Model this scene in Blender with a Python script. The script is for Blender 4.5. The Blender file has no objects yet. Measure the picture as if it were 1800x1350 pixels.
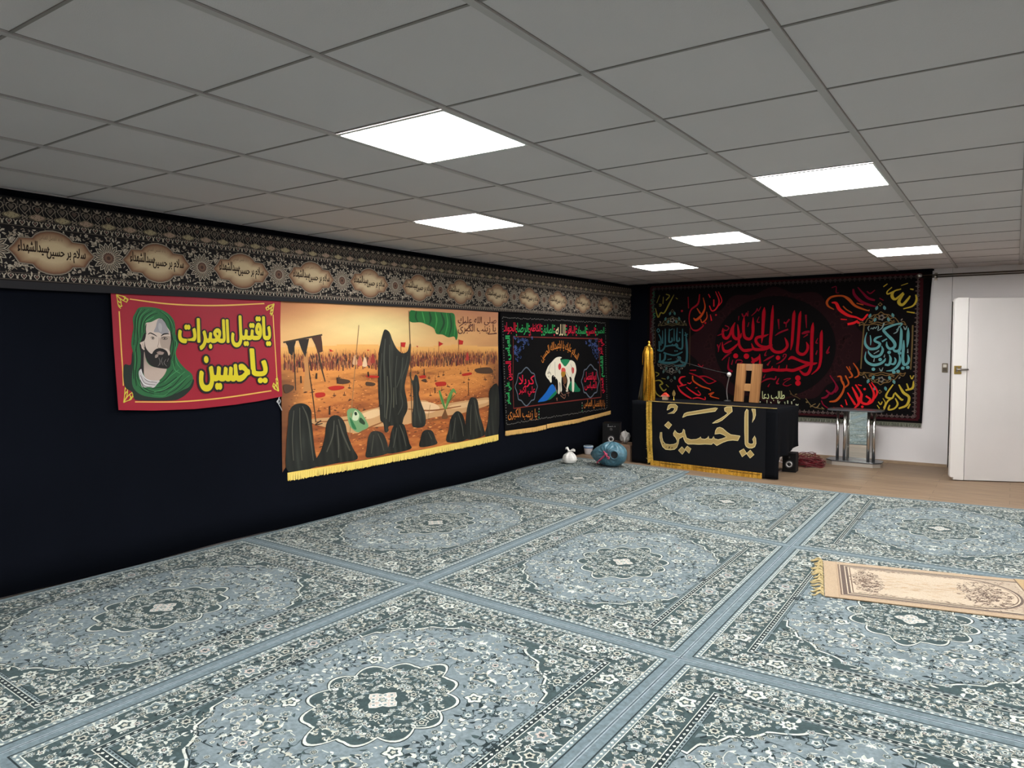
EXPOSURE = 0.0
LED = 39.0
RUGGAIN = 0.76
CLOTH = 1.0
import bpy, bmesh, math, random
import numpy as np
from mathutils import Vector, Matrix
from mathutils.geometry import tessellate_polygon

PI = math.pi
SC = bpy.context.scene
COL = SC.collection
random.seed(7)

# ------------------------------------------------------------------ helpers
def lin(c):
    out = []
    for v in c[:3]:
        v = v / 255.0
        out.append(v / 12.92 if v <= 0.04045 else ((v + 0.055) / 1.055) ** 2.4)
    return out

def mat(name, rgb, rough=0.8, metal=0.0, sheen=0.0, spec=0.5, noise=0.0, nscale=20.0, bump=0.0, bscale=200.0, emit=None, stretch=None):
    m = bpy.data.materials.new(name)
    m.use_nodes = True
    nt = m.node_tree
    b = nt.nodes['Principled BSDF']
    c = lin(rgb)
    b.inputs['Base Color'].default_value = (*c, 1)
    b.inputs['Roughness'].default_value = rough
    b.inputs['Metallic'].default_value = metal
    b.inputs['Sheen Weight'].default_value = sheen
    b.inputs['Specular IOR Level'].default_value = spec
    tc = nt.nodes.new('ShaderNodeTexCoord')
    mp = nt.nodes.new('ShaderNodeMapping')
    nt.links.new(tc.outputs['Object'], mp.inputs['Vector'])
    if stretch:
        mp.inputs['Scale'].default_value = stretch
    if noise:
        n = nt.nodes.new('ShaderNodeTexNoise')
        n.inputs['Scale'].default_value = nscale
        n.inputs['Detail'].default_value = 5
        nt.links.new(mp.outputs['Vector'], n.inputs['Vector'])
        r = nt.nodes.new('ShaderNodeValToRGB')
        r.color_ramp.elements[0].position = 0.25
        r.color_ramp.elements[1].position = 0.75
        r.color_ramp.elements[0].color = (*[x * (1 - noise) for x in c], 1)
        r.color_ramp.elements[1].color = (*[min(1, x * (1 + noise)) for x in c], 1)
        nt.links.new(n.outputs['Fac'], r.inputs['Fac'])
        nt.links.new(r.outputs['Color'], b.inputs['Base Color'])
    if bump:
        n2 = nt.nodes.new('ShaderNodeTexNoise')
        n2.inputs['Scale'].default_value = bscale
        n2.inputs['Detail'].default_value = 3
        nt.links.new(mp.outputs['Vector'], n2.inputs['Vector'])
        bp = nt.nodes.new('ShaderNodeBump')
        bp.inputs['Strength'].default_value = bump
        bp.inputs['Distance'].default_value = 0.01
        nt.links.new(n2.outputs['Fac'], bp.inputs['Height'])
        nt.links.new(bp.outputs['Normal'], b.inputs['Normal'])
    if emit:
        b.inputs['Emission Color'].default_value = (*emit[0], 1)
        b.inputs['Emission Strength'].default_value = emit[1]
    return m

def printed(name, rough=0.85, gain=1.0, grain=0.06, gscale=400.0, sheen=0.0, spec=0.2, metal=0.0, bump=0.0, bscale=300.0):
    """cloth whose woven / printed colours are stored per face"""
    m = bpy.data.materials.new(name)
    m.use_nodes = True
    nt = m.node_tree
    b = nt.nodes['Principled BSDF']
    a = nt.nodes.new('ShaderNodeAttribute')
    a.attribute_name = 'Col'
    tc = nt.nodes.new('ShaderNodeTexCoord')
    n = nt.nodes.new('ShaderNodeTexNoise')
    n.inputs['Scale'].default_value = gscale
    n.inputs['Detail'].default_value = 3
    nt.links.new(tc.outputs['Object'], n.inputs['Vector'])
    mr = nt.nodes.new('ShaderNodeMapRange')
    mr.inputs['From Min'].default_value = 0.3
    mr.inputs['From Max'].default_value = 0.7
    mr.inputs['To Min'].default_value = gain * (1 - grain)
    mr.inputs['To Max'].default_value = gain * (1 + grain)
    nt.links.new(n.outputs['Fac'], mr.inputs['Value'])
    vm = nt.nodes.new('ShaderNodeVectorMath')
    vm.operation = 'SCALE'
    nt.links.new(a.outputs['Color'], vm.inputs[0])
    nt.links.new(mr.outputs['Result'], vm.inputs['Scale'])
    nt.links.new(vm.outputs['Vector'], b.inputs['Base Color'])
    b.inputs['Roughness'].default_value = rough
    b.inputs['Metallic'].default_value = metal
    b.inputs['Sheen Weight'].default_value = sheen
    b.inputs['Specular IOR Level'].default_value = spec
    if bump:
        n2 = nt.nodes.new('ShaderNodeTexNoise')
        n2.inputs['Scale'].default_value = bscale
        nt.links.new(tc.outputs['Object'], n2.inputs['Vector'])
        bp = nt.nodes.new('ShaderNodeBump')
        bp.inputs['Strength'].default_value = bump
        bp.inputs['Distance'].default_value = 0.005
        nt.links.new(n2.outputs['Fac'], bp.inputs['Height'])
        nt.links.new(bp.outputs['Normal'], b.inputs['Normal'])
    return m

def tag(o, label=None, cat=None, group=None, kind=None):
    if label: o['label'] = label
    if cat: o['category'] = cat
    if group: o['group'] = group
    if kind: o['kind'] = kind
    return o

def thing(name, label, cat, loc=(0, 0, 0), rz=0.0, group=None):
    o = bpy.data.objects.new(name, None)
    o.empty_display_size = 0.05
    COL.objects.link(o)
    o.location = loc
    o.rotation_euler = (0, 0, rz)
    return tag(o, label, cat, group)

class MB:
    """collects shapes into one mesh object"""
    def __init__(self): self.v = []; self.f = []; self.smooth = []
    def add(self, vs, fs, smooth=False):
        o = len(self.v)
        self.v += [tuple(p) for p in vs]
        self.f += [tuple(i + o for i in f) for f in fs]
        self.smooth += [smooth] * len(fs)
        return self
    def box(self, x0, x1, y0, y1, z0, z1, M=None):
        vs = [Vector(p) for p in ((x0,y0,z0),(x1,y0,z0),(x1,y1,z0),(x0,y1,z0),(x0,y0,z1),(x1,y0,z1),(x1,y1,z1),(x0,y1,z1))]
        if M: vs = [M @ p for p in vs]
        return self.add(vs, [(0,3,2,1),(4,5,6,7),(0,1,5,4),(1,2,6,5),(2,3,7,6),(3,0,4,7)])
    def prism(self, pts, z0, z1, M=None):
        n = len(pts)
        vs = [Vector((p[0], p[1], z0)) for p in pts] + [Vector((p[0], p[1], z1)) for p in pts]
        if M: vs = [M @ p for p in vs]
        fs = [tuple(range(n - 1, -1, -1)), tuple(range(n, 2 * n))]
        fs += [(i, (i + 1) % n, n + (i + 1) % n, n + i) for i in range(n)]
        return self.add(vs, fs)
    def lathe(self, prof, n=24, M=None, smooth=True, cap=True):
        vs = []
        for r, z in prof:
            for k in range(n):
                a = 2 * PI * k / n
                vs.append(Vector((r * math.cos(a), r * math.sin(a), z)))
        if M: vs = [M @ p for p in vs]
        fs = []
        for i in range(len(prof) - 1):
            for k in range(n):
                k2 = (k + 1) % n
                fs.append((i * n + k, i * n + k2, (i + 1) * n + k2, (i + 1) * n + k))
        self.add(vs, fs, smooth)
        if cap:
            o = len(self.v) - len(vs)
            self.f.append(tuple(o + k for k in range(n - 1, -1, -1))); self.smooth.append(False)
            t = o + (len(prof) - 1) * n
            self.f.append(tuple(t + k for k in range(n))); self.smooth.append(False)
        return self
    def tube(self, pts, r, n=8, smooth=True):
        pts = [Vector(p) for p in pts]
        rs = r if isinstance(r, (list, tuple)) else [r] * len(pts)
        vs = []; up = Vector((0, 0, 1))
        prev = None
        for i, p in enumerate(pts):
            d = (pts[min(i + 1, len(pts) - 1)] - pts[max(i - 1, 0)]).normalized()
            if prev is None:
                a = d.cross(up) if abs(d.dot(up)) < 0.95 else d.cross(Vector((1, 0, 0)))
            else:
                a = prev - d * prev.dot(d)
            a.normalize(); prev = a
            b = d.cross(a)
            for k in range(n):
                t = 2 * PI * k / n
                vs.append(p + (a * math.cos(t) + b * math.sin(t)) * rs[i])
        fs = []
        for i in range(len(pts) - 1):
            for k in range(n):
                k2 = (k + 1) % n
                fs.append((i * n + k, i * n + k2, (i + 1) * n + k2, (i + 1) * n + k))
        fs.append(tuple(range(n - 1, -1, -1)))
        fs.append(tuple((len(pts) - 1) * n + k for k in range(n)))
        return self.add(vs, fs, smooth)
    def grid(self, nu, nv, fn, smooth=True):
        vs = [fn(i / nu, j / nv) for j in range(nv + 1) for i in range(nu + 1)]
        w = nu + 1
        fs = [(j * w + i, j * w + i + 1, (j + 1) * w + i + 1, (j + 1) * w + i) for j in range(nv) for i in range(nu)]
        return self.add(vs, fs, smooth)
    def build(self, name, m, parent=None, bevel=0.0, solid=0.0, subsurf=0):
        me = bpy.data.meshes.new(name)
        me.from_pydata(self.v, [], self.f)
        me.polygons.foreach_set('use_smooth', self.smooth)
        me.materials.append(m)
        me.update()
        o = bpy.data.objects.new(name, me)
        COL.objects.link(o)
        if parent: o.parent = parent
        if solid:
            md = o.modifiers.new('thickness', 'SOLIDIFY'); md.thickness = solid; md.offset = 0
        if subsurf:
            md = o.modifiers.new('smooth', 'SUBSURF'); md.levels = subsurf; md.render_levels = subsurf
        if bevel:
            md = o.modifiers.new('bevel', 'BEVEL'); md.width = bevel; md.segments = 2; md.limit_method = 'ANGLE'
        return o

def spline(pts, n=6, closed=False):
    """Catmull-Rom through points of any dimension"""
    P = [np.array(p, float) for p in pts]
    if len(P) < 3 and not closed:
        return [tuple(p) for p in P]
    m = len(P); out = []
    rng = m if closed else m - 1
    for i in range(rng):
        if closed:
            p0, p1, p2, p3 = P[(i - 1) % m], P[i], P[(i + 1) % m], P[(i + 2) % m]
        else:
            p1, p2 = P[i], P[i + 1]
            p0 = P[i - 1] if i > 0 else 2 * p1 - p2
            p3 = P[i + 2] if i + 2 < m else 2 * p2 - p1
        for k in range(n):
            t = k / n
            out.append(tuple(0.5 * (2 * p1 + (p2 - p0) * t + (2 * p0 - 5 * p1 + 4 * p2 - p3) * t * t + (3 * p1 - p0 - 3 * p2 + p3) * t ** 3)))
    if not closed: out.append(tuple(P[-1]))
    return out

# --------------------------------------------------- arabic letter joining
# base -> (isolated, final, initial, medial); two forms = does not join onwards
_AR = {}
def _ar(ch, code, four=True):
    _AR[ch] = [chr(code), chr(code + 1)] + ([chr(code + 2), chr(code + 3)] if four else [])
for ch, code, four in (('ا',0xFE8D,0),('أ',0xFE83,0),('آ',0xFE81,0),('ب',0xFE8F,1),('ة',0xFE93,0),('ت',0xFE95,1),('ث',0xFE99,1),('ج',0xFE9D,1),('ح',0xFEA1,1),('خ',0xFEA5,1),('د',0xFEA9,0),('ذ',0xFEAB,0),('ر',0xFEAD,0),('ز',0xFEAF,0),('س',0xFEB1,1),('ش',0xFEB5,1),('ص',0xFEB9,1),('ض',0xFEBD,1),('ط',0xFEC1,1),('ظ',0xFEC5,1),('ع',0xFEC9,1),('غ',0xFECD,1),('ف',0xFED1,1),('ق',0xFED5,1),('ك',0xFED9,1),('ل',0xFEDD,1),('م',0xFEE1,1),('ن',0xFEE5,1),('ه',0xFEE9,1),('و',0xFEED,0),('ى',0xFEEF,0),('ي',0xFEF1,1)):
    _ar(ch, code, four)
_AR['ء'] = ['\ufe80']
def shape_ar(s):
    out = []; n = len(s); i = 0
    def joins_next(c): return c in _AR and len(_AR[c]) == 4
    prev = False
    while i < n:
        c = s[i]
        if c not in _AR:
            out.append({'(': ')', ')': '('}.get(c, c)); prev = False; i += 1; continue
        if c == 'ل' and i + 1 < n and s[i + 1] == 'ا':
            out.append('\ufefc' if prev else '\ufefb'); prev = False; i += 2; continue
        f = _AR[c]
        nxt = joins_next(c) and i + 1 < n and s[i + 1] in _AR and len(_AR[s[i + 1]]) > 1
        if len(f) == 1: g = f[0]; nxt = False
        elif prev and nxt: g = f[3]
        elif prev: g = f[1]
        elif nxt: g = f[2]
        else: g = f[0]
        out.append(g); prev = nxt; i += 1
    return ''.join(reversed(out))

_TX = {}
def text_mesh(s, bold=0.0, res=3):
    key = (s, bold, res)
    if key not in _TX:
        c = bpy.data.curves.new('lettering', 'FONT')
        c.body = shape_ar(s); c.offset = bold; c.resolution_u = res; c.fill_mode = 'FRONT'
        o = bpy.data.objects.new('lettering', c)
        COL.objects.link(o)
        dg = bpy.context.evaluated_depsgraph_get()
        ev = o.evaluated_get(dg)
        me = ev.to_mesh()
        v = np.array([(p.co.x, p.co.y) for p in me.vertices])
        f = [tuple(p.vertices) for p in me.polygons]
        ev.to_mesh_clear()
        bpy.data.objects.remove(o); bpy.data.curves.remove(c)
        _TX[key] = (v, f)
    return _TX[key]

# ------------------------------------------------------------------ Canvas
class Canvas:
    """a cloth with its pattern: coloured shapes in (u, v) metres on one mesh, each layer a hair above the last"""
    def __init__(self, step=0.0001):
        self.V = []; self.F = []; self.C = []; self.k = 0; self.step = step; self.n = 0; self.maxlen = 0
    def _push(self, uv, faces, col, lay):
        self.cnt = (getattr(self, 'cnt', 0) + 37) % 89
        z = ((self.k if lay is None else lay) + self.cnt / 100) * self.step
        o = self.n
        uv = np.asarray(uv, float)
        a = np.empty((len(uv), 3)); a[:, :2] = uv[:, :2]; a[:, 2] = z
        self.V.append(a); self.n += len(a)
        self.F += [tuple(i + o for i in f) for f in faces]
        if isinstance(col, list) and isinstance(col[0], (list, tuple, np.ndarray)):
            self.C += col
        else:
            self.C += [col] * len(faces)
    def layer(self, k=None):
        self.k = self.k + 1 if k is None else k
    def base(self, w, h, nu, nv, col, u0=0, v0=0):
        us = np.linspace(u0, u0 + w, nu + 1); vs = np.linspace(v0, v0 + h, nv + 1)
        uv = [(u, v) for v in vs for u in us]; W = nu + 1
        faces = [(j * W + i, j * W + i + 1, (j + 1) * W + i + 1, (j + 1) * W + i) for j in range(nv) for i in range(nu)]
        if callable(col):
            cols = [lin(col((us[i] + us[i + 1]) / 2, (vs[j] + vs[j + 1]) / 2)) for j in range(nv) for i in range(nu)]
            self._push(uv, faces, cols, None)
        else:
            self._push(uv, faces, lin(col), None)
    def rect(self, u0, v0, u1, v1, col, lay=None):
        if self.maxlen:
            nu = max(1, int(abs(u1 - u0) / self.maxlen)); nv = max(1, int(abs(v1 - v0) / self.maxlen))
            k = self.k
            if lay is not None: self.k = lay
            self.base(u1 - u0, v1 - v0, nu, nv, col, u0, v0); self.k = k
        else:
            self._push([(u0, v0), (u1, v0), (u1, v1), (u0, v1)], [(0, 1, 2, 3)], lin(col), lay)
    def ngon(self, pts, col, lay=None):
        self._push(pts, [tuple(range(len(pts)))], lin(col), lay)
    def split(self, uv, tr):
        L = self.maxlen
        if L:
            for _ in range(7):
                mid = {}; new = []; split = False
                def edge(a, b):
                    if (uv[a][0] - uv[b][0]) ** 2 + (uv[a][1] - uv[b][1]) ** 2 <= L * L: return None
                    k = (min(a, b), max(a, b))
                    if k not in mid:
                        mid[k] = len(uv); uv.append(((uv[a][0] + uv[b][0]) / 2, (uv[a][1] + uv[b][1]) / 2))
                    return mid[k]
                for a, b, c in tr:
                    m1, m2, m3 = edge(a, b), edge(b, c), edge(c, a)
                    if m1 is None and m2 is None and m3 is None: new.append((a, b, c)); continue
                    split = True
                    ring = [a] + ([m1] if m1 is not None else []) + [b] + ([m2] if m2 is not None else []) + [c] + ([m3] if m3 is not None else [])
                    if len(ring) == 6:
                        new += [(a, m1, m3), (m1, b, m2), (m3, m2, c), (m1, m2, m3)]
                    elif len(ring) == 4:
                        if m1 is not None: new += [(a, m1, c), (m1, b, c)]
                        elif m2 is not None: new += [(a, b, m2), (a, m2, c)]
                        else: new += [(a, b, m3), (m3, b, c)]
                    else:
                        if m1 is None: new += [(a, b, m2), (a, m2, m3), (m3, m2, c)]
                        elif m2 is None: new += [(a, m1, m3), (m1, b, m3), (m3, b, c)]
                        else: new += [(m1, b, m2), (a, m1, m2), (a, m2, c)]
                tr = new
                if not split: break
        return uv, tr
    def poly(self, pts, col, lay=None, fn=None):
        """filled outline; large triangles are split so it follows the cloth; fn(u,v) gives printed colour"""
        P = [Vector((p[0], p[1], 0)) for p in pts]
        tr = [tuple(t) for t in tessellate_polygon([P])]
        uv = [(p.x, p.y) for p in P]
        uv, tr = self.split(uv, tr)
        if fn:
            cols = [lin(fn(sum(uv[i][0] for i in t) / 3, sum(uv[i][1] for i in t) / 3)) for t in tr]
            self._push(uv, tr, cols, lay)
        else:
            self._push(uv, tr, lin(col), lay)
    def curve(self, pts, col, lay=None, n=5, fn=None):
        self.poly(spline(pts, n, True), col, lay, fn)
    def stroke(self, pts, w, col, lay=None, n=5, grow=0.0, smooth=True):
        """brush stroke; points may carry their own width as third value"""
        q = [(p[0], p[1], (p[2] if len(p) > 2 else w)) for p in pts]
        if smooth and len(q) > 2: q = spline(q, n)
        m = len(q); uv = []
        for i, (x, y, ww) in enumerate(q):
            a = q[max(i - 1, 0)]; b = q[min(i + 1, m - 1)]
            dx, dy = b[0] - a[0], b[1] - a[1]; l = math.hypot(dx, dy) or 1e-9
            h = max(abs(ww), 1e-5) / 2 + grow
            ex = grow * ((i == 0) * -1 + (i == m - 1))
            cx, cy = x + dx / l * ex, y + dy / l * ex
            uv += [(cx - dy / l * h, cy + dx / l * h), (cx + dy / l * h, cy - dx / l * h)]
        self._push(uv, [(2 * i, 2 * i + 1, 2 * i + 3, 2 * i + 2) for i in range(m - 1)], lin(col), lay)
    def dot(self, u, v, r, col, lay=None, n=10, rot=0.0, sy=1.0):
        self.ngon([(u + r * math.cos(rot + 2 * PI * k / n), v + sy * r * math.sin(rot + 2 * PI * k / n)) for k in range(n)], col, lay)
    def text(self, s, u, v, w, h, col, bold=0.0, lay=None, rot=0.0, fn=None, res=3):
        """lettering stretched to a w x h box whose lower left corner is (u, v)"""
        V, F = text_mesh(s, 0.0, res)
        lo, hi = V.min(0), V.max(0)
        q0 = (V - lo) / (hi - lo) * [w, h]
        r = bold * h / (hi - lo)[1]
        n = 0 if not bold else (4 if bold < .03 else 12)
        shifts = [(0, 0)] + [(r * math.cos(2 * PI * (k + .5) / n), r * math.sin(2 * PI * (k + .5) / n)) for k in range(n)]
        tr = [(f[0], f[i], f[i + 1]) for f in F for i in range(1, len(f) - 1)] if self.maxlen else F
        for sx, sy in shifts:
            q = q0 + [sx, sy]
            if fn: q = np.array([fn(x, y) for x, y in q])
            if rot:
                c, s_ = math.cos(rot), math.sin(rot)
                q = np.stack([q[:, 0] * c - q[:, 1] * s_, q[:, 0] * s_ + q[:, 1] * c], 1)
            q = q + [u, v]; G = tr
            if self.maxlen: q, G = self.split([tuple(p) for p in q], tr)
            self._push(q, G, lin(col), lay)
    def rosette(self, u, v, r, n, cols, lay=None, rot=0.0, amp=0.22):
        lay = self.k if lay is None else lay
        for i, (f, c) in enumerate(cols):
            m = n * 4
            self.ngon([(u + r * f * (1 + amp * math.cos(n * 2 * PI * k / m)) * math.cos(rot + 2 * PI * k / m),
                        v + r * f * (1 + amp * math.cos(n * 2 * PI * k / m)) * math.sin(rot + 2 * PI * k / m)) for k in range(m)], c, lay + i)
    def leaf(self, u, v, ang, l, w, col, lay=None, bend=0.0):
        c, s = math.cos(ang), math.sin(ang); pts = []
        for t, k in ((0, 0), (.25, .8), (.5, 1), (.75, .7), (1, 0), (.75, -.7), (.5, -1), (.25, -.8)):
            x = t * l; y = k * w / 2 + bend * l * math.sin(PI * t)
            pts.append((u + x * c - y * s, v + x * s + y * c))
        self.ngon(pts, col, lay)
    def arrays(self):
        return np.concatenate(self.V)
    def build(self, name, m, parent=None, warp=None, thick=0.0):
        V = self.arrays()
        if warp: V = warp(V.copy())
        me = bpy.data.meshes.new(name)
        me.from_pydata(V.tolist(), [], self.F)
        at = me.color_attributes.new('Col', 'FLOAT_COLOR', 'CORNER')
        tot = np.array([len(f) for f in self.F])
        c = np.ones((len(self.F), 4), np.float32); c[:, :3] = np.array(self.C, np.float32)
        at.data.foreach_set('color', np.repeat(c, tot, axis=0).ravel())
        me.polygons.foreach_set('use_smooth', [True] * len(self.F))
        me.materials.append(m)
        me.update()
        o = bpy.data.objects.new(name, me)
        COL.objects.link(o)
        if parent: o.parent = parent
        return o

WALL_L = Matrix(((0, 0, 1, 0), (1, 0, 0, 0), (0, 1, 0, 0), (0, 0, 0, 1)))   # u -> +y, v -> +z, normal -> +x
WALL_B = Matrix(((1, 0, 0, 0), (0, 0, -1, 0), (0, 1, 0, 0), (0, 0, 0, 1)))  # u -> +x, v -> +z, normal -> -y
def place(o, M, x, y, z):
    o.matrix_world = Matrix.Translation((x, y, z)) @ M
    return o
# ------------------------------------------------------------------ camera
H = 2.3985
EYE = 1.4797
FPX = 1289.086
yaw, pitch, roll = -0.6006, -0.05229, -0.00134
cam = bpy.data.cameras.new('camera')
cam.sensor_fit = 'HORIZONTAL'; cam.sensor_width = 36.0
cam.lens = FPX / 1800 * 36.0
cam.clip_start = 0.05; cam.clip_end = 100
co = bpy.data.objects.new('camera', cam)
COL.objects.link(co)
fw = Vector((math.sin(yaw) * math.cos(pitch), math.cos(yaw) * math.cos(pitch), math.sin(pitch)))
r0 = Vector((math.cos(yaw), -math.sin(yaw), 0)); u0 = r0.cross(fw)
cr, sr = math.cos(roll), math.sin(roll)
rt = r0 * cr + u0 * sr; up = u0 * cr - r0 * sr
co.matrix_world = Matrix(((rt.x, up.x, -fw.x, 0), (rt.y, up.y, -fw.y, 0), (rt.z, up.z, -fw.z, EYE), (0, 0, 0, 1)))
SC.camera = co
SC.view_settings.view_transform = 'Standard'
SC.view_settings.look = 'None'
SC.view_settings.gamma = 1.0
SC.view_settings.exposure = EXPOSURE
w = bpy.data.worlds.new('world'); SC.world = w; w.use_nodes = True
w.node_tree.nodes['Background'].inputs['Color'].default_value = (0.5, 0.55, 0.6, 1)
w.node_tree.nodes['Background'].inputs['Strength'].default_value = 0.05

# ------------------------------------------------------------------ setting
XL, XR, YF, YB = -4.868, 4.4, -4.2, 10.254
M_wall = mat('white_wall_paint', (222, 219, 220), 0.75, noise=0.02, nscale=3, bump=0.05, bscale=60)
M_ceil = mat('ceiling_tile', (204, 197, 197), 0.9, noise=0.025, nscale=1.2, bump=0.12, bscale=260)
M_bar = mat('ceiling_bar', (176, 170, 168), 0.6)
M_barc_shadow = mat('ceiling_cross_bar_and_gap_shadow', (132, 126, 122), 0.7)
M_door = mat('door_paint', (194, 190, 188), 0.45, noise=0.03, nscale=2.5, bump=0.03, bscale=90)
M_skirt = mat('skirting_wood', (150, 128, 104), 0.5, noise=0.15, nscale=12)

def laminate():
    m = bpy.data.materials.new('laminate_floor'); m.use_nodes = True
    nt = m.node_tree; b = nt.nodes['Principled BSDF']
    tc = nt.nodes.new('ShaderNodeTexCoord')
    br = nt.nodes.new('ShaderNodeTexBrick')
    br.inputs['Scale'].default_value = 1.0
    br.inputs['Brick Width'].default_value = 1.28; br.inputs['Row Height'].default_value = 0.19
    br.inputs['Mortar Size'].default_value = 0.0015
    br.inputs['Color1'].default_value = (*lin((134, 113, 92)), 1)
    br.inputs['Color2'].default_value = (*lin((122, 102, 82)), 1)
    br.inputs['Mortar'].default_value = (*lin((88, 72, 57)), 1)
    nt.links.new(tc.outputs['Object'], br.inputs['Vector'])
    mp = nt.nodes.new('ShaderNodeMapping'); mp.inputs['Scale'].default_value = (1.6, 22, 1)
    n = nt.nodes.new('ShaderNodeTexNoise'); n.inputs['Scale'].default_value = 1.6; n.inputs['Detail'].default_value = 8
    nt.links.new(tc.outputs['Object'], mp.inputs['Vector']); nt.links.new(mp.outputs['Vector'], n.inputs['Vector'])
    mr = nt.nodes.new('ShaderNodeMapRange')
    mr.inputs['From Min'].default_value = 0.3; mr.inputs['From Max'].default_value = 0.7
    mr.inputs['To Min'].default_value = 0.72; mr.inputs['To Max'].default_value = 1.2
    nt.links.new(n.outputs['Fac'], mr.inputs['Value'])
    vm = nt.nodes.new('ShaderNodeVectorMath'); vm.operation = 'SCALE'
    nt.links.new(br.outputs['Color'], vm.inputs[0]); nt.links.new(mr.outputs['Result'], vm.inputs['Scale'])
    nt.links.new(vm.outputs['Vector'], b.inputs['Base Color'])
    b.inputs['Roughness'].default_value = 0.55; b.inputs['Specular IOR Level'].default_value = 0.25
    return m

def struct(mb, name, m, **k):
    return tag(mb.build(name, m, **k), kind='structure')
struct(MB().box(XL - .1, XR + .1, YF - .1, YB + 1.2, -0.1, 0.0), 'floor', laminate())
struct(MB().box(XL - .1, XR + .1, YF - .1, YB + 1.2, H + 0.004, H + 0.1), 'ceiling', M_ceil)
struct(MB().box(XL - .1, XL, YF, YB, 0, H + 0.004), 'wall_left', M_wall)
struct(MB().box(XR, XR + .1, YF, YB, 0, H + 0.004), 'wall_right', M_wall)
struct(MB().box(XL - .1, XR + .1, YF - .1, YF, 0, H + 0.004), 'wall_rear', M_wall)
DX0, DX1, DH = -0.640, 0.50, 2.0
wb = MB().box(XL - .1, DX0, YB, YB + .1, 0, H + .004).box(DX1, XR + .1, YB, YB + .1, 0, H + .004)
struct(wb, 'wall_back', M_wall)
struct(MB().box(DX0 + .004, DX1, YB - .004, YB + .08, DH, H + .004), 'wall_back_transom', M_wall)
# passage behind the doorway, its unlit darkness put into the wall colour
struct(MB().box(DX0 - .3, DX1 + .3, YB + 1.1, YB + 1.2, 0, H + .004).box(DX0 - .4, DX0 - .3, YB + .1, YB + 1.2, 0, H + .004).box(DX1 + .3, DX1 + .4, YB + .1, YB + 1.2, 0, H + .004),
       'wall_passage', mat('passage_painted_gloom', (34, 32, 32), 0.9))
jm = MB().box(DX0, DX0 + .004, YB - .003, YB + .1, 0, DH)
struct(jm, 'trim_1', M_door)
struct(MB().box(-3.2, DX0, YB - .016, YB, 0, 0.035), 'baseboard_back', M_skirt)
struct(MB().box(DX1, XR, YB - .016, YB, 0, 0.035), 'baseboard_right', M_skirt)

T = 0.625; X0 = -0.95971 * T; Y0 = 2.58086 * T
bars = MB()
for j in range(-8, 7):
    x = X0 - j * T
    if XL < x < XR: bars.box(x - .0135, x + .0135, YF, YB, H - .003, H + .006)
struct(bars, 'trim_2', M_bar)
cross = MB()
for i in range(-9, 14):
    y = Y0 + i * T
    for j in range(-8, 8):
        a, b = max(X0 - j * T + .0125, XL), min(X0 - (j - 1) * T - .0125, XR)
        if YF < y < YB and b > a: cross.box(a, b, y - .0055, y + .0055, H + .001, H + .006)
for j in range(-8, 7):
    x = X0 - j * T
    if XL < x < XR:
        cross.box(x - .0165, x - .0137, YF, YB, H + .003, H + .006).box(x + .0137, x + .0165, YF, YB, H + .003, H + .006)  # dark strips beside the long bars: gap shadow lines put into the colour
struct(cross, 'trim_3', M_barc_shadow)

M_frame = mat('light_frame', (225, 225, 222), 0.5)
M_led = mat('light_diffuser', (255, 255, 255), 0.5, emit=((1.0, 0.985, 0.96), LED))
LBL = {(1, 2): 'square ceiling light panel nearest the camera, above the left carpets',
       (4, 0): 'square ceiling light panel on the right, in front of the door',
       (4, 4): 'square ceiling light panel nearest the black left wall, above the battlefield picture',
       (7, 2): 'square ceiling light panel in the middle of the far group, between two others',
       (10, 0): 'square ceiling light panel close to the back wall beside the curtain rod',
       (10, 4): 'smallest looking ceiling light panel, in the far left corner of the ceiling'}
for i, j in [(1, 2), (4, 0), (4, 4), (7, 2), (10, 0), (10, 4), (1, -2), (7, -2), (4, -4), (10, -4), (-2, 0), (-2, 4), (-5, 2), (-5, -2), (-2, -4)]:  # later pairs are unseen, added along the pattern for bounced light
    xa, xb = X0 - (j + 1) * T, X0 - j * T; ya, yb = Y0 + i * T, Y0 + (i + 1) * T
    lab = LBL.get((i, j), 'added unseen square ceiling light panel continuing the pattern, behind the camera or to its right')
    t = thing('ceiling_light', lab, 'ceiling light', ((xa + xb) / 2, (ya + yb) / 2, H), 0, 'LED panels in the suspended ceiling')
    h = T / 2
    f = MB()
    for a in ((-h + .0125, h - .0125, -h + .008, -h + .022), (-h + .0125, h - .0125, h - .022, h - .008), (-h + .0125, -h + .022, -h + .022, h - .022), (h - .022, h - .0125, -h + .022, h - .022)):
        f.box(*a, -.004, .0)
    f.build('frame', M_frame, t)
    MB().box(-h + .022, h - .022, -h + .022, h - .022, -.002, .001).build('diffuser', M_led, t)

# ------------------------------------------------------------------ door leaf
dt = math.atan2(.402, .916)
t = thing('door_leaf', 'white flat door standing open in front of the dark doorway by the back wall', 'door', (-0.549, 9.264, 0.0), dt)
MB().box(0.145, 1.02, 0.004, 0.044, 0.008, 1.985).build('panel', M_door, t, bevel=.003)
MB().prism([(0.035, 0.012), (0.135, 0.008), (0.139, 0.018), (0.139, 1.990), (0.03, 1.990), (0.008, 1.978), (0.0, 1.95), (0.0, 0.06), (0.008, 0.038), (0.035, 0.036)], -0.044, 0.0,
           Matrix(((1, 0, 0, 0), (0, 0, -1, 0), (0, 1, 0, 0), (0, 0, 0, 1)))).build('edge_strip', mat('strip_paint', (210, 207, 204), 0.45), t, bevel=.002)
M_brass = mat('old_brass', (150, 128, 70), 0.45, metal=0.8)
lk = MB().box(.012, .085, -.006, 0.0, 1.165, 1.255).build('latch', M_brass, t, bevel=.002)
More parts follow.
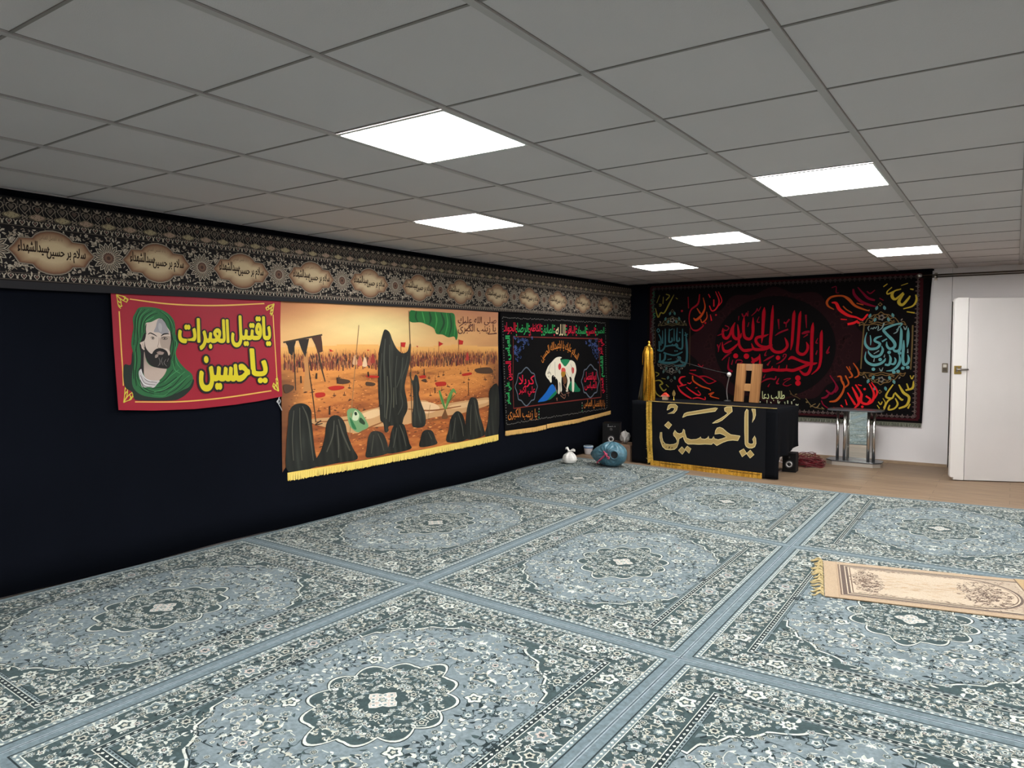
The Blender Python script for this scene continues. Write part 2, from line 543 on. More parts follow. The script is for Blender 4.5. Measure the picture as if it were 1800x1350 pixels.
b = MB().tube([(.03, -.014, 1.215), (.15, -.014, 1.215)], .008).box(.03, .045, -.012, -.006, 1.19, 1.24).box(.07, .082, -.012, -.006, 1.19, 1.24)
b.build('bolt', mat('bolt_steel', (150, 145, 140), 0.35, metal=1.0), lk)

# light switch by the doorway
t = thing('light_switch', 'small beige light switch on the white wall beside the doorway', 'light switch', (-0.69, YB, 1.205))
MB().box(-.03, .03, -.012, 0, -.055, .055).build('back_box', mat('switch_beige', (120, 108, 88), 0.4), t, bevel=.004)
MB().box(-.019, .019, -.017, -.012, .006, .042).build('rocker', mat('switch_white', (225, 220, 208), 0.35), t, bevel=.002)
MB().box(-.019, .019, -.015, -.012, -.042, -.002).build('rocker', mat('switch_dark', (88, 76, 62), 0.4), t, bevel=.002)

# curtain rod over the doorway
t = thing('curtain_rod', 'double metal curtain rod running from the tapestry corner across above the door', 'curtain rod', (-0.98, 10.17, 2.32))
M_rod = mat('rod_metal', (92, 84, 76), 0.3, metal=0.9)
MB().tube([(0, 0, 0), (3.2, 0, 0)], .009).build('rod', M_rod, t)
MB().tube([(0.02, 0.04, -.022), (3.2, 0.04, -.022)], .007).build('rod', M_rod, t)
MB().lathe([(.002, -.03), (.018, -.022), (.026, 0), (.018, .022), (.009, .03)], 16, Matrix.Rotation(PI / 2, 4, 'Y')).build('finial', mat('finial_metal', (190, 186, 182), 0.3, metal=0.9), t)
MB().box(.16, .18, -.012, .084, -.03, -.012).box(.155, .185, .074, .084, -.06, .03).build('bracket', M_rod, t)
MB().box(2.9, 2.92, -.012, .084, -.03, -.012).box(2.895, 2.925, .074, .084, -.06, .03).build('bracket', M_rod, t)

# ------------------------------------------------------------------ black wall cloths
M_black = mat('black_cloth', (11, 14, 22), 0.95, spec=0.06, sheen=0.0, noise=0.12, nscale=2.0, bump=0.1, bscale=500)
def hang(p0, p1, z0, z1, nu, nv, amp, freq, seed, foot=0.0):
    rnd = random.Random(seed); ph = [rnd.uniform(0, 6.28) for _ in range(6)]
    d = Vector((p1[0] - p0[0], p1[1] - p0[1], 0)); L = d.length; d /= L
    n = Vector((d.y, -d.x, 0))
    def fn(a, b):
        s = a * L
        k = amp * (math.sin(s * freq + ph[0]) + .6 * math.sin(s * freq * 2.3 + ph[1] + b) + .5 * math.sin(s * freq * .37 + ph[2] - 2 * b)) * (0.35 + 0.65 * (1 - b))
        z = z0 + (z1 - z0) * b
        if foot: z += (1 - b) ** 8 * foot * (math.sin(s * 3.1 + ph[3]) + 1) * .5
        out = .034 * (1 - b) ** 5 if foot else 0
        return Vector((p0[0], p0[1], z)) + d * s + n * (k + amp * 2.2 + out)
    return MB().grid(nu, nv, fn)
o = hang((XL + .004, -2.0), (XL + .004, 10.248), 0.0125, H - .006, 260, 12, .0045, 2.2, 3, .012).build('wall_cloth', M_black, solid=.0015)
tag(o, 'black cloth covering the whole left wall from ceiling to carpet', 'wall cloth')
o = hang((XL + .002, YB - .012), (-4.50, YB - .012), 0.006, H - .006, 40, 10, .006, 14, 5).build('wall_cloth', M_black, solid=.0015)
tag(o, 'narrow black cloth hanging in the far corner beside the back tapestry', 'wall cloth')
# ------------------------------------------------------------------ draped table
TA, TB = Vector((-3.968, 8.49)), Vector((-2.128, 8.221))
tdir = (TB - TA).normalized(); TL = (TB - TA).length; tang = math.atan2(tdir.y, tdir.x)
TD, TH = 0.58, 0.785
t = thing('draped_table', 'table covered to the floor with plain black cloth in front of the tapestry', 'table', (TA.x, TA.y, 0), tang)
M_drape = mat('black_table_cloth', (9, 11, 16), 0.8, spec=0.1, sheen=0.0, bump=0.05, bscale=400)
tm = MB()
for a in (.08, TL - .30):
    for b in (.08, TD - .14): tm.box(a, a + .04, b, b + .04, 0, TH - .03)
tm.box(.05, TL - .05, .05, TD - .05, TH - .035, TH - .012)
tm.build('table_frame', mat('table_wood', (90, 70, 52), 0.6), t)
def drape(u, v):
    # u runs around the rim, v from the centre line of the top to the hem
    per = [(0, TD), (0, 0), (TL, 0), (TL, TD)]
    lens = [TD, TL, TD]; tot = sum(lens); s = u * tot
    if s <= TD: x, y, nx, ny = 0, TD - s, -1, 0
    elif s <= TD + TL: x, y, nx, ny = s - TD, 0, 0, -1
    else: x, y, nx, ny = TL, s - TD - TL, 1, 0
    k = (1 - v)
    f = (.006 + .012 * v) * (math.sin(s * 17) + .6 * math.sin(s * 31 + 1)) * v
    front = (nx == 0)
    if front: f *= .35
    side = .03 * v * (nx > 0) * (0.5 - .9 * (y / TD))
    z = TH - (TH - .012) * v
    if nx > 0:
        q = max(0, min(1, (y / TD - .05) / .14)); z += max(0, (v - .25) / .75) ** 1.5 * (.23 * q * q * (3 - 2 * q) + .08 * (y / TD) ** 2)
    return Vector((x + nx * (f + side + .012), y + ny * (f + .012), z))
dm = MB().grid(300, 16, drape)
dm.build('cloth', M_drape, t, solid=.002)
MB().box(-.012, TL + .012, -.012, TD + .012, TH - .004, TH + .002).build('cloth_top', M_drape, t, bevel=.003)

# ------------------------------------------------------------------ things on the table
def on_table(px, py): return (TA.x + tdir.x * px - tdir.y * py, TA.y + tdir.y * px + tdir.x * py)
def pine():
    m = bpy.data.materials.new('pine_board'); m.use_nodes = True
    nt = m.node_tree; b = nt.nodes['Principled BSDF']
    tc = nt.nodes.new('ShaderNodeTexCoord'); mp = nt.nodes.new('ShaderNodeMapping')
    mp.inputs['Scale'].default_value = (38, 4, 1.2)
    n = nt.nodes.new('ShaderNodeTexNoise'); n.inputs['Scale'].default_value = 1.0; n.inputs['Detail'].default_value = 4
    nt.links.new(tc.outputs['Object'], mp.inputs['Vector']); nt.links.new(mp.outputs['Vector'], n.inputs['Vector'])
    r = nt.nodes.new('ShaderNodeValToRGB')
    r.color_ramp.elements[0].position = .3; r.color_ramp.elements[1].position = .7
    r.color_ramp.elements[0].color = (*lin((128, 84, 46)), 1); r.color_ramp.elements[1].color = (*lin((176, 128, 80)), 1)
    nt.links.new(n.outputs['Fac'], r.inputs['Fac']); nt.links.new(r.outputs['Color'], b.inputs['Base Color'])
    b.inputs['Roughness'].default_value = .45
    return m
M_pine = pine()
bx, by = -2.69, 8.99
t = thing('wooden_board', 'pale wooden upright board with two square openings on the draped table', 'board', (bx, by, TH + .002), -0.30)
lean = Matrix.Rotation(-0.07, 4, 'X') @ Matrix(((1, 0, .045, 0), (0, 1, 0, 0), (0, 0, 1, 0), (0, 0, 0, 1)))
W2, HB = .172, .468
MB().box(-W2, -.042, -.011, .011, 0, HB, lean).build('stile', M_pine, t, bevel=.002)
MB().box(.044, W2, -.011, .011, 0, HB, lean).build('stile', M_pine, t, bevel=.002)
MB().box(-.042, .044, -.0105, .0105, .385, HB - .001, lean).build('rail', mat('pine_grey', (150, 114, 80), .5, noise=.15, nscale=30), t, bevel=.002)
MB().box(-.042, .044, -.0105, .0105, .135, .225, lean).build('rail', mat('pine_light', (170, 124, 76), .5, noise=.12, nscale=25), t, bevel=.002)

mx, my = -2.90, 8.93
t = thing('microphone', 'small microphone with a silver head on a thin gooseneck beside the wooden board', 'microphone', (mx, my, TH + .002))
M_blk = mat('matte_black_plastic', (22, 22, 24), .5)
MB().lathe([(.045, 0), (.045, .012), (.03, .02), (.008, .024)], 20).build('base', M_blk, t)
MB().tube(spline([(0, 0, .02), (-.012, 0, .12), (-.006, 0, .2), (.012, -.004, .28), (.016, -.006, .31)], 6), .006).build('gooseneck', mat('steel_grey', (150, 148, 150), .35, metal=.9), t)
MB().lathe([(.006, .305), (.017, .312), (.025, .33), (.025, .345), (.017, .358), (.004, .362)], 18, Matrix.Translation((.016, -.006, 0))).build('head', mat('mic_silver', (214, 210, 210), .35, metal=.4), t)
MB().tube(spline([(.02, .02, .34), (-.25, .06, .39), (-.58, .1, .47), (-.72, .12, .52)], 6), .003).build('cable', M_blk, t)

gx, gy = -3.782, 8.56
t = thing('gold_cloth_bundle', 'shiny gold cloth gathered upright on the left end of the draped table', 'cloth', (gx, gy, TH + .002))
M_gold = mat('gold_satin', (196, 150, 52), .22, metal=.9, noise=.2, nscale=8, bump=.12, bscale=60)
def gold(a, b):
    th = 2 * PI * a
    r = .066 - .022 * b - .03 * max(0, b - .9) * 10 * .6
    r *= 1 + .22 * math.sin(7 * th + 1.5 * b) + .12 * math.sin(11 * th - 3 * b)
    return Vector((r * math.cos(th) * 1.0 + .006 * math.sin(4 * b), r * math.sin(th) * .8, .68 * b))
MB().grid(64, 20, gold).build('cloth', M_gold, t)
kn = MB().lathe([(.012, .66), (.026, .675), (.03, .69), (.016, .705), (.012, .72), (.02, .735), (.004, .75)], 16)
kn.build('knot', M_gold, t)
MB().tube([(0, 0, .0), (0, 0, .74)], .008).build('pole', M_blk, t)
fr = MB()
for k, (dx, z0, z1) in enumerate([(-.05, .66, .52), (-.07, .6, .45), (.03, .68, .62), (.06, .62, .5)]):
    fr.tube(spline([(0, -.01, .69), (dx * .7, -.02, (z0 + .69) / 2), (dx, -.02, z0), (dx * 1.1, -.02, z1)], 5), .004)
fr.build('tassel', M_gold, t)
def side(a, b):
    return Vector((-.06 - .10 * a * (1 - b * .75), .02 + .02 * math.sin(a * 9), .42 * b))
MB().grid(10, 8, side).build('fringe_panel', mat('dull_gold_net', (58, 48, 26), .7), t, solid=.002)

rx_, ry_ = -3.66, 8.80
t = thing('red_ornament', 'small red domed box ornament standing on the draped table near the gold cloth', 'ornament', (rx_, ry_, TH + .002), -.1)
MB().box(-.032, .032, -.025, .025, 0, .038).build('body', mat('ornament_cream', (176, 150, 120), .5), t, bevel=.003)
MB().prism([(-.05, .038), (.05, .038), (.045, .055), (.03, .07), (.012, .082), (0, .094), (-.012, .082), (-.03, .07), (-.045, .055)], -.028, .028, Matrix(((1, 0, 0, 0), (0, 0, -1, 0), (0, 1, 0, 0), (0, 0, 0, 1)))).build('dome', mat('ornament_red', (196, 62, 44), .4), t, bevel=.004)
MB().box(-.046, .046, -.03, .03, .046, .052).build('band', mat('ornament_white', (214, 196, 180), .5), t)
t = thing('gold_stand_ornament', 'thin gold leaf shaped ornament on a stem beside the red domed box', 'ornament', (-3.545, 8.80, TH + .002))
MB().lathe([(.018, 0), (.018, .006), (.004, .01), (.004, .06)], 14).build('stem', M_gold, t)
MB().prism([(0, .045), (.016, .06), (.022, .085), (.012, .11), (0, .13), (-.012, .11), (-.022, .085), (-.016, .06)], -.004, .004, Matrix(((1, 0, 0, 0), (0, 0, -1, 0), (0, 1, 0, 0), (0, 0, 0, 1)))).build('leaf', mat('dull_brass', (150, 126, 74), .4, metal=.6), t, bevel=.001)

# ------------------------------------------------------------------ mirrored lectern
lx, ly, la = -1.60, 9.845, -0.03
t = thing('mirrored_lectern', 'low lectern with dark glass top, chrome tubes and mirror panel before the white wall', 'lectern', (lx, ly, 0), la)
M_chrome = mat('chrome', (214, 212, 208), .2, metal=1.0)
M_mirror = mat('mirror', (222, 228, 226), .02, metal=1.0)
M_dglass = mat('dark_glass', (60, 62, 66), .18, spec=.8)
def octa(hx, hy, c): return [(-hx + c, -hy), (hx - c, -hy), (hx, -hy + c), (hx, hy - c), (hx - c, hy), (-hx + c, hy), (-hx, hy - c), (-hx, -hy + c)]
MB().prism(octa(.305, .155, .075), 0, .046).build('plinth', mat('mirror_plinth', (196, 190, 182), .3, metal=.6), t, bevel=.002)
MB().prism(octa(.312, .162, .077), .046, .062).build('base_plate', M_dglass, t, bevel=.003)
MB().prism(octa(.31, .15, .07), .672, .69).build('top', mat('dark_glass_top', (74, 76, 80), .3, spec=.6), t, bevel=.003)
for cx_, cy_ in ((-.205, .02), (-.105, -.075), (.16, -.055), (.215, -.02)):
    MB().lathe([(.018, .056), (.018, .672)], 20, Matrix.Translation((cx_, cy_, 0))).build('tube', M_chrome, t)
MB().box(-.085, .135, .02, .028, .075, .672).build('mirror_panel', M_mirror, t)
MB().box(-.098, -.085, .014, .034, .056, .672).box(.135, .148, .014, .034, .056, .672).box(-.085, .135, .014, .034, .056, .075).build('mirror_frame', M_chrome, t)

# ------------------------------------------------------------------ loudspeakers
def small_speaker(name, label, loc, rz, w, d, h, ring, rz_, two):
    t = thing(name, label, 'loudspeaker', loc, rz)
    MB().box(-w / 2, w / 2, 0, d, 0, h).build('cabinet', mat('speaker_black', (9, 9, 11), .6, spec=.25), t, bevel=.004)
    R = Matrix.Translation((0, 0, rz_)) @ Matrix.Rotation(PI / 2, 4, 'X')
    MB().lathe([(ring, 0), (ring, .004), (ring * .8, .007), (ring * .58, .004), (ring * .55, 0)], 28, R, cap=False).build('woofer_ring', mat('speaker_silver', (205, 203, 202), .3, metal=.3), t)
    MB().lathe([(ring * 1.35, .0), (ring * 1.35, .004), (ring * 1.2, .005), (ring * 1.05, .002)], 28, R, cap=False).build('surround', mat('speaker_rubber', (34, 34, 36), .4), t)
    MB().lathe([(ring * .56, .002), (ring * .3, .001), (ring * .22, .006), (.001, .008)], 20, R, cap=False).build('cone', M_blk, t)
    MB().lathe([(two, 0), (two, .005), (two * .6, .006), (.001, .009)], 16, Matrix.Translation((0, 0, h * .78)) @ Matrix.Rotation(PI / 2, 4, 'X'), cap=False).build('tweeter', mat('tweeter_grey', (60, 60, 62), .4), t)
    return t
small_speaker('loudspeaker', 'small black loudspeaker with a silver ring on the floor right of the draped table', (-2.135, 8.83, 0), .05, .150, .16, .225, .037, .092, .013)
t = small_speaker('loudspeaker', 'black floor loudspeaker in the dark far corner behind the blue refuse bag', (-4.60, 9.15, 0), .35, .24, .24, .40, .040, .178, .022)
lg = MB()
R = Matrix(((1, 0, 0, 0), (0, 0, -1, 0), (0, 1, 0, 0), (0, 0, 0, 1)))
for x, z, w_, h_ in ((-.045, .362, .012, .006), (-.042, .374, .006, .012), (-.05, .35, .03, .005), (-.018, .349, .012, .009), (-.002, .35, .012, .006), (.014, .352, .004, .014), (.024, .35, .008, .006), (.05, .351, .008, .012)):
    lg.box(x, x + w_, -.003, 0, z, z + h_)
lg.build('badge', mat('badge_grey', (150, 150, 152), .4), t)

# ------------------------------------------------------------------ tangle of cables behind the right loudspeaker
rnd = random.Random(11)
def tangle(name, label, n, cx, cy, sx, sy, sz, col, r, seed):
    rnd = random.Random(seed); pts = []
    for k in range(n):
        a = k * 1.9 + rnd.uniform(-.5, .5)
        rr = rnd.uniform(.35, 1.0)
        pts.append((cx + sx * rr * math.cos(a), cy + sy * rr * math.sin(a), r + abs(sz * rnd.uniform(0, 1) * (1 - .75 * rr))))
    o = MB().tube(spline(pts, 7), r, 6).build(name, mat(name + '_pvc', col, .4))
    return tag(o, label, 'cable')
tangle('cable', 'tangle of dark red cable on the floor behind the right loudspeaker', 84, -2.06, 9.46, .21, .22, .24, (98, 18, 28), .0045, 4)
tangle('cable', 'loose white cable on the floor between table and dark red cable tangle', 9, -2.40, 9.38, .10, .10, .24, (206, 196, 196), .004, 8)

# ------------------------------------------------------------------ wooden crate, white scrap
t = thing('wooden_crate', 'low brown slatted crate on the floor at the left end of the draped table', 'crate', (-4.20, 8.55, 0), -.12)
M_cr = mat('crate_wood', (150, 126, 106), .7, noise=.2, nscale=14, stretch=(10, 10, 1))
MB().box(-.16, .185, .0, .26, 0, .008).build('bottom_board', M_cr, t)
for k in range(8):
    MB().box(-.16 + k * .0432, -.16 + k * .0432 + .0405, 0, .012, .008, .165).build('slat', M_cr, t)
MB().box(-.16, .185, .248, .26, .008, .165).build('back_panel', M_cr, t)
MB().box(-.16, -.148, .012, .248, .008, .165).build('side_panel', M_cr, t)
MB().box(.173, .185, .012, .248, .008, .165).build('side_panel', M_cr, t)
MB().box(-.165, .19, -.006, .266, .165, .205).build('lid', mat('crate_lid', (140, 112, 92), .7, noise=.2, nscale=14, stretch=(2, 10, 10)), t, bevel=.003)
def crumple(c, r, seed, squash=(1, 1, 1), nu=28, nv=18, amp=.18):
    rnd = random.Random(seed); W = [(rnd.uniform(2, 7), rnd.uniform(2, 6), rnd.uniform(0, 6), rnd.uniform(0, 6), rnd.uniform(.3, 1)) for _ in range(9)]
    def fn(a, b):
        th, ph = 2 * PI * a, PI * (b - .5)
        k = 1 + amp * sum(w[4] * math.sin(round(w[0]) * th + w[2]) * math.cos(w[1] * ph + w[3]) for w in W) / 3.2
        x, y, z = math.cos(th) * math.cos(ph), math.sin(th) * math.cos(ph), math.sin(ph)
        return Vector((c[0] + r * k * x * squash[0], c[1] + r * k * y * squash[1], c[2] + r * k * z * squash[2]))
    return MB().grid(nu, nv, fn)
o = crumple((-4.135, 8.63, .296), .058, 5, (.95, .8, 1.1), amp=.75).build('crumpled_paper', mat('crumpled_white', (168, 164, 160), .7))
tag(o, 'crumpled greyish white paper lying on the slatted crate', 'paper')
tg = MB()
rnd = random.Random(2)
for k in range(5):
    p = [(-4.33 + rnd.uniform(0, .11), 8.57 + rnd.uniform(0, .15), .209 + rnd.uniform(0, .02)) for _ in range(4)]
    tg.tube(spline(p, 5), .004, 5)
tag(tg.build('wire_scrap', mat('brown_wire', (70, 48, 40), .6)), 'brown wire scraps on the crate lid left of the crumpled paper', 'wire')

# ------------------------------------------------------------------ plastic bags and tub
def white_bag():
    t = thing('white_plastic_bag', 'small knotted white plastic bag standing on the far carpet near the black wall', 'plastic bag', (-4.545, 7.90, .012))
    m = mat('white_polythene', (226, 224, 220), .45, spec=.5)
    def fn(a, b):
        th = 2 * PI * a
        prof = [(0, .045), (.06, .078), (.25, .092), (.45, .088), (.65, .072), (.82, .042), (.92, .02), (1, .016)]
        for (b0, r0), (b1, r1) in zip(prof, prof[1:]):
            if b <= b1: r = r0 + (r1 - r0) * (b - b0) / (b1 - b0); break
        k = 1 + (.03 + .22 * max(0, b - .4)) * math.sin(7 * th + 2 * b) + .05 * math.sin(3 * th + 1) + .05 * math.sin(12 * th + 5 * b) * b
        return Vector((r * k * math.cos(th) + .012 * b * b, r * k * math.sin(th) * .85, .155 * b ** .85))
    MB().grid(56, 26, fn).build('bag', m, t)
    MB().lathe([(.02, .145), (.026, .155), (.02, .165)], 14).build('knot', m, t)
    for s, dx, dz in ((-1, -.055, .03), (1, .085, .012)):
        def ear(a, b, s=s, dx=dx, dz=dz):
            wv = .022 * math.sin(PI * (.15 + .8 * b)) * (1 - .3 * b)
            return Vector((dx * b, (a - .5) * wv * 1.6 - .005, .155 + dz * math.sin(b * 2.2) + .012 * math.sin(6 * a + 3 * b) + (a - .5) * wv))
        MB().grid(8, 10, ear).build('handle', m, t, solid=.001)
white_bag()

t = thing('plastic_tub', 'small white tub with a blue lid on the floor by the black wall', 'tub', (-4.765, 8.80, 0))
MB().lathe([(.044, 0), (.05, .004), (.06, .082), (.061, .088)], 28).build('tub', mat('tub_white', (222, 218, 220), .4), t)
MB().lathe([(.063, .084), (.066, .086), (.066, .108), (.062, .113)], 28).build('lid', mat('lid_blue', (70, 120, 178), .4), t)
MB().lathe([(.0665, .098), (.0675, .1), (.0675, .109), (.062, .116), (.05, .113)], 28).build('lid_rim', mat('lid_pale', (186, 204, 220), .4), t)

def blue_bag():
    t = thing('refuse_bag', 'large blue plastic refuse bag tied with pink tape on the far carpet', 'refuse bag', (-4.02, 7.99, .0140), -.18)
    m = mat('blue_polythene', (72, 112, 128), .33, spec=.6, noise=.35, nscale=14, bump=.8, bscale=34)
    # full rounded bag, pleats gathered to a knot on the side facing the room, a limp tail to the left
    kx, kz = .035, .165
    def fn(a, b):
        th, ph = 2 * PI * a, PI * (b - .5)
        x, y, z = math.cos(th) * math.cos(ph), math.sin(th) * math.cos(ph), math.sin(ph)
        px, py, pz = .215 * x, .165 * y, .150 * z
        if x < 0: px *= 1 + .42 * x * x * max(0, .7 - z); pz *= 1 - .30 * x * x
        front = max(0, -y)
        ang = math.atan2(pz + .15 - kz, px - kx); dist = math.hypot(px - kx, pz + .15 - kz)
        ple = front * math.exp(-(dist / .12) ** 2)
        py += .030 * ple + .010 * front * math.sin(15 * ang) * math.exp(-((dist - .06) / .07) ** 2)
        k = 1 + .020 * math.sin(5 * th + 6 * b) + .018 * math.sin(11 * th - 7 * b) + .012 * math.sin(19 * b + 4 * th)
        return Vector((px * k, py * k, max(pz * k + .146, .003 + .002 * math.sin(9 * th))))
    MB().grid(110, 70, fn).build('bag', m, t)
    M_pink = mat('pink_tape', (176, 62, 92), .5)
    R = Matrix.Translation((.150, -.128, .165)) @ Matrix.Rotation(.35, 4, 'Z') @ Matrix.Rotation(PI / 2, 4, 'X') @ Matrix.Scale(1.25, 4)
    MB().lathe([(.034, -.05), (.040, -.012), (.046, .006), (.040, .012), (.034, .004), (.030, -.03)], 26, R, cap=False).build('rolled_opening', m, t)
    MB().lathe([(.001, .001), (.028, .0015), (.0335, .003), (.036, .002)], 26, R, cap=False).build('bag_mouth_shade', mat('bag_inside_shade', (12, 16, 20), .6), t)  # dark disc: shade inside the rolled opening put into its colour
    kn = MB().tube(spline([(-.045, -.148, .192), (-.02, -.162, .182), (.0, -.165, .165), (.012, -.168, .150), (.03, -.172, .135), (.045, -.17, .128)], 4), .010)
    kn.lathe([(.002, -.018), (.018, -.01), (.022, 0), (.018, .01), (.002, .018)], 12, Matrix.Translation((.0, -.165, .165)))
    kn.tube(spline([(.03, -.175, .137), (.05, -.178, .142), (.058, -.178, .126), (.04, -.176, .116), (.03, -.172, .13)], 4), .007)
    KO = kn.build('knot', M_pink, t); KO.location = (.055, 0, 0)
    MB().grid(3, 14, lambda a, b: Vector((-.02 - .125 * b + (a - .5) * .004, -.160 - .006 * math.sin(PI * b), .150 - .105 * b + (a - .5) * .030 * (1 - .35 * b)))).build('tape_tail', M_pink, t, solid=.002).location = (.055, 0, 0)
    return t
bb = blue_bag()
# ------------------------------------------------------------------ carpets
def rug_pattern():
    HU, HV = .872, 1.155
    rnd = random.Random(21)
    edge, slate, mid, field = RUGC['edge'], RUGC['slate'], RUGC['mid'], RUGC['field']
    pale, cream, pink, dark = RUGC['pale'], RUGC['cream'], RUGC['pink'], RUGC['dark']
    c = Canvas(step=.00012)
    def ring(d, col): c.rect(-HU + d, -HV + d, HU - d, HV - d, col); c.layer()
    ring(0, RUGC['edge2']); ring(.006, edge)
    ring(.042, dark); ring(.049, mid)
    # outer guard stripe with small ticks
    def ticks(d, wd, step, col):
        n = int((2 * HU - 2 * d) / step)
        for k in range(n):
            u = -HU + d + (k + .5) * (2 * HU - 2 * d) / n
            for s in (-1, 1):
                v = s * (HV - d - wd / 2)
                c.ngon([(u - .009, v), (u, v - wd * .33), (u + .009, v), (u, v + wd * .33)], col)
        n = int((2 * HV - 2 * d) / step)
        for k in range(n):
            v = -HV + d + (k + .5) * (2 * HV - 2 * d) / n
            for s in (-1, 1):
                u = s * (HU - d - wd / 2)
                c.ngon([(u, v - .009), (u - wd * .33, v), (u, v + .009), (u + wd * .33, v)], col)
    ticks(.049, .022, .03, pale); c.layer()
    ring(.072, pale); ring(.076, slate)
    B0, B1 = .078, .244
    ring(B1 + .002, pale); ring(B1 + .006, dark); ticks(B1 + .008, .022, .034, pale); c.layer()
    ring(B1 + .030, pale); ring(B1 + .033, mid); ticks(B1 + .033, .014, .024, dark); c.layer(); ring(B1 + .047, dark); ring(B1 + .051, field)
    F0 = B1 + .051
    fu, fv = HU - F0, HV - F0
    L = c.k
    kinds = [(pale, slate, cream, dark), (pale, mid, pink, slate), (dark, mid, pale, slate), (cream, slate, mid, pale), (pale, mid, slate, cream), (slate, pale, slate, cream)]
    def sym(fn):
        for su in (1, -1):
            for sv in (1, -1): fn(su, sv)
    # corner spandrels: scalloped dark corners edged in white
    def spandrel(su, sv, g, col, lay):
        R = (.50, .44); pts = [(su * fu, sv * fv)]
        n = 40
        for k in range(n + 1):
            t = k / n * PI / 2
            s = 1 + .10 * abs(math.sin(4.5 * t * 2)) - .05 + g
            # concave edge bulging towards the corner
            x = fu - R[0] * s * (1 - math.sin(t)) ** .8 - (.02 + g * .3) * (k not in (0, n))
            y = fv - R[1] * s * (1 - math.cos(t)) ** .8 - (.02 + g * .3) * (k not in (0, n))
            pts.append((su * min(fu, x), sv * min(fv, y)))
        c.poly(pts, col, lay)
    # medallion
    def med(a, b, lobes, amp, col, lay, ph=0):
        n = lobes * 10; pts = []
        for k in range(n):
            t = 2 * PI * k / n
            r = 1 + amp * (abs(math.cos(lobes * t / 2 + ph)) - .5) * 2
            tip = .16 * max(0, abs(math.sin(t)) - .93) / .07
            pts.append((a * r * math.cos(t), b * (r + tip) * math.sin(t)))
        c.poly(pts, col, lay)
    def flower(u, v, r, lay, k=None):
        k = k or rnd.choice(kinds); n = rnd.choice([5, 6, 8, 8]); ro = rnd.uniform(0, 6)
        def f(su, sv): c.rosette(su * u, sv * v, r, n, ((1.0, k[0]), (.84, k[1]), (.46, k[2]), (.24, k[3])), lay, su * sv * ro)
        sym(f)
    def leafy(u, v, a, l, wd, col, lay, bend=.15):
        def f(su, sv):
            ang = math.atan2(sv * math.sin(a), su * math.cos(a)); c.leaf(su * u, sv * v, ang, l, wd, col, lay, bend * su * sv)
        sym(f)
    def vine(pts, wd, col, lay):
        pts = spline(pts, 5)
        sym(lambda su, sv: c.stroke([(su * p[0], sv * p[1]) for p in pts], wd, col, lay, smooth=False))
    for su in (1, -1):
        for sv in (1, -1):
            spandrel(su, sv, .030, dark, L + 2); spandrel(su, sv, .018, pale, L + 3); spandrel(su, sv, 0, slate, L + 4)
    med(.300, .338, 12, .085, dark, L + 2); med(.294, .332, 12, .085, pale, L + 3); med(.283, .320, 12, .085, slate, L + 4)
    med(.190, .225, 8, .13, mid, L + 6); med(.181, .215, 8, .13, RUGC['slate2'], L + 7)
    c.rosette(0, 0, .066, 4, ((1, pale), (.92, pink)), L + 9, 0, .24)
    for k in range(12): c.rosette(.042 * math.cos(k * PI / 6) * (1 + .3 * (k % 3 == 0)), .042 * math.sin(k * PI / 6) * (1 + .3 * (k % 3 == 0)), .011, 5, ((1, pale), (.6, mid)), L + 12)
    c.rosette(0, 0, .026, 6, ((1, pale), (.7, mid), (.4, cream)), L + 12)
    def in_med(u, v, s=1.0): return (u / (.30 * s)) ** 2 + (v / (.345 * s)) ** 2 < 1
    def in_sp(u, v): return (max(0, fu - u) / .50) + (max(0, fv - v) / .44) < .62
    # field flowers and vines
    placed = []
    tries = 0
    while len(placed) < 56 and tries < 4000:
        tries += 1
        u, v = rnd.uniform(.02, fu - .02), rnd.uniform(.02, fv - .02); r = rnd.choice([.011, .014, .018, .022, .028, .036, .042])
        if in_med(u, v, 1.12 + r) or in_sp(u, v) or any((u - a) ** 2 + (v - b) ** 2 < (r + q + .014) ** 2 for a, b, q in placed): continue
        placed.append((u, v, r))
        flower(u, v, r, L + 8)
        if r > .026:
            for q in range(rnd.randint(3, 6)):
                a = rnd.uniform(0, 6.28); leafy(u + r * math.cos(a), v + r * math.sin(a), a + rnd.uniform(-.7, .7), r * rnd.uniform(.8, 1.4), r * .5, rnd.choice([pale, dark, slate, mid]), L + 7)
    for k in range(70):
        u, v = rnd.uniform(0, fu - .03), rnd.uniform(0, fv - .03)
        if in_med(u, v, 1.1) or in_sp(u, v): continue
        a = rnd.uniform(0, 6.28); l = rnd.uniform(.05, .13); q = rnd.uniform(-.9, .9)
        pts = [(u, v), (u + l * .5 * math.cos(a + q), v + l * .5 * math.sin(a + q)), (u + l * math.cos(a), v + l * math.sin(a)), (u + l * .9 * math.cos(a - q * .6), v + l * .9 * math.sin(a - q * .6))]
        pts = [(max(.0, min(fu, x)), max(0, min(fv, y))) for x, y in pts]
        vine(pts, rnd.choice([.0035, .005]), rnd.choice([dark, slate, slate, pale]), L + 5)
        leafy(pts[2][0], pts[2][1], a + 1.2, .03, .014, rnd.choice([pale, pale, cream, slate]), L + 6)
        leafy(pts[1][0], pts[1][1], a - 1.0, .026, .012, rnd.choice([pale, slate, dark]), L + 6)
    for k in range(150):
        u, v = rnd.uniform(0, fu - .02), rnd.uniform(0, fv - .02)
        if in_med(u, v, 1.08) or in_sp(u, v): continue
        leafy(u, v, rnd.uniform(0, 6.28), rnd.uniform(.016, .034), rnd.uniform(.007, .013), rnd.choice([pale, mid, slate, dark, cream, pale]), L + 6)
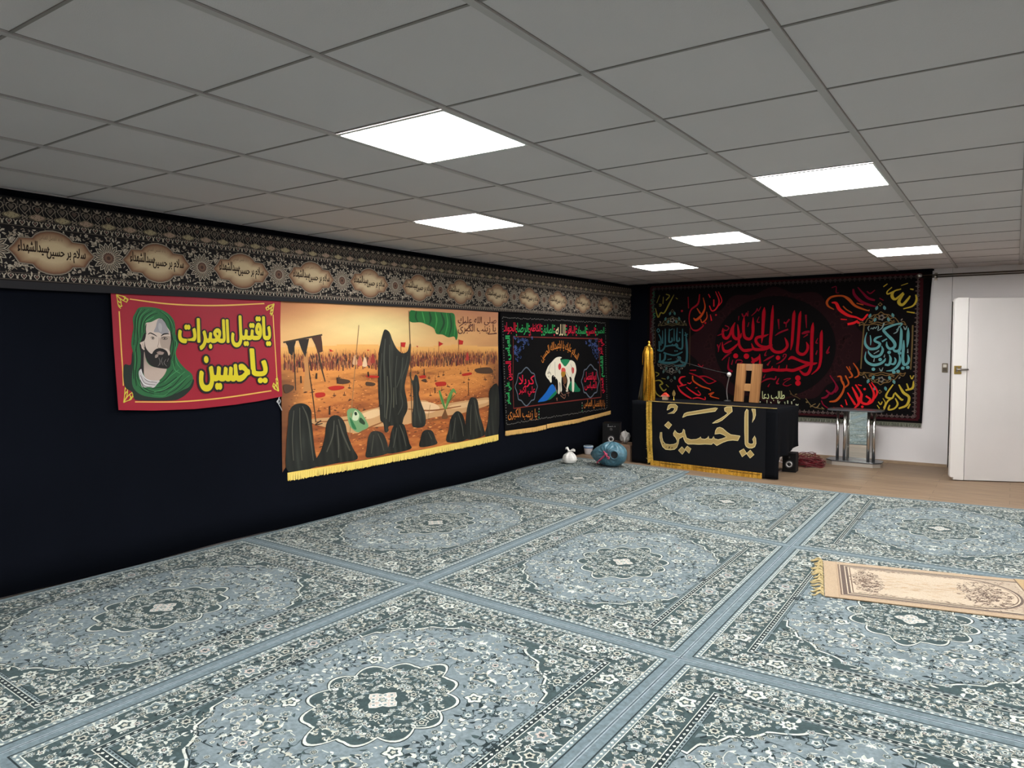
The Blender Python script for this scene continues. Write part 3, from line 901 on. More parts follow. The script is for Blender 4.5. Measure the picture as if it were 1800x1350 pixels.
    # dense flowers in medallion, spandrels and border
    def dense(test, n, rr, region, lay):
        ps = []
        for _ in range(n * 14):
            if len(ps) >= n: break
            u, v = rnd.uniform(region[0], region[1]), rnd.uniform(region[2], region[3]); r = rnd.choice(rr)
            if not test(u, v) or any((u - a) ** 2 + (v - b) ** 2 < (r + q + .003) ** 2 for a, b, q in ps): continue
            ps.append((u, v, r))
            flower(u, v, r, lay + 1, rnd.choice([(pale, slate, cream, dark), (pale, mid, pink, slate), (cream, mid, pale, dark), (mid, pale, dark, pink)]))
            for q in range(rnd.randint(2, 4)):
                a = rnd.uniform(0, 6.28); leafy(u + r * .8 * math.cos(a), v + r * .8 * math.sin(a), a + rnd.uniform(-.6, .6), r * rnd.uniform(.7, 1.3), r * .55, rnd.choice([pale, mid, cream, pale, dark]), lay)
    dense(lambda u, v: in_med(u, v, .86) and not in_med(u, v, .66), 24, [.010, .014, .018, .026], (0, .3, 0, .33), L + 8)
    dense(lambda u, v: in_med(u, v, .58) and not in_med(u, v, .32), 14, [.010, .014, .022, .030], (0, .2, 0, .24), L + 10)
    for k in range(120):
        u, v = rnd.uniform(0, .27), rnd.uniform(0, .31)
        if not in_med(u, v, .9) or in_med(u, v, .33): continue
        leafy(u, v, rnd.uniform(0, 6.28), rnd.uniform(.014, .03), rnd.uniform(.006, .012), rnd.choice([pale, mid, mid, pale, cream, dark]), L + 8)
    dense(lambda u, v: (max(0, fu - u) / .50) + (max(0, fv - v) / .44) < .62 and u < fu - .015 and v < fv - .015, 84, [.009, .012, .018, .024, .032], (fu - .42, fu, fv - .4, fv), L + 6)
    for k in range(150):
        u, v = fu - rnd.uniform(.01, .42), fv - rnd.uniform(.01, .40)
        if (fu - u) / .50 + (fv - v) / .44 > .66: continue
        leafy(u, v, rnd.uniform(0, 6.28), rnd.uniform(.016, .04), rnd.uniform(.007, .013), rnd.choice([pale, mid, mid, cream, pale]), L + 5)
    for k in range(16):
        leafy(rnd.uniform(.0, .05), rnd.uniform(.27, .345), rnd.uniform(0, 6.28), .022, .009, rnd.choice([pale, mid, cream]), L + 8)
    m = (B0 + B1) / 2; hw = (B1 - B0) / 2
    # border: big rosettes in step, fillers between, a running vine
    nb = 7
    for k in range(nb):
        v = (k + .3) * (HV - m) / nb * 1.0
        flower(HU - m + .018 * (-1) ** k, v, .05 if k % 2 else .042, L + 8, kinds[k % 6])
    for k in range(5):
        u = (k + .3) * (HU - m) / 5
        flower(u, HV - m + .018 * (-1) ** k, .05 if k % 2 else .042, L + 8, kinds[(k + 2) % 6])
    dense(lambda u, v: B0 + .012 < HU - u < B1 - .01 and v < HV - B0 - .02, 74, [.010, .014, .018, .024], (HU - B1, HU - B0, 0, HV - B0), L + 5)
    dense(lambda u, v: B0 + .012 < HV - v < B1 - .01 and u < HU - B1, 54, [.010, .014, .018, .024], (0, HU - B1, HV - B1, HV - B0), L + 5)
    for _ in range(260):
        if rnd.random() < .58: u, v = HU - rnd.uniform(B0 + .012, B1 - .012), rnd.uniform(0, HV - B0 - .02)
        else: u, v = rnd.uniform(0, HU - B1), HV - rnd.uniform(B0 + .012, B1 - .012)
        leafy(u, v, rnd.uniform(0, 6.28), rnd.uniform(.016, .036), rnd.uniform(.008, .014), rnd.choice([pale, mid, cream, mid, dark]), L + 4)
    return c, HU, HV

RUGC = dict(edge=(112, 129, 136), edge2=(150, 164, 170), slate=(64, 82, 84), slate2=(58, 76, 78), mid=(120, 136, 140), field=(126, 141, 147),
            pale=(210, 216, 208), cream=(190, 190, 176), pink=(198, 186, 178), dark=(34, 49, 53))
M_rug = printed('carpet_pile', rough=.97, gain=RUGGAIN, grain=.22, gscale=55, sheen=.06, spec=.08, bump=.5, bscale=420)
M_rugside = mat('carpet_edge', (96, 116, 128), .95)
_rc, HU_, HV_ = rug_pattern()
_rv = _rc.arrays()
rnode = {  # corners of the carpets on the floor, counted from the wall and from the camera
 (0, 0): (-4.822, 1.12), (1, 0): (-2.985, 1.04), (2, 0): (-1.235, .95), (3, 0): (.50, .93),
 (0, 1): (-4.834, 3.42), (1, 1): (-3.010, 3.362), (2, 1): (-1.262, 3.236), (3, 1): (.47, 3.256),
 (0, 2): (-4.845, 5.875), (1, 2): (-3.046, 5.797), (2, 2): (-1.315, 5.536), (3, 2): (.43, 5.547),
 (0, 3): (-4.838, 8.43), (1, 3): (-3.092, 8.19), (2, 3): (-1.348, 7.857), (3, 3): (.40, 7.985)}
for j in range(4): rnode[(4, j)] = (rnode[(3, j)][0] + 1.75, rnode[(3, j)][1] + .02)
for i in range(5): rnode[(i, -1)] = (rnode[(i, 0)][0] + .03, rnode[(i, 0)][1] - 2.31)
rnode_b = {1: (-3.092, 7.965)}
RLAB = {(0, 0): 'patterned blue grey carpet nearest the camera along the black wall', (0, 1): 'patterned blue grey carpet along the black wall below the battlefield picture',
        (0, 2): 'patterned blue grey carpet in the far corner under the refuse bag', (1, 0): 'patterned blue grey carpet at bottom centre of the photo, its medallion closest',
        (1, 1): 'patterned blue grey carpet in the very middle of the floor', (1, 2): 'patterned blue grey carpet directly before the draped table',
        (2, 0): 'patterned blue grey carpet cut off by the bottom right photo corner', (2, 1): 'patterned blue grey carpet lying under the beige prayer rug',
        (2, 2): 'patterned blue grey carpet at the far right, in front of the door'}
for k in [(3, 0), (3, 1), (3, 2), (0, -1), (1, -1), (2, -1), (3, -1)]: RLAB[k] = 'added unseen patterned blue grey carpet, behind or right of the camera'  # unseen carpets added to tint the bounced light
for (i, j), lab in RLAB.items():
    g = .004
    P = [np.array(rnode[k]) for k in ((i, j), (i + 1, j), (i + 1, j + 1), (i, j + 1))]
    if (i, j) == (1, 2): P[3] = np.array(rnode_b[1])
    cen = sum(P) / 4
    P = [p + (cen - p) / np.linalg.norm(cen - p) * g for p in P]
    s = (_rv[:, 0] + HU_) / (2 * HU_); q = (_rv[:, 1] + HV_) / (2 * HV_)
    xy = ((1 - s) * (1 - q))[:, None] * P[0] + (s * (1 - q))[:, None] * P[1] + (s * q)[:, None] * P[2] + ((1 - s) * q)[:, None] * P[3]
    c = Canvas(); c.F = _rc.F; c.C = _rc.C; c.n = _rc.n
    vv = np.concatenate([xy - cen, (_rv[:, 2] + .008)[:, None]], 1)
    c.V = [vv]
    t = thing('carpet', lab, 'carpet', (cen[0], cen[1], .0005), 0, 'blue grey carpets laid edge to edge')
    c.build('pile', M_rug, t)
    e = MB().prism([tuple(p - cen) for p in P], 0, .0079)
    e.build('backing', M_rugside, t)
# artwork outlines, in centimetres on each cloth
ART = {
 'table': [
  ('p','G',0,[(153.1,76.5),(151.2,73.1),(150.9,66.3),(151.1,51.4),(151.8,37.2),(153,34.7),(156.1,33.1),(160,33.5),(163.1,35.2),(164.5,39.1),(164.1,44.2),(162.9,47.3),(160.6,43.2),(161.8,40),(160.7,38),(157.6,37.7),(155.2,39),(155.2,44.2),(154.8,66.6),(154.7,75.5)]),
  ('p','G',0,[(158.9,76.9),(163.1,77.1),(163.4,70.9),(162.2,66.3),(159.9,62.1),(161,68.5),(160.5,72.9)]),
  ('p','G',0,[(145.2,28.3),(150.3,31.6),(153.9,26.9),(148.6,22.4)]),
  ('p','G',0,[(153.7,26.5),(158.1,30.9),(162.4,26.2),(157.9,21.9)]),
  ('p','G',0,[(145.7,45.7),(143,40.3),(137,40.4),(130.6,39.1),(124.9,36.7),(117.5,32.4),(112.9,35.2),(111.2,33.1),(102.4,32.7),(94.7,31.6),(87.8,31.4),(80.8,30.8),(77.2,32.8),(75,36.6),(74,39.3),(71.8,38),(68.7,36.1),(67.9,30.4),(65.7,25.4),(62.1,22.6),(56.7,21.5),(50.3,21.5),(46.1,24.4),(43.2,30.6),(41.9,35.4),(42.6,41.6),(44.9,42),(45,35.7),(46.5,30.9),(49.7,28),(55.7,27.7),(61.2,28.6),(65.6,30.6),(66.5,33.5),(64.2,37.3),(61.5,39.5),(61,41.9),(62.9,46),(65.5,43),(69.1,42.1),(72.7,43.6),(74.2,48.1),(75.7,47),(76.2,43.1),(78.5,37.7),(84.2,36.2),(91.2,37.2),(95.5,39.2),(96.7,40.8),(97.6,38.6),(102.3,38.2),(105.7,40),(106.9,42.5),(107.5,39.2),(111.6,39.4),(113.6,42.6),(114.5,40),(119.1,39.2),(124,40.8),(129.3,43.2),(125.6,45.5),(121.4,46.7),(114.8,45.4),(115.6,49.4),(117.6,52.6),(120.9,53.8),(124.6,52.7),(129.6,48.9),(134.5,46.3),(140.1,46)]),
  ('p','G',0,[(68,22),(72.9,26.9),(77.3,22.9),(73.1,17.7)]),
  ('p','G',0,[(76.9,24.4),(79.9,28.3),(84.8,25.6),(82.5,20)]),
  ('p','G',0,[(48.6,50.8),(53.6,55.8),(58.3,52.1),(54.4,47)]),
  ('p','G',0,[(51.6,69.5),(53.3,75.2),(56.1,77),(62.8,77.3),(66,74.7),(64.7,70.2),(61.2,66.4),(52.5,65.3),(59.8,68.3),(62,71.7),(60.6,73.2),(57,73),(54.3,70.8)]),
  ('p','G',0,[(72.9,62),(75,66.5),(78.6,68.3),(115.2,75.9),(117.9,75.8),(114.9,72),(78.6,64.7)]),
  ('p','G',0,[(111.7,57.7),(116.3,61),(121.2,63.6),(126.9,67.4),(130.5,70.7),(126.8,73.1),(126.3,76.1),(129.2,77.8),(135.2,78.2),(135.9,72.9),(133.3,70.9),(129.3,67.2),(123.7,62.2),(118,59.2)]),
 ],
 'tmark': [
  ('q',[(27.2,77.9),(176.8,79),(178,8.7),(33.2,0.1),(29.9,-2)]),
 ],
 'centre': [
  ('s',(150,12,28),[(-208.8,167.9,0.6),(-209.4,162.1,3.6),(-209.5,147.2,3.9),(-209.6,130.7,3.6),(-212.1,118.2,2.8),(-220.6,109.3,0.8)]),
  ('s',(150,12,28),[(-219.9,178,0.6),(-220.6,170.5,4),(-221.1,155.6,4.2),(-221,130.6,4.1),(-221.2,120.6,3.7),(-224.6,111.3,4.1),(-230.1,109.5,3.7),(-235.8,114.5,1.6)]),
  ('s',(150,12,28),[(-250.7,128.6,1.2),(-245.9,131.6,4.1),(-238.5,128.8,3.3),(-228.8,125.1,3.7),(-219.3,123.5,3.7),(-213.8,124.8,1.2)]),
  ('s',(150,12,28),[(-219.3,123.9,1.6),(-227.2,121.3,3.7),(-236.7,117,4.1),(-244.7,114.3,4.1),(-252.5,115,3.8),(-257.9,114.5,4),(-264.5,114.4,3.8),(-270.3,115.1,3.8),(-277.9,113.7,4.3),(-283.8,113.6,4.1),(-287.3,118.7,3.4),(-287.9,127.4,2.6),(-288.4,136.1,0.7)]),
  ('s',(150,12,28),[(-252.2,121.8,0.7),(-252.9,115,2.1)]),
  ('s',(150,12,28),[(-262.1,120.8,0.7),(-263.2,114.8,2.1)]),
  ('s',(150,12,28),[(-271.3,119.8,0.7),(-272.8,114.7,2.1)]),
  ('s',(150,12,28),[(-288.4,134.3,0.9),(-290.9,130,4.3),(-296,127.3,4.8),(-299.5,131.7,0.9)]),
  ('s',(150,12,28),[(-295.1,127.3,3.5),(-298.5,123.4,4.8)]),
  ('s',(150,12,28),[(-235.7,193.3,0.7),(-236.8,186.7,3.7),(-237.6,168.3,3.7),(-238.5,151.5,3.7),(-239.1,140.5,3.7),(-235.4,136.4,4.1),(-230.6,136.4,3.7),(-226.7,141.4,3.3),(-226.1,147.3,3.3),(-228.1,152.3,0.8)]),
  ('s',(150,12,28),[(-243.7,194.4,0.7),(-244.4,187.7,4.1),(-245.3,168.4,3.7),(-246.2,151.5,3.3),(-247.7,141.4,0.7)]),
  ('s',(150,12,28),[(-271.8,202,0.7),(-272.4,190.1,3.8),(-273.3,168.7,4.1),(-274.3,151.6,4.1),(-272.5,143,4.2),(-266.6,138.8,4.1),(-258.3,139.6,3.8),(-252.6,145.6,3.5),(-252.7,151.5,3.5),(-255.7,158.3,0.8)]),
  ('s',(150,12,28),[(-277,162.8,0.7),(-283.7,160.3,3.4),(-292.2,158.6,3.9),(-293.8,153.4,3.9),(-288.6,147.3,3.9),(-280.1,145.6,3.4),(-274.2,148.2,2.5)]),
  ('s',(150,12,28),[(-283.1,199.8,0.7),(-283.8,192.1,4.7),(-284.4,177.5,4.1),(-285,162.9,3.6),(-286.1,150.8,0.7)]),
  ('s',(150,12,28),[(-271.7,149,1.7),(-278.4,143.9,3.8),(-288.5,142.1,3.9),(-296.3,143,3.9),(-298.9,148.2,1.7),(-299.8,150.8,0.7)]),
  ('s',(150,12,28),[(-296.3,143,1.7),(-304,141.2,4.2),(-311,141.2,3.9),(-316.3,147.4,3.7),(-317.3,156.1,3.3),(-317.9,166.7,3.1),(-319.4,177.2,0.9)]),
  ('s',(150,12,28),[(-317.7,150.9,1.8),(-325.1,143.8,3.7),(-332.2,139.4,4.5),(-337.6,140.3,4),(-339.9,145.6,2.7),(-340.5,152.7,0.7)]),
  ('s',(150,12,28),[(-310.4,187.6,0.9),(-311.1,179.7,3.7),(-310.9,166.6,3.7),(-308.6,158.7,4.2),(-301.7,156.9,3.9),(-298.3,163.9,3.6),(-298.1,175.1,3.9),(-298.2,186.4,0.7)]),
  ('s',(150,12,28),[(-323,179.9,0.9),(-326,171.2,3.5),(-325.4,161.5,4),(-320.9,157,4.2),(-315.6,159.6,3.7),(-314,164.9,0.9)]),
  ('s',(150,12,28),[(-323,179.9,0.9),(-327.3,172.1,2.7),(-329.9,163.3,3.4),(-334.3,158,4),(-338.8,159.8,3.8),(-340.2,166.9,2.9),(-339.9,172.3,0.7)]),
  ('s',(120,14,34),[(-337.2,175.8,1.4),(-332.7,173.9,1.6),(-331.8,171.3,1.6),(-335.3,168.7,1.6),(-338.9,170.5,1.3)]),
  ('s',(120,14,34),[(-347.9,161.7,0.7),(-341.5,164.3,1.8),(-337.1,169.6,1.3)]),
  ('s',(120,14,34),[(-313.5,192,1.6),(-311.7,188,1.7),(-308.7,189.3,1.6),(-307.4,192.7,1.2),(-305.6,188.3,1.7),(-305.3,195.3,0.9)]),
  ('s',(120,14,34),[(-300.4,188.6,0.9),(-294.5,194.1,1.4),(-292.8,198.4,1),(-291.1,194.9,1.2),(-287.8,200.8,0.9)]),
  ('s',(120,14,34),[(-317.8,188.6,1.2),(-318.2,182.5,0.7)]),
  ('s',(120,14,34),[(-290.1,187.1,0.7),(-292.6,180.2,1.5),(-289.1,179.3,1.5)]),
  ('s',(120,14,34),[(-303.7,179.6,1.2),(-305.4,173.5,1.2)]),
  ('s',(120,14,34),[(-264.4,183.1,2.5),(-263.3,169.5,0.7)]),
  ('s',(120,14,34),[(-257.3,178.7,2.5),(-254,177.8,2.1),(-250,182.8,2.1)]),
  ('s',(120,14,34),[(-254,177.8,1.7),(-254.3,171.9,0.7)]),
  ('s',(120,14,34),[(-268.2,161,0.8),(-262,165.2,2.3),(-251.4,169.3,2.1)]),
  ('s',(120,14,34),[(-229.2,188.2,2.4),(-228.1,170.6,0.7)]),
  ('s',(120,14,34),[(-233.9,163.2,2),(-229.6,164.8,3.7),(-224,166,2.8)]),
  ('s',(120,14,34),[(-231.8,158.2,0.8),(-226.3,162.3,2)]),
  ('s',(120,14,34),[(-213.6,157.2,0.8),(-215.9,151.4,1.5),(-213.5,150.6,1.3)]),
  ('s',(120,14,34),[(-214.1,141.4,0.8),(-215.6,135.6,1.8)]),
  ('s',(120,14,34),[(-199.1,146.4,0.8),(-202,138.2,2.8),(-198.9,139,1.2)]),
  ('s',(120,14,34),[(-341,126.9,0.9),(-334.8,133.2,2.5),(-327.3,138.1,1.6)]),
  ('s',(120,14,34),[(-338.6,148.3,0.9),(-333.3,151.8,2.1),(-327.5,154.4,1.6)]),
  ('s',(120,14,34),[(-347.7,149.2,1.8),(-345.8,143.8,1.8),(-346.2,138.4,0.7)]),
  ('s',(120,14,34),[(-345.8,143.8,1.6),(-342.7,151.8,0.9)]),
  ('s',(120,14,34),[(-266.3,122.5,0.7),(-259.7,126,1.8),(-254.8,131.1,1.8),(-253.3,135.4,1.5),(-256.6,135.4,1.3),(-257.3,132,1.3)]),
  ('s',(120,14,34),[(-283.2,126.2,0.9),(-276.5,130.1,2.6),(-269.4,134,1.3)]),
  ('s',(120,14,34),[(-273.9,126.7,0.8),(-278,120.6,2.6)]),
  ('s',(120,14,34),[(-279.2,140.4,0.7),(-281.6,134.4,1.9),(-279.1,134.4,1.2)]),
  ('s',(120,14,34),[(-330.3,131.4,0.7),(-331.5,122.5,1.8),(-331,114.5,3.1),(-325.5,111.1,2.7)]),
  ('s',(120,14,34),[(-325.3,127.9,0.7),(-327,120.8,1.8)]),
  ('s',(120,14,34),[(-321.3,122.7,1.2),(-319.6,127.1,1.6),(-313.4,127.1,1.6),(-312.5,124.5,1.2),(-318.6,121.8,1.8),(-310.7,122.8,0.9)]),
  ('s',(120,14,34),[(-288.6,95.3,0.7),(-280.2,100.7,2.1),(-273.5,102.6,2.1),(-267.6,101.9,2.1),(-266,106.2,1.2)]),
  ('s',(120,14,34),[(-262.2,103.7,0.8),(-265,96.8,2.5),(-262.1,96,1.3)]),
  ('s',(120,14,34),[(-256,101.3,1.2),(-251.1,103.1,1.2),(-247,103.2,1),(-252.7,99.7,0.8),(-256.7,95.3,1.2),(-251.7,93.3,1.2),(-246,95.6,0.8)]),
  ('s',(120,14,34),[(-280.3,108.5,0.7),(-282.8,103.2,1.9)]),
  ('s',(120,14,34),[(-274.2,95.7,0.7),(-276.7,91.3,1.9)]),
  ('d',(165,14,30),(-321.4,133.2,7.1)),
  ('d',(165,14,30),(-306.5,132.9,7.7)),
  ('d',(165,14,30),(-263.9,131.1,6.1)),
  ('d',(165,14,30),(-237.7,104.3,7.3)),
  ('d',(165,14,30),(-237.5,97.5,7.3)),
 ],
 'side': [
  ('s',(92,146,150),[(-122.1,166.5,0.8),(-115.9,174.4,1.7),(-125.4,172.8,2.5),(-135.7,167.6,3.2),(-134,163.1,3.2),(-126.6,155,3.5),(-123.3,149.6,3.5),(-124,145.2,3.2),(-128.7,143.4,3),(-132,147,2.5),(-132.5,152.3,0.8)]),
  ('s',(92,146,150),[(-117.4,170,0.8),(-116.5,163.8,2.9),(-116.9,148.7,3.2),(-118.3,141.6,3.4),(-123.1,140.7,3),(-125.9,145.2,1)]),
  ('s',(92,146,150),[(-109.1,169.4,0.8),(-109,161.9,3.2),(-109.1,152.2,2.7),(-109.7,145.2,0.7)]),
  ('s',(92,146,150),[(-137.9,159.5,1),(-144.4,156.9,2.7),(-145.9,153.3,2.8),(-140.1,149.7,3),(-143.3,144.3,3.1),(-151.5,143.4,3.3),(-156.5,148.8,3),(-157.1,156.1,1.7),(-155.2,164.2,0.7)]),
  ('s',(92,146,150),[(-138.1,147,0.9),(-136.7,141.6,2.9),(-139.8,135.3,3.1),(-147.1,133.4,3.1),(-152.2,137.9,2.1),(-153.1,141.5,0.7)]),
  ('s',(92,146,150),[(-132.2,155.9,1.5),(-137.8,152.4,2.1)]),
  ('s',(92,146,150),[(-151.4,160.5,0.9),(-150.5,154.2,1.6),(-150.7,147.9,0.7)]),
  ('s',(92,146,150),[(-155.9,139.7,0.7),(-156.6,131.5,1.9),(-153.6,126.1,3),(-146.9,123,3.5),(-139.6,124.5,3.1),(-134.8,128.1,2.7),(-133.3,131.7,0.9)]),
  ('s',(92,146,150),[(-133.9,123.6,2.6),(-129.1,123.7,2.9),(-127.6,130.9,2.7),(-129.3,136.2,0.8)]),
  ('s',(92,146,150),[(-127.5,124.6,1.7),(-123.5,124.7,2.7),(-122,129.2,2.2),(-123.3,132.7,0.8)]),
  ('s',(92,146,150),[(-118.2,136.3,0.8),(-117.2,128.3,2.9),(-120.2,121.2,3),(-125.7,116.6,2.2),(-132.1,115.6,0.7)]),
  ('s',(92,146,150),[(-113.5,154,0.8),(-113.7,145.2,3),(-114.1,131,3.2),(-112.4,123.9,3.3),(-108.5,125.8,2.8),(-107.5,131.1,2.5),(-108.8,136.4,0.7)]),
  ('d',(92,146,150),(-129.4,138.9,4.2)),
  ('d',(92,146,150),(-117.8,138.1,4.2)),
  ('d',(92,146,150),(-139.3,129.9,4.3)),
  ('d',(92,146,150),(-146.8,117.6,4.3)),
  ('d',(92,146,150),(-123.6,114.4,4.2)),
  ('d',(92,146,150),(-118.9,115.4,4.2)),
  ('d',(92,146,150),(-113.8,119.5,4.2)),
  ('d',(92,146,150),(-108.4,120.5,4.2)),
  ('s',(120,140,140),[(-152.5,172.3,0.7),(-154.1,169.6,1.2),(-152.8,166,0.7)]),
  ('s',(120,140,140),[(-151.2,168.2,1),(-149.6,169.6,1),(-148.3,168.2,1),(-147.1,170.4,1),(-145.5,169,1),(-143.9,171.3,1)]),
  ('s',(120,140,140),[(-142.7,173,0.7),(-142.2,169.4,1.2),(-143.4,166.8,0.7)]),
  ('s',(120,140,140),[(-135.9,175.6,1.7),(-138.2,169.4,1.4),(-142.9,165.9,0.7)]),
  ('s',(120,140,140),[(-125.1,162.1,0.8),(-121.2,164.7,1.5),(-119,171.8,0.7)]),
  ('s',(120,140,140),[(-114.3,171.2,0.7),(-112.2,167.2,1.5),(-110.4,171.6,0.7)]),
  ('s',(120,140,140),[(-145.9,131.6,0.7),(-146.6,127.1,1.6)]),
  ('s',(120,140,140),[(-140.3,119.1,0.7),(-137.8,115.5,1.5),(-135.8,120,0.7)]),
  ('s',(120,140,140),[(-134.2,136.2,0.7),(-134.9,132.6,1.5)]),
  ('s',(120,140,140),[(-108.9,143.4,0.7),(-108.8,138.1,1.5)]),
  ('s',(120,140,140),[(-146.8,137,0.9),(-140.8,141.1,1.4)]),
  ('s',(96,78,48),[(-158.7,173.3,1.6),(-160.2,145.2,1.6),(-161.3,117.8,1.6)]),
  ('s',(96,78,48),[(-104.2,172.4,1.7),(-104.3,145.2,1.7),(-105.2,117.9,1.5)]),
  ('s',(48,88,94),[(-394.7,163.2,0.8),(-393.3,152.9,2.9),(-392.4,136.2,3.1),(-393.6,123.4,3.2),(-399.6,118.2,2.9),(-411.8,118.6,1.3)]),
  ('s',(48,88,94),[(-436.8,124.2,3.3),(-427,122.3,3.5),(-416,122.5,3.2),(-407.8,124.5,2.9),(-402.4,129.7,2.9),(-406.5,131,1.9),(-399.7,123.3,2.9),(-395.6,123.4,1.8)]),
  ('s',(48,88,94),[(-434.1,136,2.4),(-434,124.2,2.7)]),
  ('s',(48,88,94),[(-425.8,137.4,2.7),(-427.1,126.9,3),(-435.4,122.9,1.9)]),
  ('s',(48,88,94),[(-428.6,137.4,2.4),(-420.2,134.8,2.1),(-410.6,133.6,2.4),(-401.2,137.5,2.1),(-399.2,138.8,1.1)]),
  ('s',(48,88,94),[(-422.2,127,1.3),(-416,128.3,1.3)]),
  ('s',(48,88,94),[(-438.4,141.3,2.2),(-431.4,140,2.7),(-426.6,146.5,2.4),(-426,157,2.4),(-426.1,172.6,1.1)]),
  ('s',(48,88,94),[(-425.9,146.5,2.4),(-417.6,147.8,2.1),(-409.4,147.8,2.7),(-405.3,143.9,2.4),(-399.9,143.9,2.6),(-399.4,156.8,2.4),(-399.5,172.2,1.1)]),
  ('s',(48,88,94),[(-419.9,172.5,1.1),(-420.2,159.5,2.4),(-419.7,153,2.7),(-415.6,154.3,2.4),(-415.7,159.5,1.3)]),
  ('s',(48,88,94),[(-412.4,172.4,0.8),(-412.2,154.3,2.1)]),
  ('s',(48,88,94),[(-407.7,173.6,0.8),(-408.2,159.4,2.4),(-407.4,154.3,2.7),(-404.1,155.5,2.1),(-404.4,159.4,1.1)]),
  ('s',(48,88,94),[(-430.3,170,0.8),(-430.1,150.5,2.2)]),
  ('s',(48,88,94),[(-436.5,164.9,1.4),(-432.9,157,2.2),(-432.8,147.8,1.9)]),
  ('s',(48,88,94),[(-419.2,169.9,1.1),(-414.5,172.4,1.1)]),
  ('s',(48,88,94),[(-404.9,167.1,1.3),(-402.2,166.5,1.3)]),
  ('s',(48,88,94),[(-435.7,154.4,1.9),(-434.9,138.7,2.4)]),
  ('s',(48,88,94),[(-411.5,147.8,1.6),(-408.8,150.4,1.9),(-406.7,147.2,1.9),(-409.4,145.2,1.6)]),
  ('s',(48,88,94),[(-439.4,170.2,1.4),(-437.3,172.8,1.4),(-435.2,170.1,1.4),(-437.2,167.5,1.4),(-439.4,169.9,1.1)]),
  ('s',(48,88,94),[(-395.4,167,1.3),(-392.7,160.6,1.3)]),
  ('s',(48,88,94),[(-396.7,162.6,1.3),(-391.4,164.4,1.3)]),
  ('d',(48,88,94),(-414.9,149.1,2.4)),
  ('d',(48,88,94),(-410.7,139.8,2.4)),
  ('d',(48,88,94),(-407.7,139.8,2.4)),
  ('s',(70,52,36),[(-442.2,174.1,1),(-441.7,121.5,1)]),
  ('s',(70,52,36),[(-388.2,173.3,0.9),(-388.2,118.3,0.9)]),
 ],
 'names': [
  ('s',(176,152,52),[(-117.9,217.1,1.3),(-125.4,214.7,1.9),(-127.8,209.1,3.5),(-123.9,204.8,2.7),(-115.4,212.8,1.3)]),
  ('s',(176,152,52),[(-114.7,211.4,1.6),(-120.1,201.8,3.7),(-116.2,197.5,3.2),(-110.2,204.3,2.6),(-107.8,208.4,1.3)]),
  ('s',(176,152,52),[(-101.7,209.5,1.3),(-100.9,202.5,2.3),(-105,195.7,1.8),(-114.9,192.6,1.1)]),
  ('s',(176,152,52),[(-128.1,219.7,1.1),(-133,215,1.3),(-132.9,211.5,1.6),(-127.9,213.4,1.9),(-121.7,216.6,1.3)]),
  ('s',(176,152,52),[(-108,216.7,1.3),(-104.3,215.8,1.6)]),
  ('s',(176,152,52),[(-111.1,189,1.1),(-102.4,187.3,1.6)]),
  ('s',(176,152,52),[(-137.6,220.8,1.1),(-133.2,224.2,1.1)]),
  ('s',(176,152,52),[(-118,221.3,0.8),(-110.6,223.8,0.8)]),
  ('s',(176,152,52),[(-104.6,75.5,1.1),(-107,69.7,1.9)]),
  ('s',(176,152,52),[(-117.7,99,1.3),(-112.4,89.3,3.2),(-106.1,83.8,2.9),(-108.3,73.9,2.7),(-117,69.2,1.9)]),
  ('s',(176,152,52),[(-110,92.2,1.9),(-102.6,95.2,2.6),(-101.6,103.7,1.3)]),
  ('s',(176,152,52),[(-109,100.6,1.3),(-106.3,92.3,2.1)]),
  ('s',(176,152,52),[(-124,98.8,1.3),(-130.1,88.6,1.9),(-131.3,82.9,2.4),(-124.9,81.7,2.2),(-122.5,87.5,1.6)]),
  ('s',(176,152,52),[(-121.9,88.9,1.9),(-114.7,80.7,2.4),(-112.2,80.8,1.3)]),
  ('s',(176,152,52),[(-133.5,67,1.4),(-129.9,77.2,1.9),(-124.9,81.7,1.6)]),
  ('s',(176,152,52),[(-127.2,73,1.4),(-128.4,67.3,2.2),(-122,69,1.9),(-118.4,74.9,2.1),(-121.1,81.8,1.3)]),
  ('s',(176,152,52),[(-141.4,72.4,0.8),(-138.7,68.2,1.1)]),
  ('s',(176,152,52),[(-140.2,76.8,1.1),(-137.5,73.3,1.4),(-135.7,77,1.1)]),
  ('s',(176,152,52),[(-135.1,81.3,0.8),(-132.2,75.7,1.1),(-134.2,69.1,0.8)]),
  ('s',(176,152,52),[(-105.5,110.6,0.8),(-103.5,106.4,1.3),(-101.8,110.7,0.8)]),
  ('s',(168,74,30),[(-194.7,194.2,1.1),(-201.7,198.8,2.3),(-203.2,204.7,2.9),(-197.8,210.4,2.6),(-185.5,211.4,2),(-177.3,206.7,3.6),(-169.1,197.8,2.8),(-154.5,191.6,1.4),(-153.2,193,0.8)]),
  ('s',(168,74,30),[(-167.9,201.3,1.1),(-159.9,198.9,1.1)]),
  ('s',(168,74,30),[(-183.9,198.2,1.4),(-179.7,193.7,1.4),(-172.9,189.2,1.1)]),
  ('s',(168,74,30),[(-197.9,74.3,1.4),(-189.6,76.2,2.9),(-182.9,85.3,2.6),(-180.4,94.2,2),(-181.9,101.5,1.1)]),
  ('s',(168,74,30),[(-188.9,107.3,1.4),(-184.8,107.4,2.3),(-183.3,101.5,2.3),(-179,92.8,1.4)]),
  ('s',(168,74,30),[(-170.2,125.2,1.1),(-164.7,116.6,1.9),(-163.9,109.3,1.7),(-168.5,106.3,1.4)]),
  ('s',(168,74,30),[(-178.2,120.7,1.1),(-171.2,109.1,2.2),(-175.2,106.1,1.7)]),
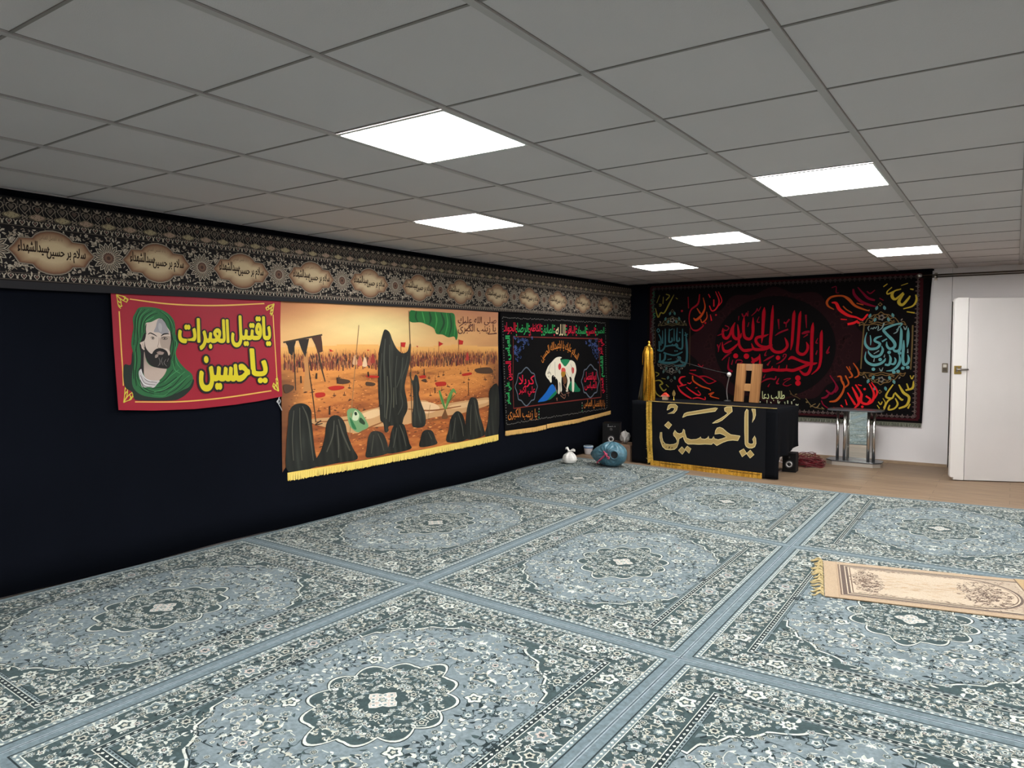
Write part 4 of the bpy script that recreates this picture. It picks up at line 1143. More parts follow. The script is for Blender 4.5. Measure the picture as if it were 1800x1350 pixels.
  ('s',(168,74,30),[(-179.3,109,1.7),(-175.1,98.8,2),(-180.4,92.8,1.7)]),
  ('s',(168,74,30),[(-174.9,120.8,0.8),(-173.4,116.4,1.4)]),
  ('s',(206,30,36),[(-197.7,203.1,1.4),(-192.2,202.1,3.4),(-187.9,194,4.2),(-178.2,186.4,3.4),(-167.5,183.3,2.2)]),
  ('s',(206,30,36),[(-178,174.8,2.8),(-171.3,176.1,3.1),(-166,178.9,2.5)]),
  ('s',(206,30,36),[(-167.5,183.3,1.9),(-160.8,180.2,2.5),(-155.6,185.9,2.2),(-154.4,187.3,1.1)]),
  ('s',(206,30,36),[(-186.3,181.5,1.4),(-178.8,180.6,1.1)]),
  ('s',(206,30,36),[(-170.9,94.5,1.4),(-165.3,83,3.4),(-162.5,74.4,3.3),(-167.7,66.8,1.7)]),
  ('s',(206,30,36),[(-176.2,87,1.4),(-169.2,75.6,2.8),(-166.4,71.3,2.5)]),
  ('s',(206,30,36),[(-167,97.6,1.7),(-160.1,86.1,2.5),(-161.2,78.8,3.1)]),
  ('s',(206,30,36),[(-158.7,86.2,1.4),(-159.9,75.9,3.1),(-153.2,73.3,3),(-146.7,77.9,3),(-145.6,88.1,2.5),(-151.1,99.5,1.4)]),
  ('s',(206,30,36),[(-148.5,101,1.1),(-141.8,89.7,2.2),(-144.2,80.9,1.6)]),
  ('s',(206,30,36),[(-154.7,83.4,2.2),(-149.4,79.3,2.2),(-151.9,74.8,2.2)]),
  ('s',(206,30,36),[(-164.3,97.6,1.1),(-159.6,96.3,1.1)]),
  ('s',(206,30,36),[(-192.9,67.1,1.4),(-190.1,65.8,1.4)]),
  ('s',(206,30,36),[(-184,70.5,1.7),(-181.2,67.7,1.7)]),
  ('s',(206,30,36),[(-178.7,78.1,1.1),(-176.5,70.8,1.7)]),
  ('d',(206,30,36),(-165.3,176.7,3.3)),
  ('d',(206,30,36),(-156.2,92.1,3.3)),
  ('d',(206,30,36),(-158.4,69.5,3.3)),
  ('s',(110,14,38),[(-172.2,219.5,1.9),(-170.7,212.3,3.3),(-162.6,203.3,3.6),(-153.3,198.7,2.7),(-145.4,196.3,1.4)]),
  ('s',(110,14,38),[(-167,221.5,1.1),(-161.5,214.8,2.2),(-154.8,207.3,3),(-146.9,204.2,2.2)]),
  ('s',(110,14,38),[(-156.3,216,1.4),(-152.3,213,1.6),(-147.2,217,1.1)]),
  ('s',(110,14,38),[(-141.8,206.8,1.1),(-137.2,203.8,1.1)]),
  ('s',(110,14,38),[(-197.8,108.6,1.1),(-190,95.4,2),(-195.3,84.9,2.9),(-202.3,89.1,2)]),
  ('s',(110,14,38),[(-192.9,101.3,1.1),(-187.9,92.5,1.7),(-191.2,86.5,2)]),
  ('s',(110,14,38),[(-207.7,78.4,2),(-202.2,80.1,2.9),(-198.1,84.8,2)]),
  ('s',(110,14,38),[(-207.7,75.4,1.2),(-204.7,69.6,1.4),(-196.3,64,1.2)]),
  ('s',(110,14,38),[(-198,222.2,1.1),(-192.6,223.4,1.1),(-192.4,216.1,1.1),(-189,215.2,0.8)]),
  ('s',(128,116,46),[(-412.9,222.1,0.8),(-419.6,210.1,2.1),(-427.8,196,1.9),(-433.3,196.2,1.9),(-437.5,189.8,1.9),(-441.8,203,1.1)]),
  ('s',(128,116,46),[(-425.3,223.2,1.6),(-419.8,220.4,1.6),(-425.2,214.1,1.6)]),
  ('s',(128,116,46),[(-435,222.3,0.8),(-439.8,210.7,0.8)]),
  ('s',(128,116,46),[(-429.4,219.5,1.1),(-430,209.1,1.1)]),
  ('s',(128,116,46),[(-410.2,217.5,0.8),(-407.4,215.4,1.1)]),
  ('s',(128,116,46),[(-442.2,95.1,1.1),(-433.7,96,1.9),(-429.5,91.5,2.4),(-433.7,88.7,1.9),(-428,81,2.2),(-423.2,83.8,1.3)]),
  ('s',(128,116,46),[(-442.8,87.1,0.8),(-439.2,76.7,1.6),(-432.1,71.6,1.4)]),
  ('s',(128,116,46),[(-439.4,101.8,1.1),(-435.2,105.8,1.1),(-440.9,108.3,1.1)]),
  ('s',(128,116,46),[(-431,99.3,0.8),(-424.7,98.2,0.8)]),
  ('s',(128,116,46),[(-423.9,90.3,1.1),(-419.7,86.5,1.1)]),
  ('s',(128,116,46),[(-436.2,208.7,1.1),(-432.8,208.6,1.1),(-433.4,206,1.1),(-435.9,206.7,1.1)]),
  ('s',(140,20,34),[(-374.3,221.1,1.3),(-376.7,207.4,2.6),(-387.1,198.8,2.1),(-389.6,184.8,1.3),(-385.5,172,1.6),(-377.5,169.4,2.6),(-368.5,175.6,1.8),(-369.8,178.1,0.8)]),
  ('s',(140,20,34),[(-391.4,218,1),(-390.5,201.4,1.3)]),
  ('s',(140,20,34),[(-388.7,108,1.3),(-380.7,105.6,1.8),(-370.1,100.8,2.1),(-359.6,93.4,1.5),(-348.1,97.5,1)]),
  ('s',(140,20,34),[(-374.1,103.2,2.1),(-363.6,103.5,1.8),(-349.4,97.5,1)]),
  ('s',(140,20,34),[(-387.4,111.9,1.3),(-378.2,112.1,1.8)]),
  ('s',(140,20,34),[(-375.6,121.1,1.3),(-370.3,117.3,1.5),(-367.8,119.9,1)]),
  ('s',(178,66,28),[(-369,215.9,1),(-366.2,202,2),(-371.3,190.8,3.3),(-379,184.6,3.4),(-383,187.3,1.3)]),
  ('s',(178,66,28),[(-377.9,201.1,1.3),(-372.6,193.3,2.3)]),
  ('s',(178,66,28),[(-363.5,195.6,0.8),(-363.4,186.8,1.5),(-369.8,180.6,1.8),(-372.5,185.8,1.3)]),
  ('s',(178,66,28),[(-383.4,104.3,1.6),(-381.9,96.7,2.3),(-370,89.3,2.1),(-358.2,85.9,1.5),(-356.9,83.4,1.3)]),
  ('s',(178,66,28),[(-359.4,78.2,1.8),(-351.7,81,1.5),(-356.8,75.8,1.8),(-343.9,72.5,1)]),
  ('s',(196,32,44),[(-347.3,223.8,0.8),(-342,211.2,1.5),(-345.7,203.8,1)]),
  ('s',(196,32,44),[(-351.1,223.9,1),(-345.8,210.1,1.8),(-349.5,200.2,2),(-355.8,196.7,1.8),(-359.8,204.3,1.3)]),
  ('s',(196,32,44),[(-353.5,212.8,1.5),(-353.3,202.8,1.8)]),
  ('s',(196,32,44),[(-358.3,191.7,1),(-356.3,182.9,1.8)]),
  ('s',(196,32,44),[(-361.3,220.6,1.3),(-358.6,215.5,1.3)]),
  ('s',(196,32,44),[(-394,102.8,1.1),(-400.8,101.3,2.4),(-403.4,96.1,2.7),(-397.9,89.8,2.9)]),
  ('s',(196,32,44),[(-406.1,89.5,1.1),(-401.9,81.9,2.7),(-393.7,75.7,2.6),(-384.3,70.9,1.8)]),
  ('s',(196,32,44),[(-403.3,88.3,1.9),(-392.6,91.2,1.3)]),
  ('s',(196,32,44),[(-392.5,87.4,1.1),(-385.8,82.4,1.8),(-375.1,76.4,2.1),(-371.2,77.8,1.3),(-375.2,82.8,1)]),
  ('s',(196,32,44),[(-383,71,1.8),(-375,72.6,1.8),(-364.5,70.4,1.3),(-364.6,74.2,1.3)]),
  ('s',(196,32,44),[(-391.2,93.8,1.3),(-387.2,92.7,1.6),(-384.6,95.3,1)]),
  ('s',(196,32,44),[(-379.2,86.5,1),(-375.9,87.2,1)]),
  ('d',(150,24,36),(-350,190.9,3)),
  ('d',(150,24,36),(-365.3,179.9,3.1)),
  ('d',(150,24,36),(-400.5,197.9,3.2)),
  ('t',(196,200,150),'طالب دعا',[-284.1,71.7,29.9,13.3,1.2],0.01,None,0),
  ('s',(180,184,150),[(-277.5,73.2,1.2),(-277.4,68.9,0.6)]),
  ('s',(180,184,150),[(-272.7,70.9,1.2),(-271.5,69.2,1.2)]),
  ('s',(180,184,150),[(-263.1,73.7,1.2),(-262.7,69.5,1.4)]),
  ('s',(180,184,150),[(-261.8,69,1.2),(-260.4,72.1,1.2)]),
  ('s',(180,184,150),[(-254.1,71.7,1.4),(-253.4,68.8,0.6)]),
  ('s',(180,184,150),[(-250.3,73.7,1.2),(-250,69.5,1.2)]),
  ('s',(180,184,150),[(-245.2,72.7,1.2),(-244.8,69.1,1.2)]),
  ('s',(180,184,150),[(-243.2,74,0.6),(-241,75.8,1.2)]),
  ('s',(180,184,150),[(-239.7,69.4,1.2),(-238,67.7,1.7),(-236.3,69.5,0.6)]),
  ('s',(180,184,150),[(-290.5,70.2,1.5),(-289.3,69.6,1.2)]),
  ('s',(180,184,150),[(-287.2,70.3,1.8),(-286,70.1,1.8)]),
  ('s',(84,66,44),[(-248,87.5,0.8),(-244.5,81.6,0.9),(-238.7,78.9,0.9),(-234.2,76.1,0.8)]),
  ('s',(84,66,44),[(-241.1,81.8,1.7),(-238.3,83.1,1.2)]),
  ('s',(84,66,44),[(-246.8,82.2,2.3),(-245.7,83.4,0.6)]),
  ('s',(110,92,62),[(-227.4,77.6,0.8),(-223,71.7,0.9),(-219.8,67.9,0.9),(-212.4,65.4,0.8),(-203.5,64.2,0.6)]),
  ('s',(110,92,62),[(-221.3,66.1,1.6),(-218.8,68.5,1.1),(-214.6,70.9,1.1)]),
  ('s',(110,92,62),[(-211.9,67.1,1.3),(-209.4,71.7,1.1)]),
  ('s',(110,92,62),[(-226.8,72.6,2.2),(-224.1,72.5,1.1)]),
  ('s',(110,92,62),[(-207.2,66.8,1.1),(-204.5,64.7,1.1)]),
  ('s',(110,92,62),[(-215.5,65.3,0.8),(-211.4,67.2,1.6)]),
 ],
 'bmark': [
  ('q',[(-453.4,238.8),(-84.3,240.2),(-91.7,51.5),(-238.7,52),(-390.4,137.4),(-164,145.6),(-271.4,230.1),(-268.6,62),(-351.9,149.6),(-195.2,149.3),(-271.2,214.8),(-268.8,76),(-101.5,152.6),(-95.4,152.5),(-172.6,234.7),(-172.5,229.7),(-224.4,57.3),(-224.3,52),(-141.8,177.7),(-142.3,200.5),(-110,172.2),(-163.3,173.1),(-140.4,113.4),(-142.4,90.4),(-416.9,177.3),(-417.2,199.7),(-416.3,120.5),(-413.4,93.8)]),
 ],
 'portrait': [
  ('p',(22,36,28),1,[(253.3,135.3),(258,135.8),(259.4,144),(263.7,147.5),(266.3,132),(263.1,126.2),(286,119.2),(301.5,124.7),(302,119.7),(297.8,114.8),(292.4,111.4),(285.8,110.2),(262.7,111.7),(259.1,113.7),(258.1,117.6),(253.2,121.9)]),
  ('p',(38,98,56),1,[(264.4,173.5),(269.9,174.3),(277.3,173.7),(284.2,170.7),(288.6,165.9),(289.7,160.4),(289.9,156.1),(291.8,153.7),(292.1,149.9),(291,146.8),(289.9,142.5),(292.4,136.9),(296.9,131.8),(300.9,128.6),(302.1,124.7),(299.3,119.2),(293.8,116.9),(288.5,114.7),(279.4,112.5),(268.2,114),(262.2,116.7),(258.8,121.1),(258.4,127.6),(259.5,135.2),(260,142.8),(258.7,148.7),(259.5,155.7),(260.5,160.5),(260.1,166.3),(261.9,169.9)]),
  ('p',(24,20,20),1,[(268.2,157),(265.9,152.3),(264.3,148.7),(265.1,142.8),(264.5,134.5),(263.3,132.1),(266.2,129.1),(268.3,138),(269.2,149.9)]),
  ('p',(196,178,166),1,[(268.6,161.8),(269.3,163.6),(272.7,164.3),(278.4,166.9),(281.5,165.1),(283.9,160.9),(285.8,157.9),(286.3,152.4),(285.8,147.5),(285.9,140.1),(283.2,135.3),(277.5,134.2),(272,137.9),(269,143.9),(266.1,146.3),(265.4,148.7),(264.7,150.2),(266.8,151.1),(268.1,152.3),(268.9,155.9)]),
  ('p',(176,158,146),1,[(267.5,144.5),(268.9,138),(272.5,134.3),(280,132.6),(283.1,132.2),(281.1,128),(277.2,124.5),(272.2,122.8),(267.4,127.2),(266.9,133.2)]),
  ('p',(188,182,182),1,[(263.2,130.4),(265.1,132.7),(265.9,129.7),(268.5,126),(273.4,124.6),(277.8,124.4),(275.9,122.1),(273.3,119.8),(269.6,120.3),(265.3,120.5),(264,125)]),
  ('s',(120,112,112),[(265.3,130.3,0.4),(268.5,124.8,0.5),(275.9,123,0.4)]),
  ('s',(120,112,112),[(264.4,128.5,0.4),(267.2,123.1,0.5),(274.6,121.5,0.4)]),
  ('s',(120,112,112),[(264.3,125.6,0.4),(266.6,121.3,0.5),(272.1,120.1,0.4)]),
  ('s',(216,214,214),[(264.7,131.5,0.4),(267.3,126.6,0.5),(271.6,124.1,0.4)]),
  ('s',(216,214,214),[(264,127.4,0.4),(266,123.1,0.5),(270.2,120.8,0.4)]),
  ('p',(150,146,150),1,[(277.1,165.6),(279,166.6),(282.1,164.5),(283.9,160.3),(285.1,157.3),(280.6,156),(278.1,157.2),(274.4,157.7),(275.7,160.8)]),
  ('p',(168,164,166),1,[(278.3,163.8),(280.1,162.1),(279.7,157.8),(278.1,158.4),(277.5,161.4)]),
  ('p',(168,150,138),1,[(278.9,153.6),(285.7,154.8),(286.2,149.9),(285.4,144.4),(283.5,146.3),(279.7,146.9)]),
  ('p',(24,20,20),1,[(267.6,152.3),(268.5,147.5),(270.3,144.5),(272.7,142.7),(274,144.5),(276.5,146.3),(280.3,146.3),(283.5,144.4),(284.7,141.4),(286,142.6),(286.2,139.5),(285.8,134.6),(283.8,132.5),(280,132.6),(274.9,133.6),(271.3,135.5),(269.2,138.5),(267.8,143.9),(267.8,147.5)]),
  ('p',(150,128,120),1,[(276.2,143.6),(278.4,144.5),(281.5,143.5),(280.2,142.7),(277.7,142.9)]),
  ('p',(150,132,124),1,[(276.8,143),(280.9,142.9),(280.2,142.1),(277.4,142.2)]),
  ('p',(176,158,146),1,[(275.2,141.8),(276.7,142.4),(277.4,141.4),(276.4,140.2),(275.1,140)]),
  ('s',(110,104,102),[(277.6,140.2,0.2),(278.5,137.2,0.4),(277.5,134.8,0.2)]),
  ('s',(110,104,102),[(280.2,140.2,0.2),(279.5,137.8,0.4),(280.6,134.7,0.2)]),
  ('s',(110,104,102),[(282.7,138.9,0.3),(281.3,136.5,0.4),(283.2,134,0.3)]),
  ('s',(110,104,102),[(284.6,139.5,0.3),(283.6,137.1,0.4)]),
  ('s',(110,104,102),[(278.8,136,0.2),(276.8,134.2,0.2)]),
  ('s',(24,20,20),[(270.3,155.9,0.4),(271.9,156.8,0.7),(274.3,155.9,0.7),(276.5,154.6,0.4)]),
  ('s',(24,20,20),[(279.3,154.7,0.4),(281.2,156.1,0.9),(283.8,156.5,0.8),(285.2,156.2,0.4)]),
  ('s',(24,20,20),[(272.1,153.8,0.3),(273.6,154.2,0.4),(275,153.2,0.2)]),
  ('s',(24,20,20),[(279.6,153.6,0.4),(281.8,154.1,0.4),(284,153.3,0.3)]),
  ('s',(24,20,20),[(272.3,153.2,0.2),(273.6,152.4,0.2),(274.7,152.9,0.2)]),
  ('s',(24,20,20),[(279.9,153,0.2),(282.1,152.4,0.3),(284,153,0.3)]),
  ('s',(24,20,20),[(286.4,157.9,0.6),(286.9,152.4,0.8),(285.8,146.3,0.6),(286,142.6,0.4)]),
  ('s',(24,20,20),[(269.1,163,0.4),(268.6,159.4,0.6),(268.9,155.9,0.4)]),
  ('s',(130,112,102),[(278,153.9,0.2),(277.6,149.9,0.3),(276.9,147.5,0.3),(278.1,146.6,0.4),(279.7,146.9,0.2)]),
  ('s',(130,112,102),[(266.3,149.9,0.2),(267,147.5,0.3),(267.9,145.7,0.2)]),
  ('d',(36,28,28),(273.6,153.3,1.1)),
  ('d',(36,28,28),(281.9,153.2,1.1)),
  ('s',(14,44,26),[(264.4,172.3,0.3),(261.8,165.8,0.5),(261.3,156.9,0.5),(260.1,148.7,0.4)]),
  ('s',(14,44,26),[(268.6,172.8,0.3),(264.3,167.6,0.5),(262.8,159.9,0.5),(263.2,152.3,0.5),(261.2,144,0.4)]),
  ('s',(14,44,26),[(273.5,172.1,0.3),(267.3,167.7,0.5),(265.3,160.6,0.5),(264.8,153.4,0.4)]),
  ('s',(14,44,26),[(277.2,170.4,0.3),(272.2,168.5,0.5),(267.8,164.2,0.5),(267.3,157,0.4)]),
  ('s',(14,44,26),[(281,170.6,0.2),(284.7,166.4,0.5),(286.5,160.4,0.5),(287,157.3,0.3)]),
  ('s',(14,44,26),[(278.5,171.7,0.2),(286,167.1,0.4),(288.8,160.4,0.4)]),
  ('s',(14,44,26),[(287,156.1,0.5),(288.1,148.7,0.6),(286.6,140.1,0.6),(283.8,134,0.4)]),
  ('s',(14,44,26),[(289.5,152.4,0.3),(289.7,146.2,0.5),(288.5,138.8,0.5),(289,133.9,0.3)]),
  ('s',(14,44,26),[(261.9,147.5,0.4),(262.2,138.1,0.6),(260.8,129.2,0.5),(261.2,121.5,0.4)]),
  ('s',(14,44,26),[(260.6,144,0.2),(259.8,135.2,0.4),(259.5,126.3,0.4)]),
  ('s',(14,44,26),[(262.7,132.1,0.4),(262.4,124.4,0.5),(265.9,118.3,0.5),(273.2,115.5,0.4)]),
  ('s',(14,44,26),[(263.7,125.6,0.3),(267.1,119.5,0.5),(277,116.6,0.6),(286,119.8,0.4)]),
  ('s',(14,44,26),[(277.1,122,0.4),(282.3,125.5,0.6),(287.6,131.5,0.5)]),
  ('s',(14,44,26),[(272.1,119.2,0.3),(280.9,120.6,0.6),(290.1,126.4,0.5)]),
  ('s',(14,44,26),[(279.5,117,0.3),(287.3,120.3,0.6),(294.1,127.5,0.4)]),
  ('s',(14,44,26),[(282,114.4,0.3),(289.9,118.4,0.6),(298.1,126.1,0.4)]),
  ('s',(14,44,26),[(285.9,113.6,0.3),(293.9,118.2,0.5),(300.8,124.1,0.3)]),
  ('s',(14,44,26),[(278.4,166.9,0.3),(280.9,166.3,0.4),(283.3,162.7,0.4)]),
  ('s',(64,138,82),[(266.2,173,0.2),(263.1,167.6,0.4),(262.3,160.5,0.4),(261.1,152.2,0.3)]),
  ('s',(64,138,82),[(271.1,172.9,0.2),(265.5,167.7,0.5),(264.1,160.5,0.4),(263.9,153.4,0.3)]),
  ('s',(64,138,82),[(276,171.9,0.2),(269.7,167.8,0.5),(266.5,162.4,0.5),(266.1,157,0.3)]),
  ('s',(64,138,82),[(274.6,167.9,0.4),(270.3,165.4,0.8),(268.4,164.2,0.4)]),
  ('s',(64,138,82),[(279.8,171.7,0.2),(285.4,167.1,0.5),(288.1,161,0.4),(288.3,157.3,0.3)]),
  ('s',(64,138,82),[(289.2,152.4,0.3),(290.4,149.9,0.6),(289.3,143.8,0.5),(290.4,136.3,0.5),(294.2,131.3,0.3)]),
  ('s',(64,138,82),[(287.2,137.6,0.3),(288.9,131.4,0.6),(292.8,128.8,0.4)]),
  ('s',(64,138,82),[(260.7,148.7,0.2),(261.1,139.3,0.4),(260.3,132.2,0.4)]),
  ('s',(64,138,82),[(261.3,127.5,0.3),(263.6,121.4,0.4),(269.5,117,0.4)]),
  ('s',(64,138,82),[(281,123.1,0.3),(286.2,127.8,0.5),(291.6,131.3,0.4)]),
  ('s',(64,138,82),[(279.6,118.9,0.3),(287.4,123.4,0.5),(296.2,130,0.4)]),
  ('s',(64,138,82),[(283.3,116.2,0.3),(291.3,121.4,0.5),(299.5,127.3,0.3)]),
  ('s',(64,138,82),[(273.2,116.8,0.3),(280.8,118.2,0.4),(286.1,121.6,0.3)]),
  ('s',(64,138,82),[(269,118.8,0.2),(274.5,117.3,0.4),(279.6,118.3,0.2)]),
  ('s',(64,138,82),[(271.9,114.7,0.2),(279.4,113.7,0.4),(283.3,115.6,0.3)]),
 ],
 'bline': [
  ('s',(222,176,84),[(258.5,179,0.7),(282.5,177.1,0.9),(305.1,176.9,0.9),(329.5,178,1),(363.7,180.9,0.9)]),
  ('s',(222,176,84),[(251.3,170.7,0.8),(251.9,148.6,0.8),(252.5,132,0.8),(252.5,122,0.8)]),
  ('s',(222,176,84),[(259.9,110.9,0.7),(288.1,109.1,0.9),(311.3,109.1,0.9),(336.4,110.2,1),(368.8,112.7,0.9)]),
  ('s',(222,176,84),[(371.7,172.5,0.8),(372.9,148.6,0.8),(374.1,122.9,0.8)]),
  ('s',(206,190,66),[(249.8,181.5,0.6),(252.4,180.9,0.5),(255.6,180.2,0.5),(256.9,177.9,0.4)]),
  ('s',(206,190,66),[(249.8,181.5,0.6),(250.3,178.6,0.5),(250.9,174.3,0.5),(252.4,172.4,0.4)]),
  ('s',(206,190,66),[(251.7,179.6,0.5),(253.6,178.1,0.6),(256.2,176.9,0.5)]),
  ('s',(206,190,66),[(251.7,179.6,0.5),(252.6,177.1,0.6),(252.8,173.8,0.5)]),
  ('s',(206,190,66),[(253.7,180.7,0.5),(255.3,179.5,0.8),(254.2,177.8,0.5)]),
  ('s',(206,190,66),[(250.6,177.6,0.5),(251.9,176.4,0.8),(252.9,177.1,0.5)]),
  ('s',(206,190,66),[(254.9,179.2,0.4),(257.3,178.9,0.7),(256.2,176.6,0.5)]),
  ('s',(206,190,66),[(251.2,175,0.4),(252.1,173.7,0.7),(253.5,174.5,0.4)]),
  ('s',(206,190,66),[(249.8,181.5,0.7),(251.7,179.3,0.8),(252.9,178.4,0.5)]),
  ('s',(206,190,66),[(372.7,181.1,0.8),(370.1,180.2,0.7),(366.9,179.2,0.6),(365.5,176.8,0.5)]),
  ('s',(206,190,66),[(372.7,181.1,0.8),(372,178.1,0.7),(371.2,173.6,0.6),(369.6,171.6,0.5)]),
  ('s',(206,190,66),[(370.7,179,0.6),(368.7,177.3,0.8),(366.1,175.8,0.6)]),
  ('s',(206,190,66),[(370.7,179,0.6),(369.7,176.3,0.8),(369.3,172.9,0.6)]),
  ('s',(206,190,66),[(368.8,179.9,0.6),(367.2,178.5,1.1),(368.1,176.9,0.6)]),
  ('s',(206,190,66),[(371.6,177,0.6),(370.3,175.6,1.1),(369.4,176.3,0.6)]),
  ('s',(206,190,66),[(367.5,178.2,0.5),(365.2,177.8,0.9),(366.1,175.5,0.6)]),
  ('s',(206,190,66),[(370.9,174.3,0.5),(369.9,172.9,0.9),(368.7,173.6,0.5)]),
  ('s',(206,190,66),[(372.7,181.1,0.9),(370.7,178.7,1.1),(369.4,177.6,0.6)]),
  ('s',(206,190,66),[(252.2,111,0.6),(254.5,111.9,0.5),(257.4,112.9,0.5),(258.6,115.9,0.4)]),
  ('s',(206,190,66),[(252.2,111,0.6),(252.9,114.9,0.5),(253.6,120.5,0.5),(255.1,123.1,0.4)]),
  ('s',(206,190,66),[(253.9,113.5,0.5),(255.7,115.6,0.6),(258,117.2,0.5)]),
  ('s',(206,190,66),[(253.9,113.5,0.5),(254.9,117,0.6),(255.3,121.3,0.5)]),
  ('s',(206,190,66),[(255.6,112.1,0.5),(257.1,113.8,0.8),(256.3,116,0.5)]),
  ('s',(206,190,66),[(253.2,116.2,0.5),(254.4,117.9,0.8),(255.2,117,0.5)]),
  ('s',(206,190,66),[(256.8,114.2,0.4),(258.8,114.6,0.7),(258.1,117.7,0.5)]),
  ('s',(206,190,66),[(253.8,119.6,0.4),(254.7,121.3,0.7),(255.8,120.4,0.4)]),
  ('s',(206,190,66),[(252.2,111,0.7),(254,114,0.8),(255.1,115.2,0.5)]),
  ('s',(206,190,66),[(375.5,112,0.8),(373.6,113.1,0.7),(371.2,114.3,0.6),(370.3,117.3,0.6)]),
  ('s',(206,190,66),[(375.5,112,0.8),(375.1,115.8,0.7),(374.8,121.3,0.6),(373.6,123.9,0.6)]),
  ('s',(206,190,66),[(374.1,114.6,0.6),(372.7,116.8,0.8),(370.8,118.5,0.6)]),
  ('s',(206,190,66),[(374.1,114.6,0.6),(373.5,118,0.8),(373.3,122.2,0.6)]),
  ('s',(206,190,66),[(372.7,113.4,0.6),(371.5,115.1,1.1),(372.3,117.2,0.6)]),
  ('s',(206,190,66),[(374.9,117.1,0.6),(374,118.8,1.1),(373.2,118,0.6)]),
  ('s',(206,190,66),[(371.7,115.5,0.5),(370.1,116,0.9),(370.9,119,0.6)]),
  ('s',(206,190,66),[(374.5,120.5,0.5),(373.8,122.2,1),(372.8,121.4,0.5)]),
  ('s',(206,190,66),[(375.5,112,1),(374.1,115,1.1),(373.2,116.3,0.6)]),
 ],
 'btext': [
  ('t',(212,196,30),'ياقتيل',[334.4,147.7,34.1,22.6,0],0.03,(26, 22, 22),0.05),
  ('t',(212,196,30),'العبرات',[292.1,145.8,39.4,21.5,-0.2],0.03,(26, 22, 22),0.05),
  ('t',(212,196,30),'يا',[350.2,120.3,14.2,25.1,-0.6],0.03,(26, 22, 22),0.05),
  ('t',(212,196,30),'حسين',[307.4,116.3,40.9,23.8,-2.1],0.03,(26, 22, 22),0.05),
 ],
 'bmark2': [
  ('q',[(246.4,181.7),(378.1,183.5),(378.9,107.7),(248.7,106.3),(273.3,104.1),(303.2,103),(336.3,103.7)]),
 ],
 'cord': [
  ('q',[(376.9,108.3),(375.4,105.1),(374.1,103.6),(376.3,102.2),(377.3,104.2),(375.9,105.9),(375.3,102.7),(377.2,99.3),(378.8,96.4)]),
 ],
 'paint': [
  ('p',(198,152,104),1,[(408.7,86.9),(446.9,86.2),(471.1,89.5),(520.2,94.2),(551.2,93.6),(566.5,88.3),(618.2,89.4),(659.6,90),(659.6,82),(608.2,76.3),(561.9,75.5),(519.9,72.1),(472.6,73.7),(456.8,70.1),(413.2,81.7)]),
  ('p',(222,186,140),1,[(464,86.2),(485.6,89.8),(489.2,84.2),(472.7,81.5)]),
  ('p',(226,190,146),1,[(540.6,92.2),(564.3,89.9),(573.1,83.4),(548.9,80.9)]),
  ('p',(216,176,128),1,[(593.9,86.4),(654.2,88),(651.6,84.2),(598.6,81.6)]),
  ('s',(140,84,44),[(411.7,84.2,0.8),(443.5,82.7,1.2),(471,83,0.8)]),
  ('s',(140,84,44),[(449.9,65.7,0.9),(470.8,72.6,1.5),(492.8,77.2,1)]),
  ('s',(140,84,44),[(526.1,86.8,1),(562,82.8,1.5),(608.3,84,1)]),
  ('s',(140,84,44),[(553.1,72,1.1),(584.5,73.7,1.5),(615.6,75.8,1)]),
  ('s',(62,46,34),[(381,150.8,1.3),(401.1,154,1.6),(420.8,157.3,1.4)]),
  ('s',(62,46,34),[(391.5,147.9,1.3),(391.9,130.5,1.3),(392.2,111.7,1)]),
  ('s',(62,46,34),[(401.9,155,1.1),(407.8,118.1,1.2),(412.5,84.2,1.1)]),
  ('s',(62,46,34),[(414.6,153.9,1.4),(418.8,132.2,1.7),(423.2,117.5,1.1)]),
  ('p',(184,128,74),0,[(400.9,142),(405.3,142),(406.4,122.9),(407.7,111),(399.5,110.2),(402,125.5)]),
  ('p',(40,34,32),0,[(383.1,150.8),(393.8,152),(392.3,147.9),(389.9,139.8),(386.4,142.2),(385.2,147.9)]),
  ('p',(44,36,32),0,[(396,152.8),(407,153.9),(405.8,149.1),(403,138.5),(399.5,144.4)]),
  ('p',(74,46,34),0,[(409.3,155.1),(419.6,157),(420.7,150.3),(421.3,143.1),(415.9,141.9),(413,149.1)]),
  ('s',(150,110,70),[(463.2,166.4,0.9),(457.8,128.8,1),(449.9,67.6,0.9)]),
  ('s',(150,110,70),[(514,108.3,1),(517.9,73.6,1)]),
  ('s',(150,110,70),[(553.1,69.1,0.7),(558.7,88.8,0.7)]),
  ('p',(112,152,104),1,[(447.8,91.2),(455.5,92.6),(464,88.7),(470.9,80.4),(473.5,74.3),(465.5,71.8),(459.4,70.8),(451.8,75.7),(448.5,82.3)]),
  ('p',(196,206,170),1,[(457.1,90.5),(462.2,86.3),(459.6,81.4),(453.6,83.1)]),
  ('p',(40,64,40),1,[(463.9,83.6),(469.1,79.2),(468.2,76.7),(462.1,79.9)]),
  ('p',(46,110,66),1,[(450.2,84.7),(453.6,81.9),(458.6,73.7),(453.5,75.5)]),
  ('p',(30,52,34),1,[(456.2,88.7),(458.8,89.1),(459.6,86.5),(457.1,86.1)]),
  ('s',(92,140,72),[(582.2,82.8,1.9),(577.7,92,4.1),(573.3,102.5,2.6)]),
  ('s',(92,140,72),[(583.4,82.7,1.9),(588.1,92.8,4.6),(595.2,101.4,3.9),(600,98.1,1.2)]),
  ('s',(58,100,48),[(581.1,84.3,0.8),(575.5,98,1.1)]),
  ('s',(58,100,48),[(585.7,85.5,0.8),(594,96.9,1.2)]),
  ('s',(58,100,48),[(590.4,91.2,0.8),(598.8,96.7,0.8)]),
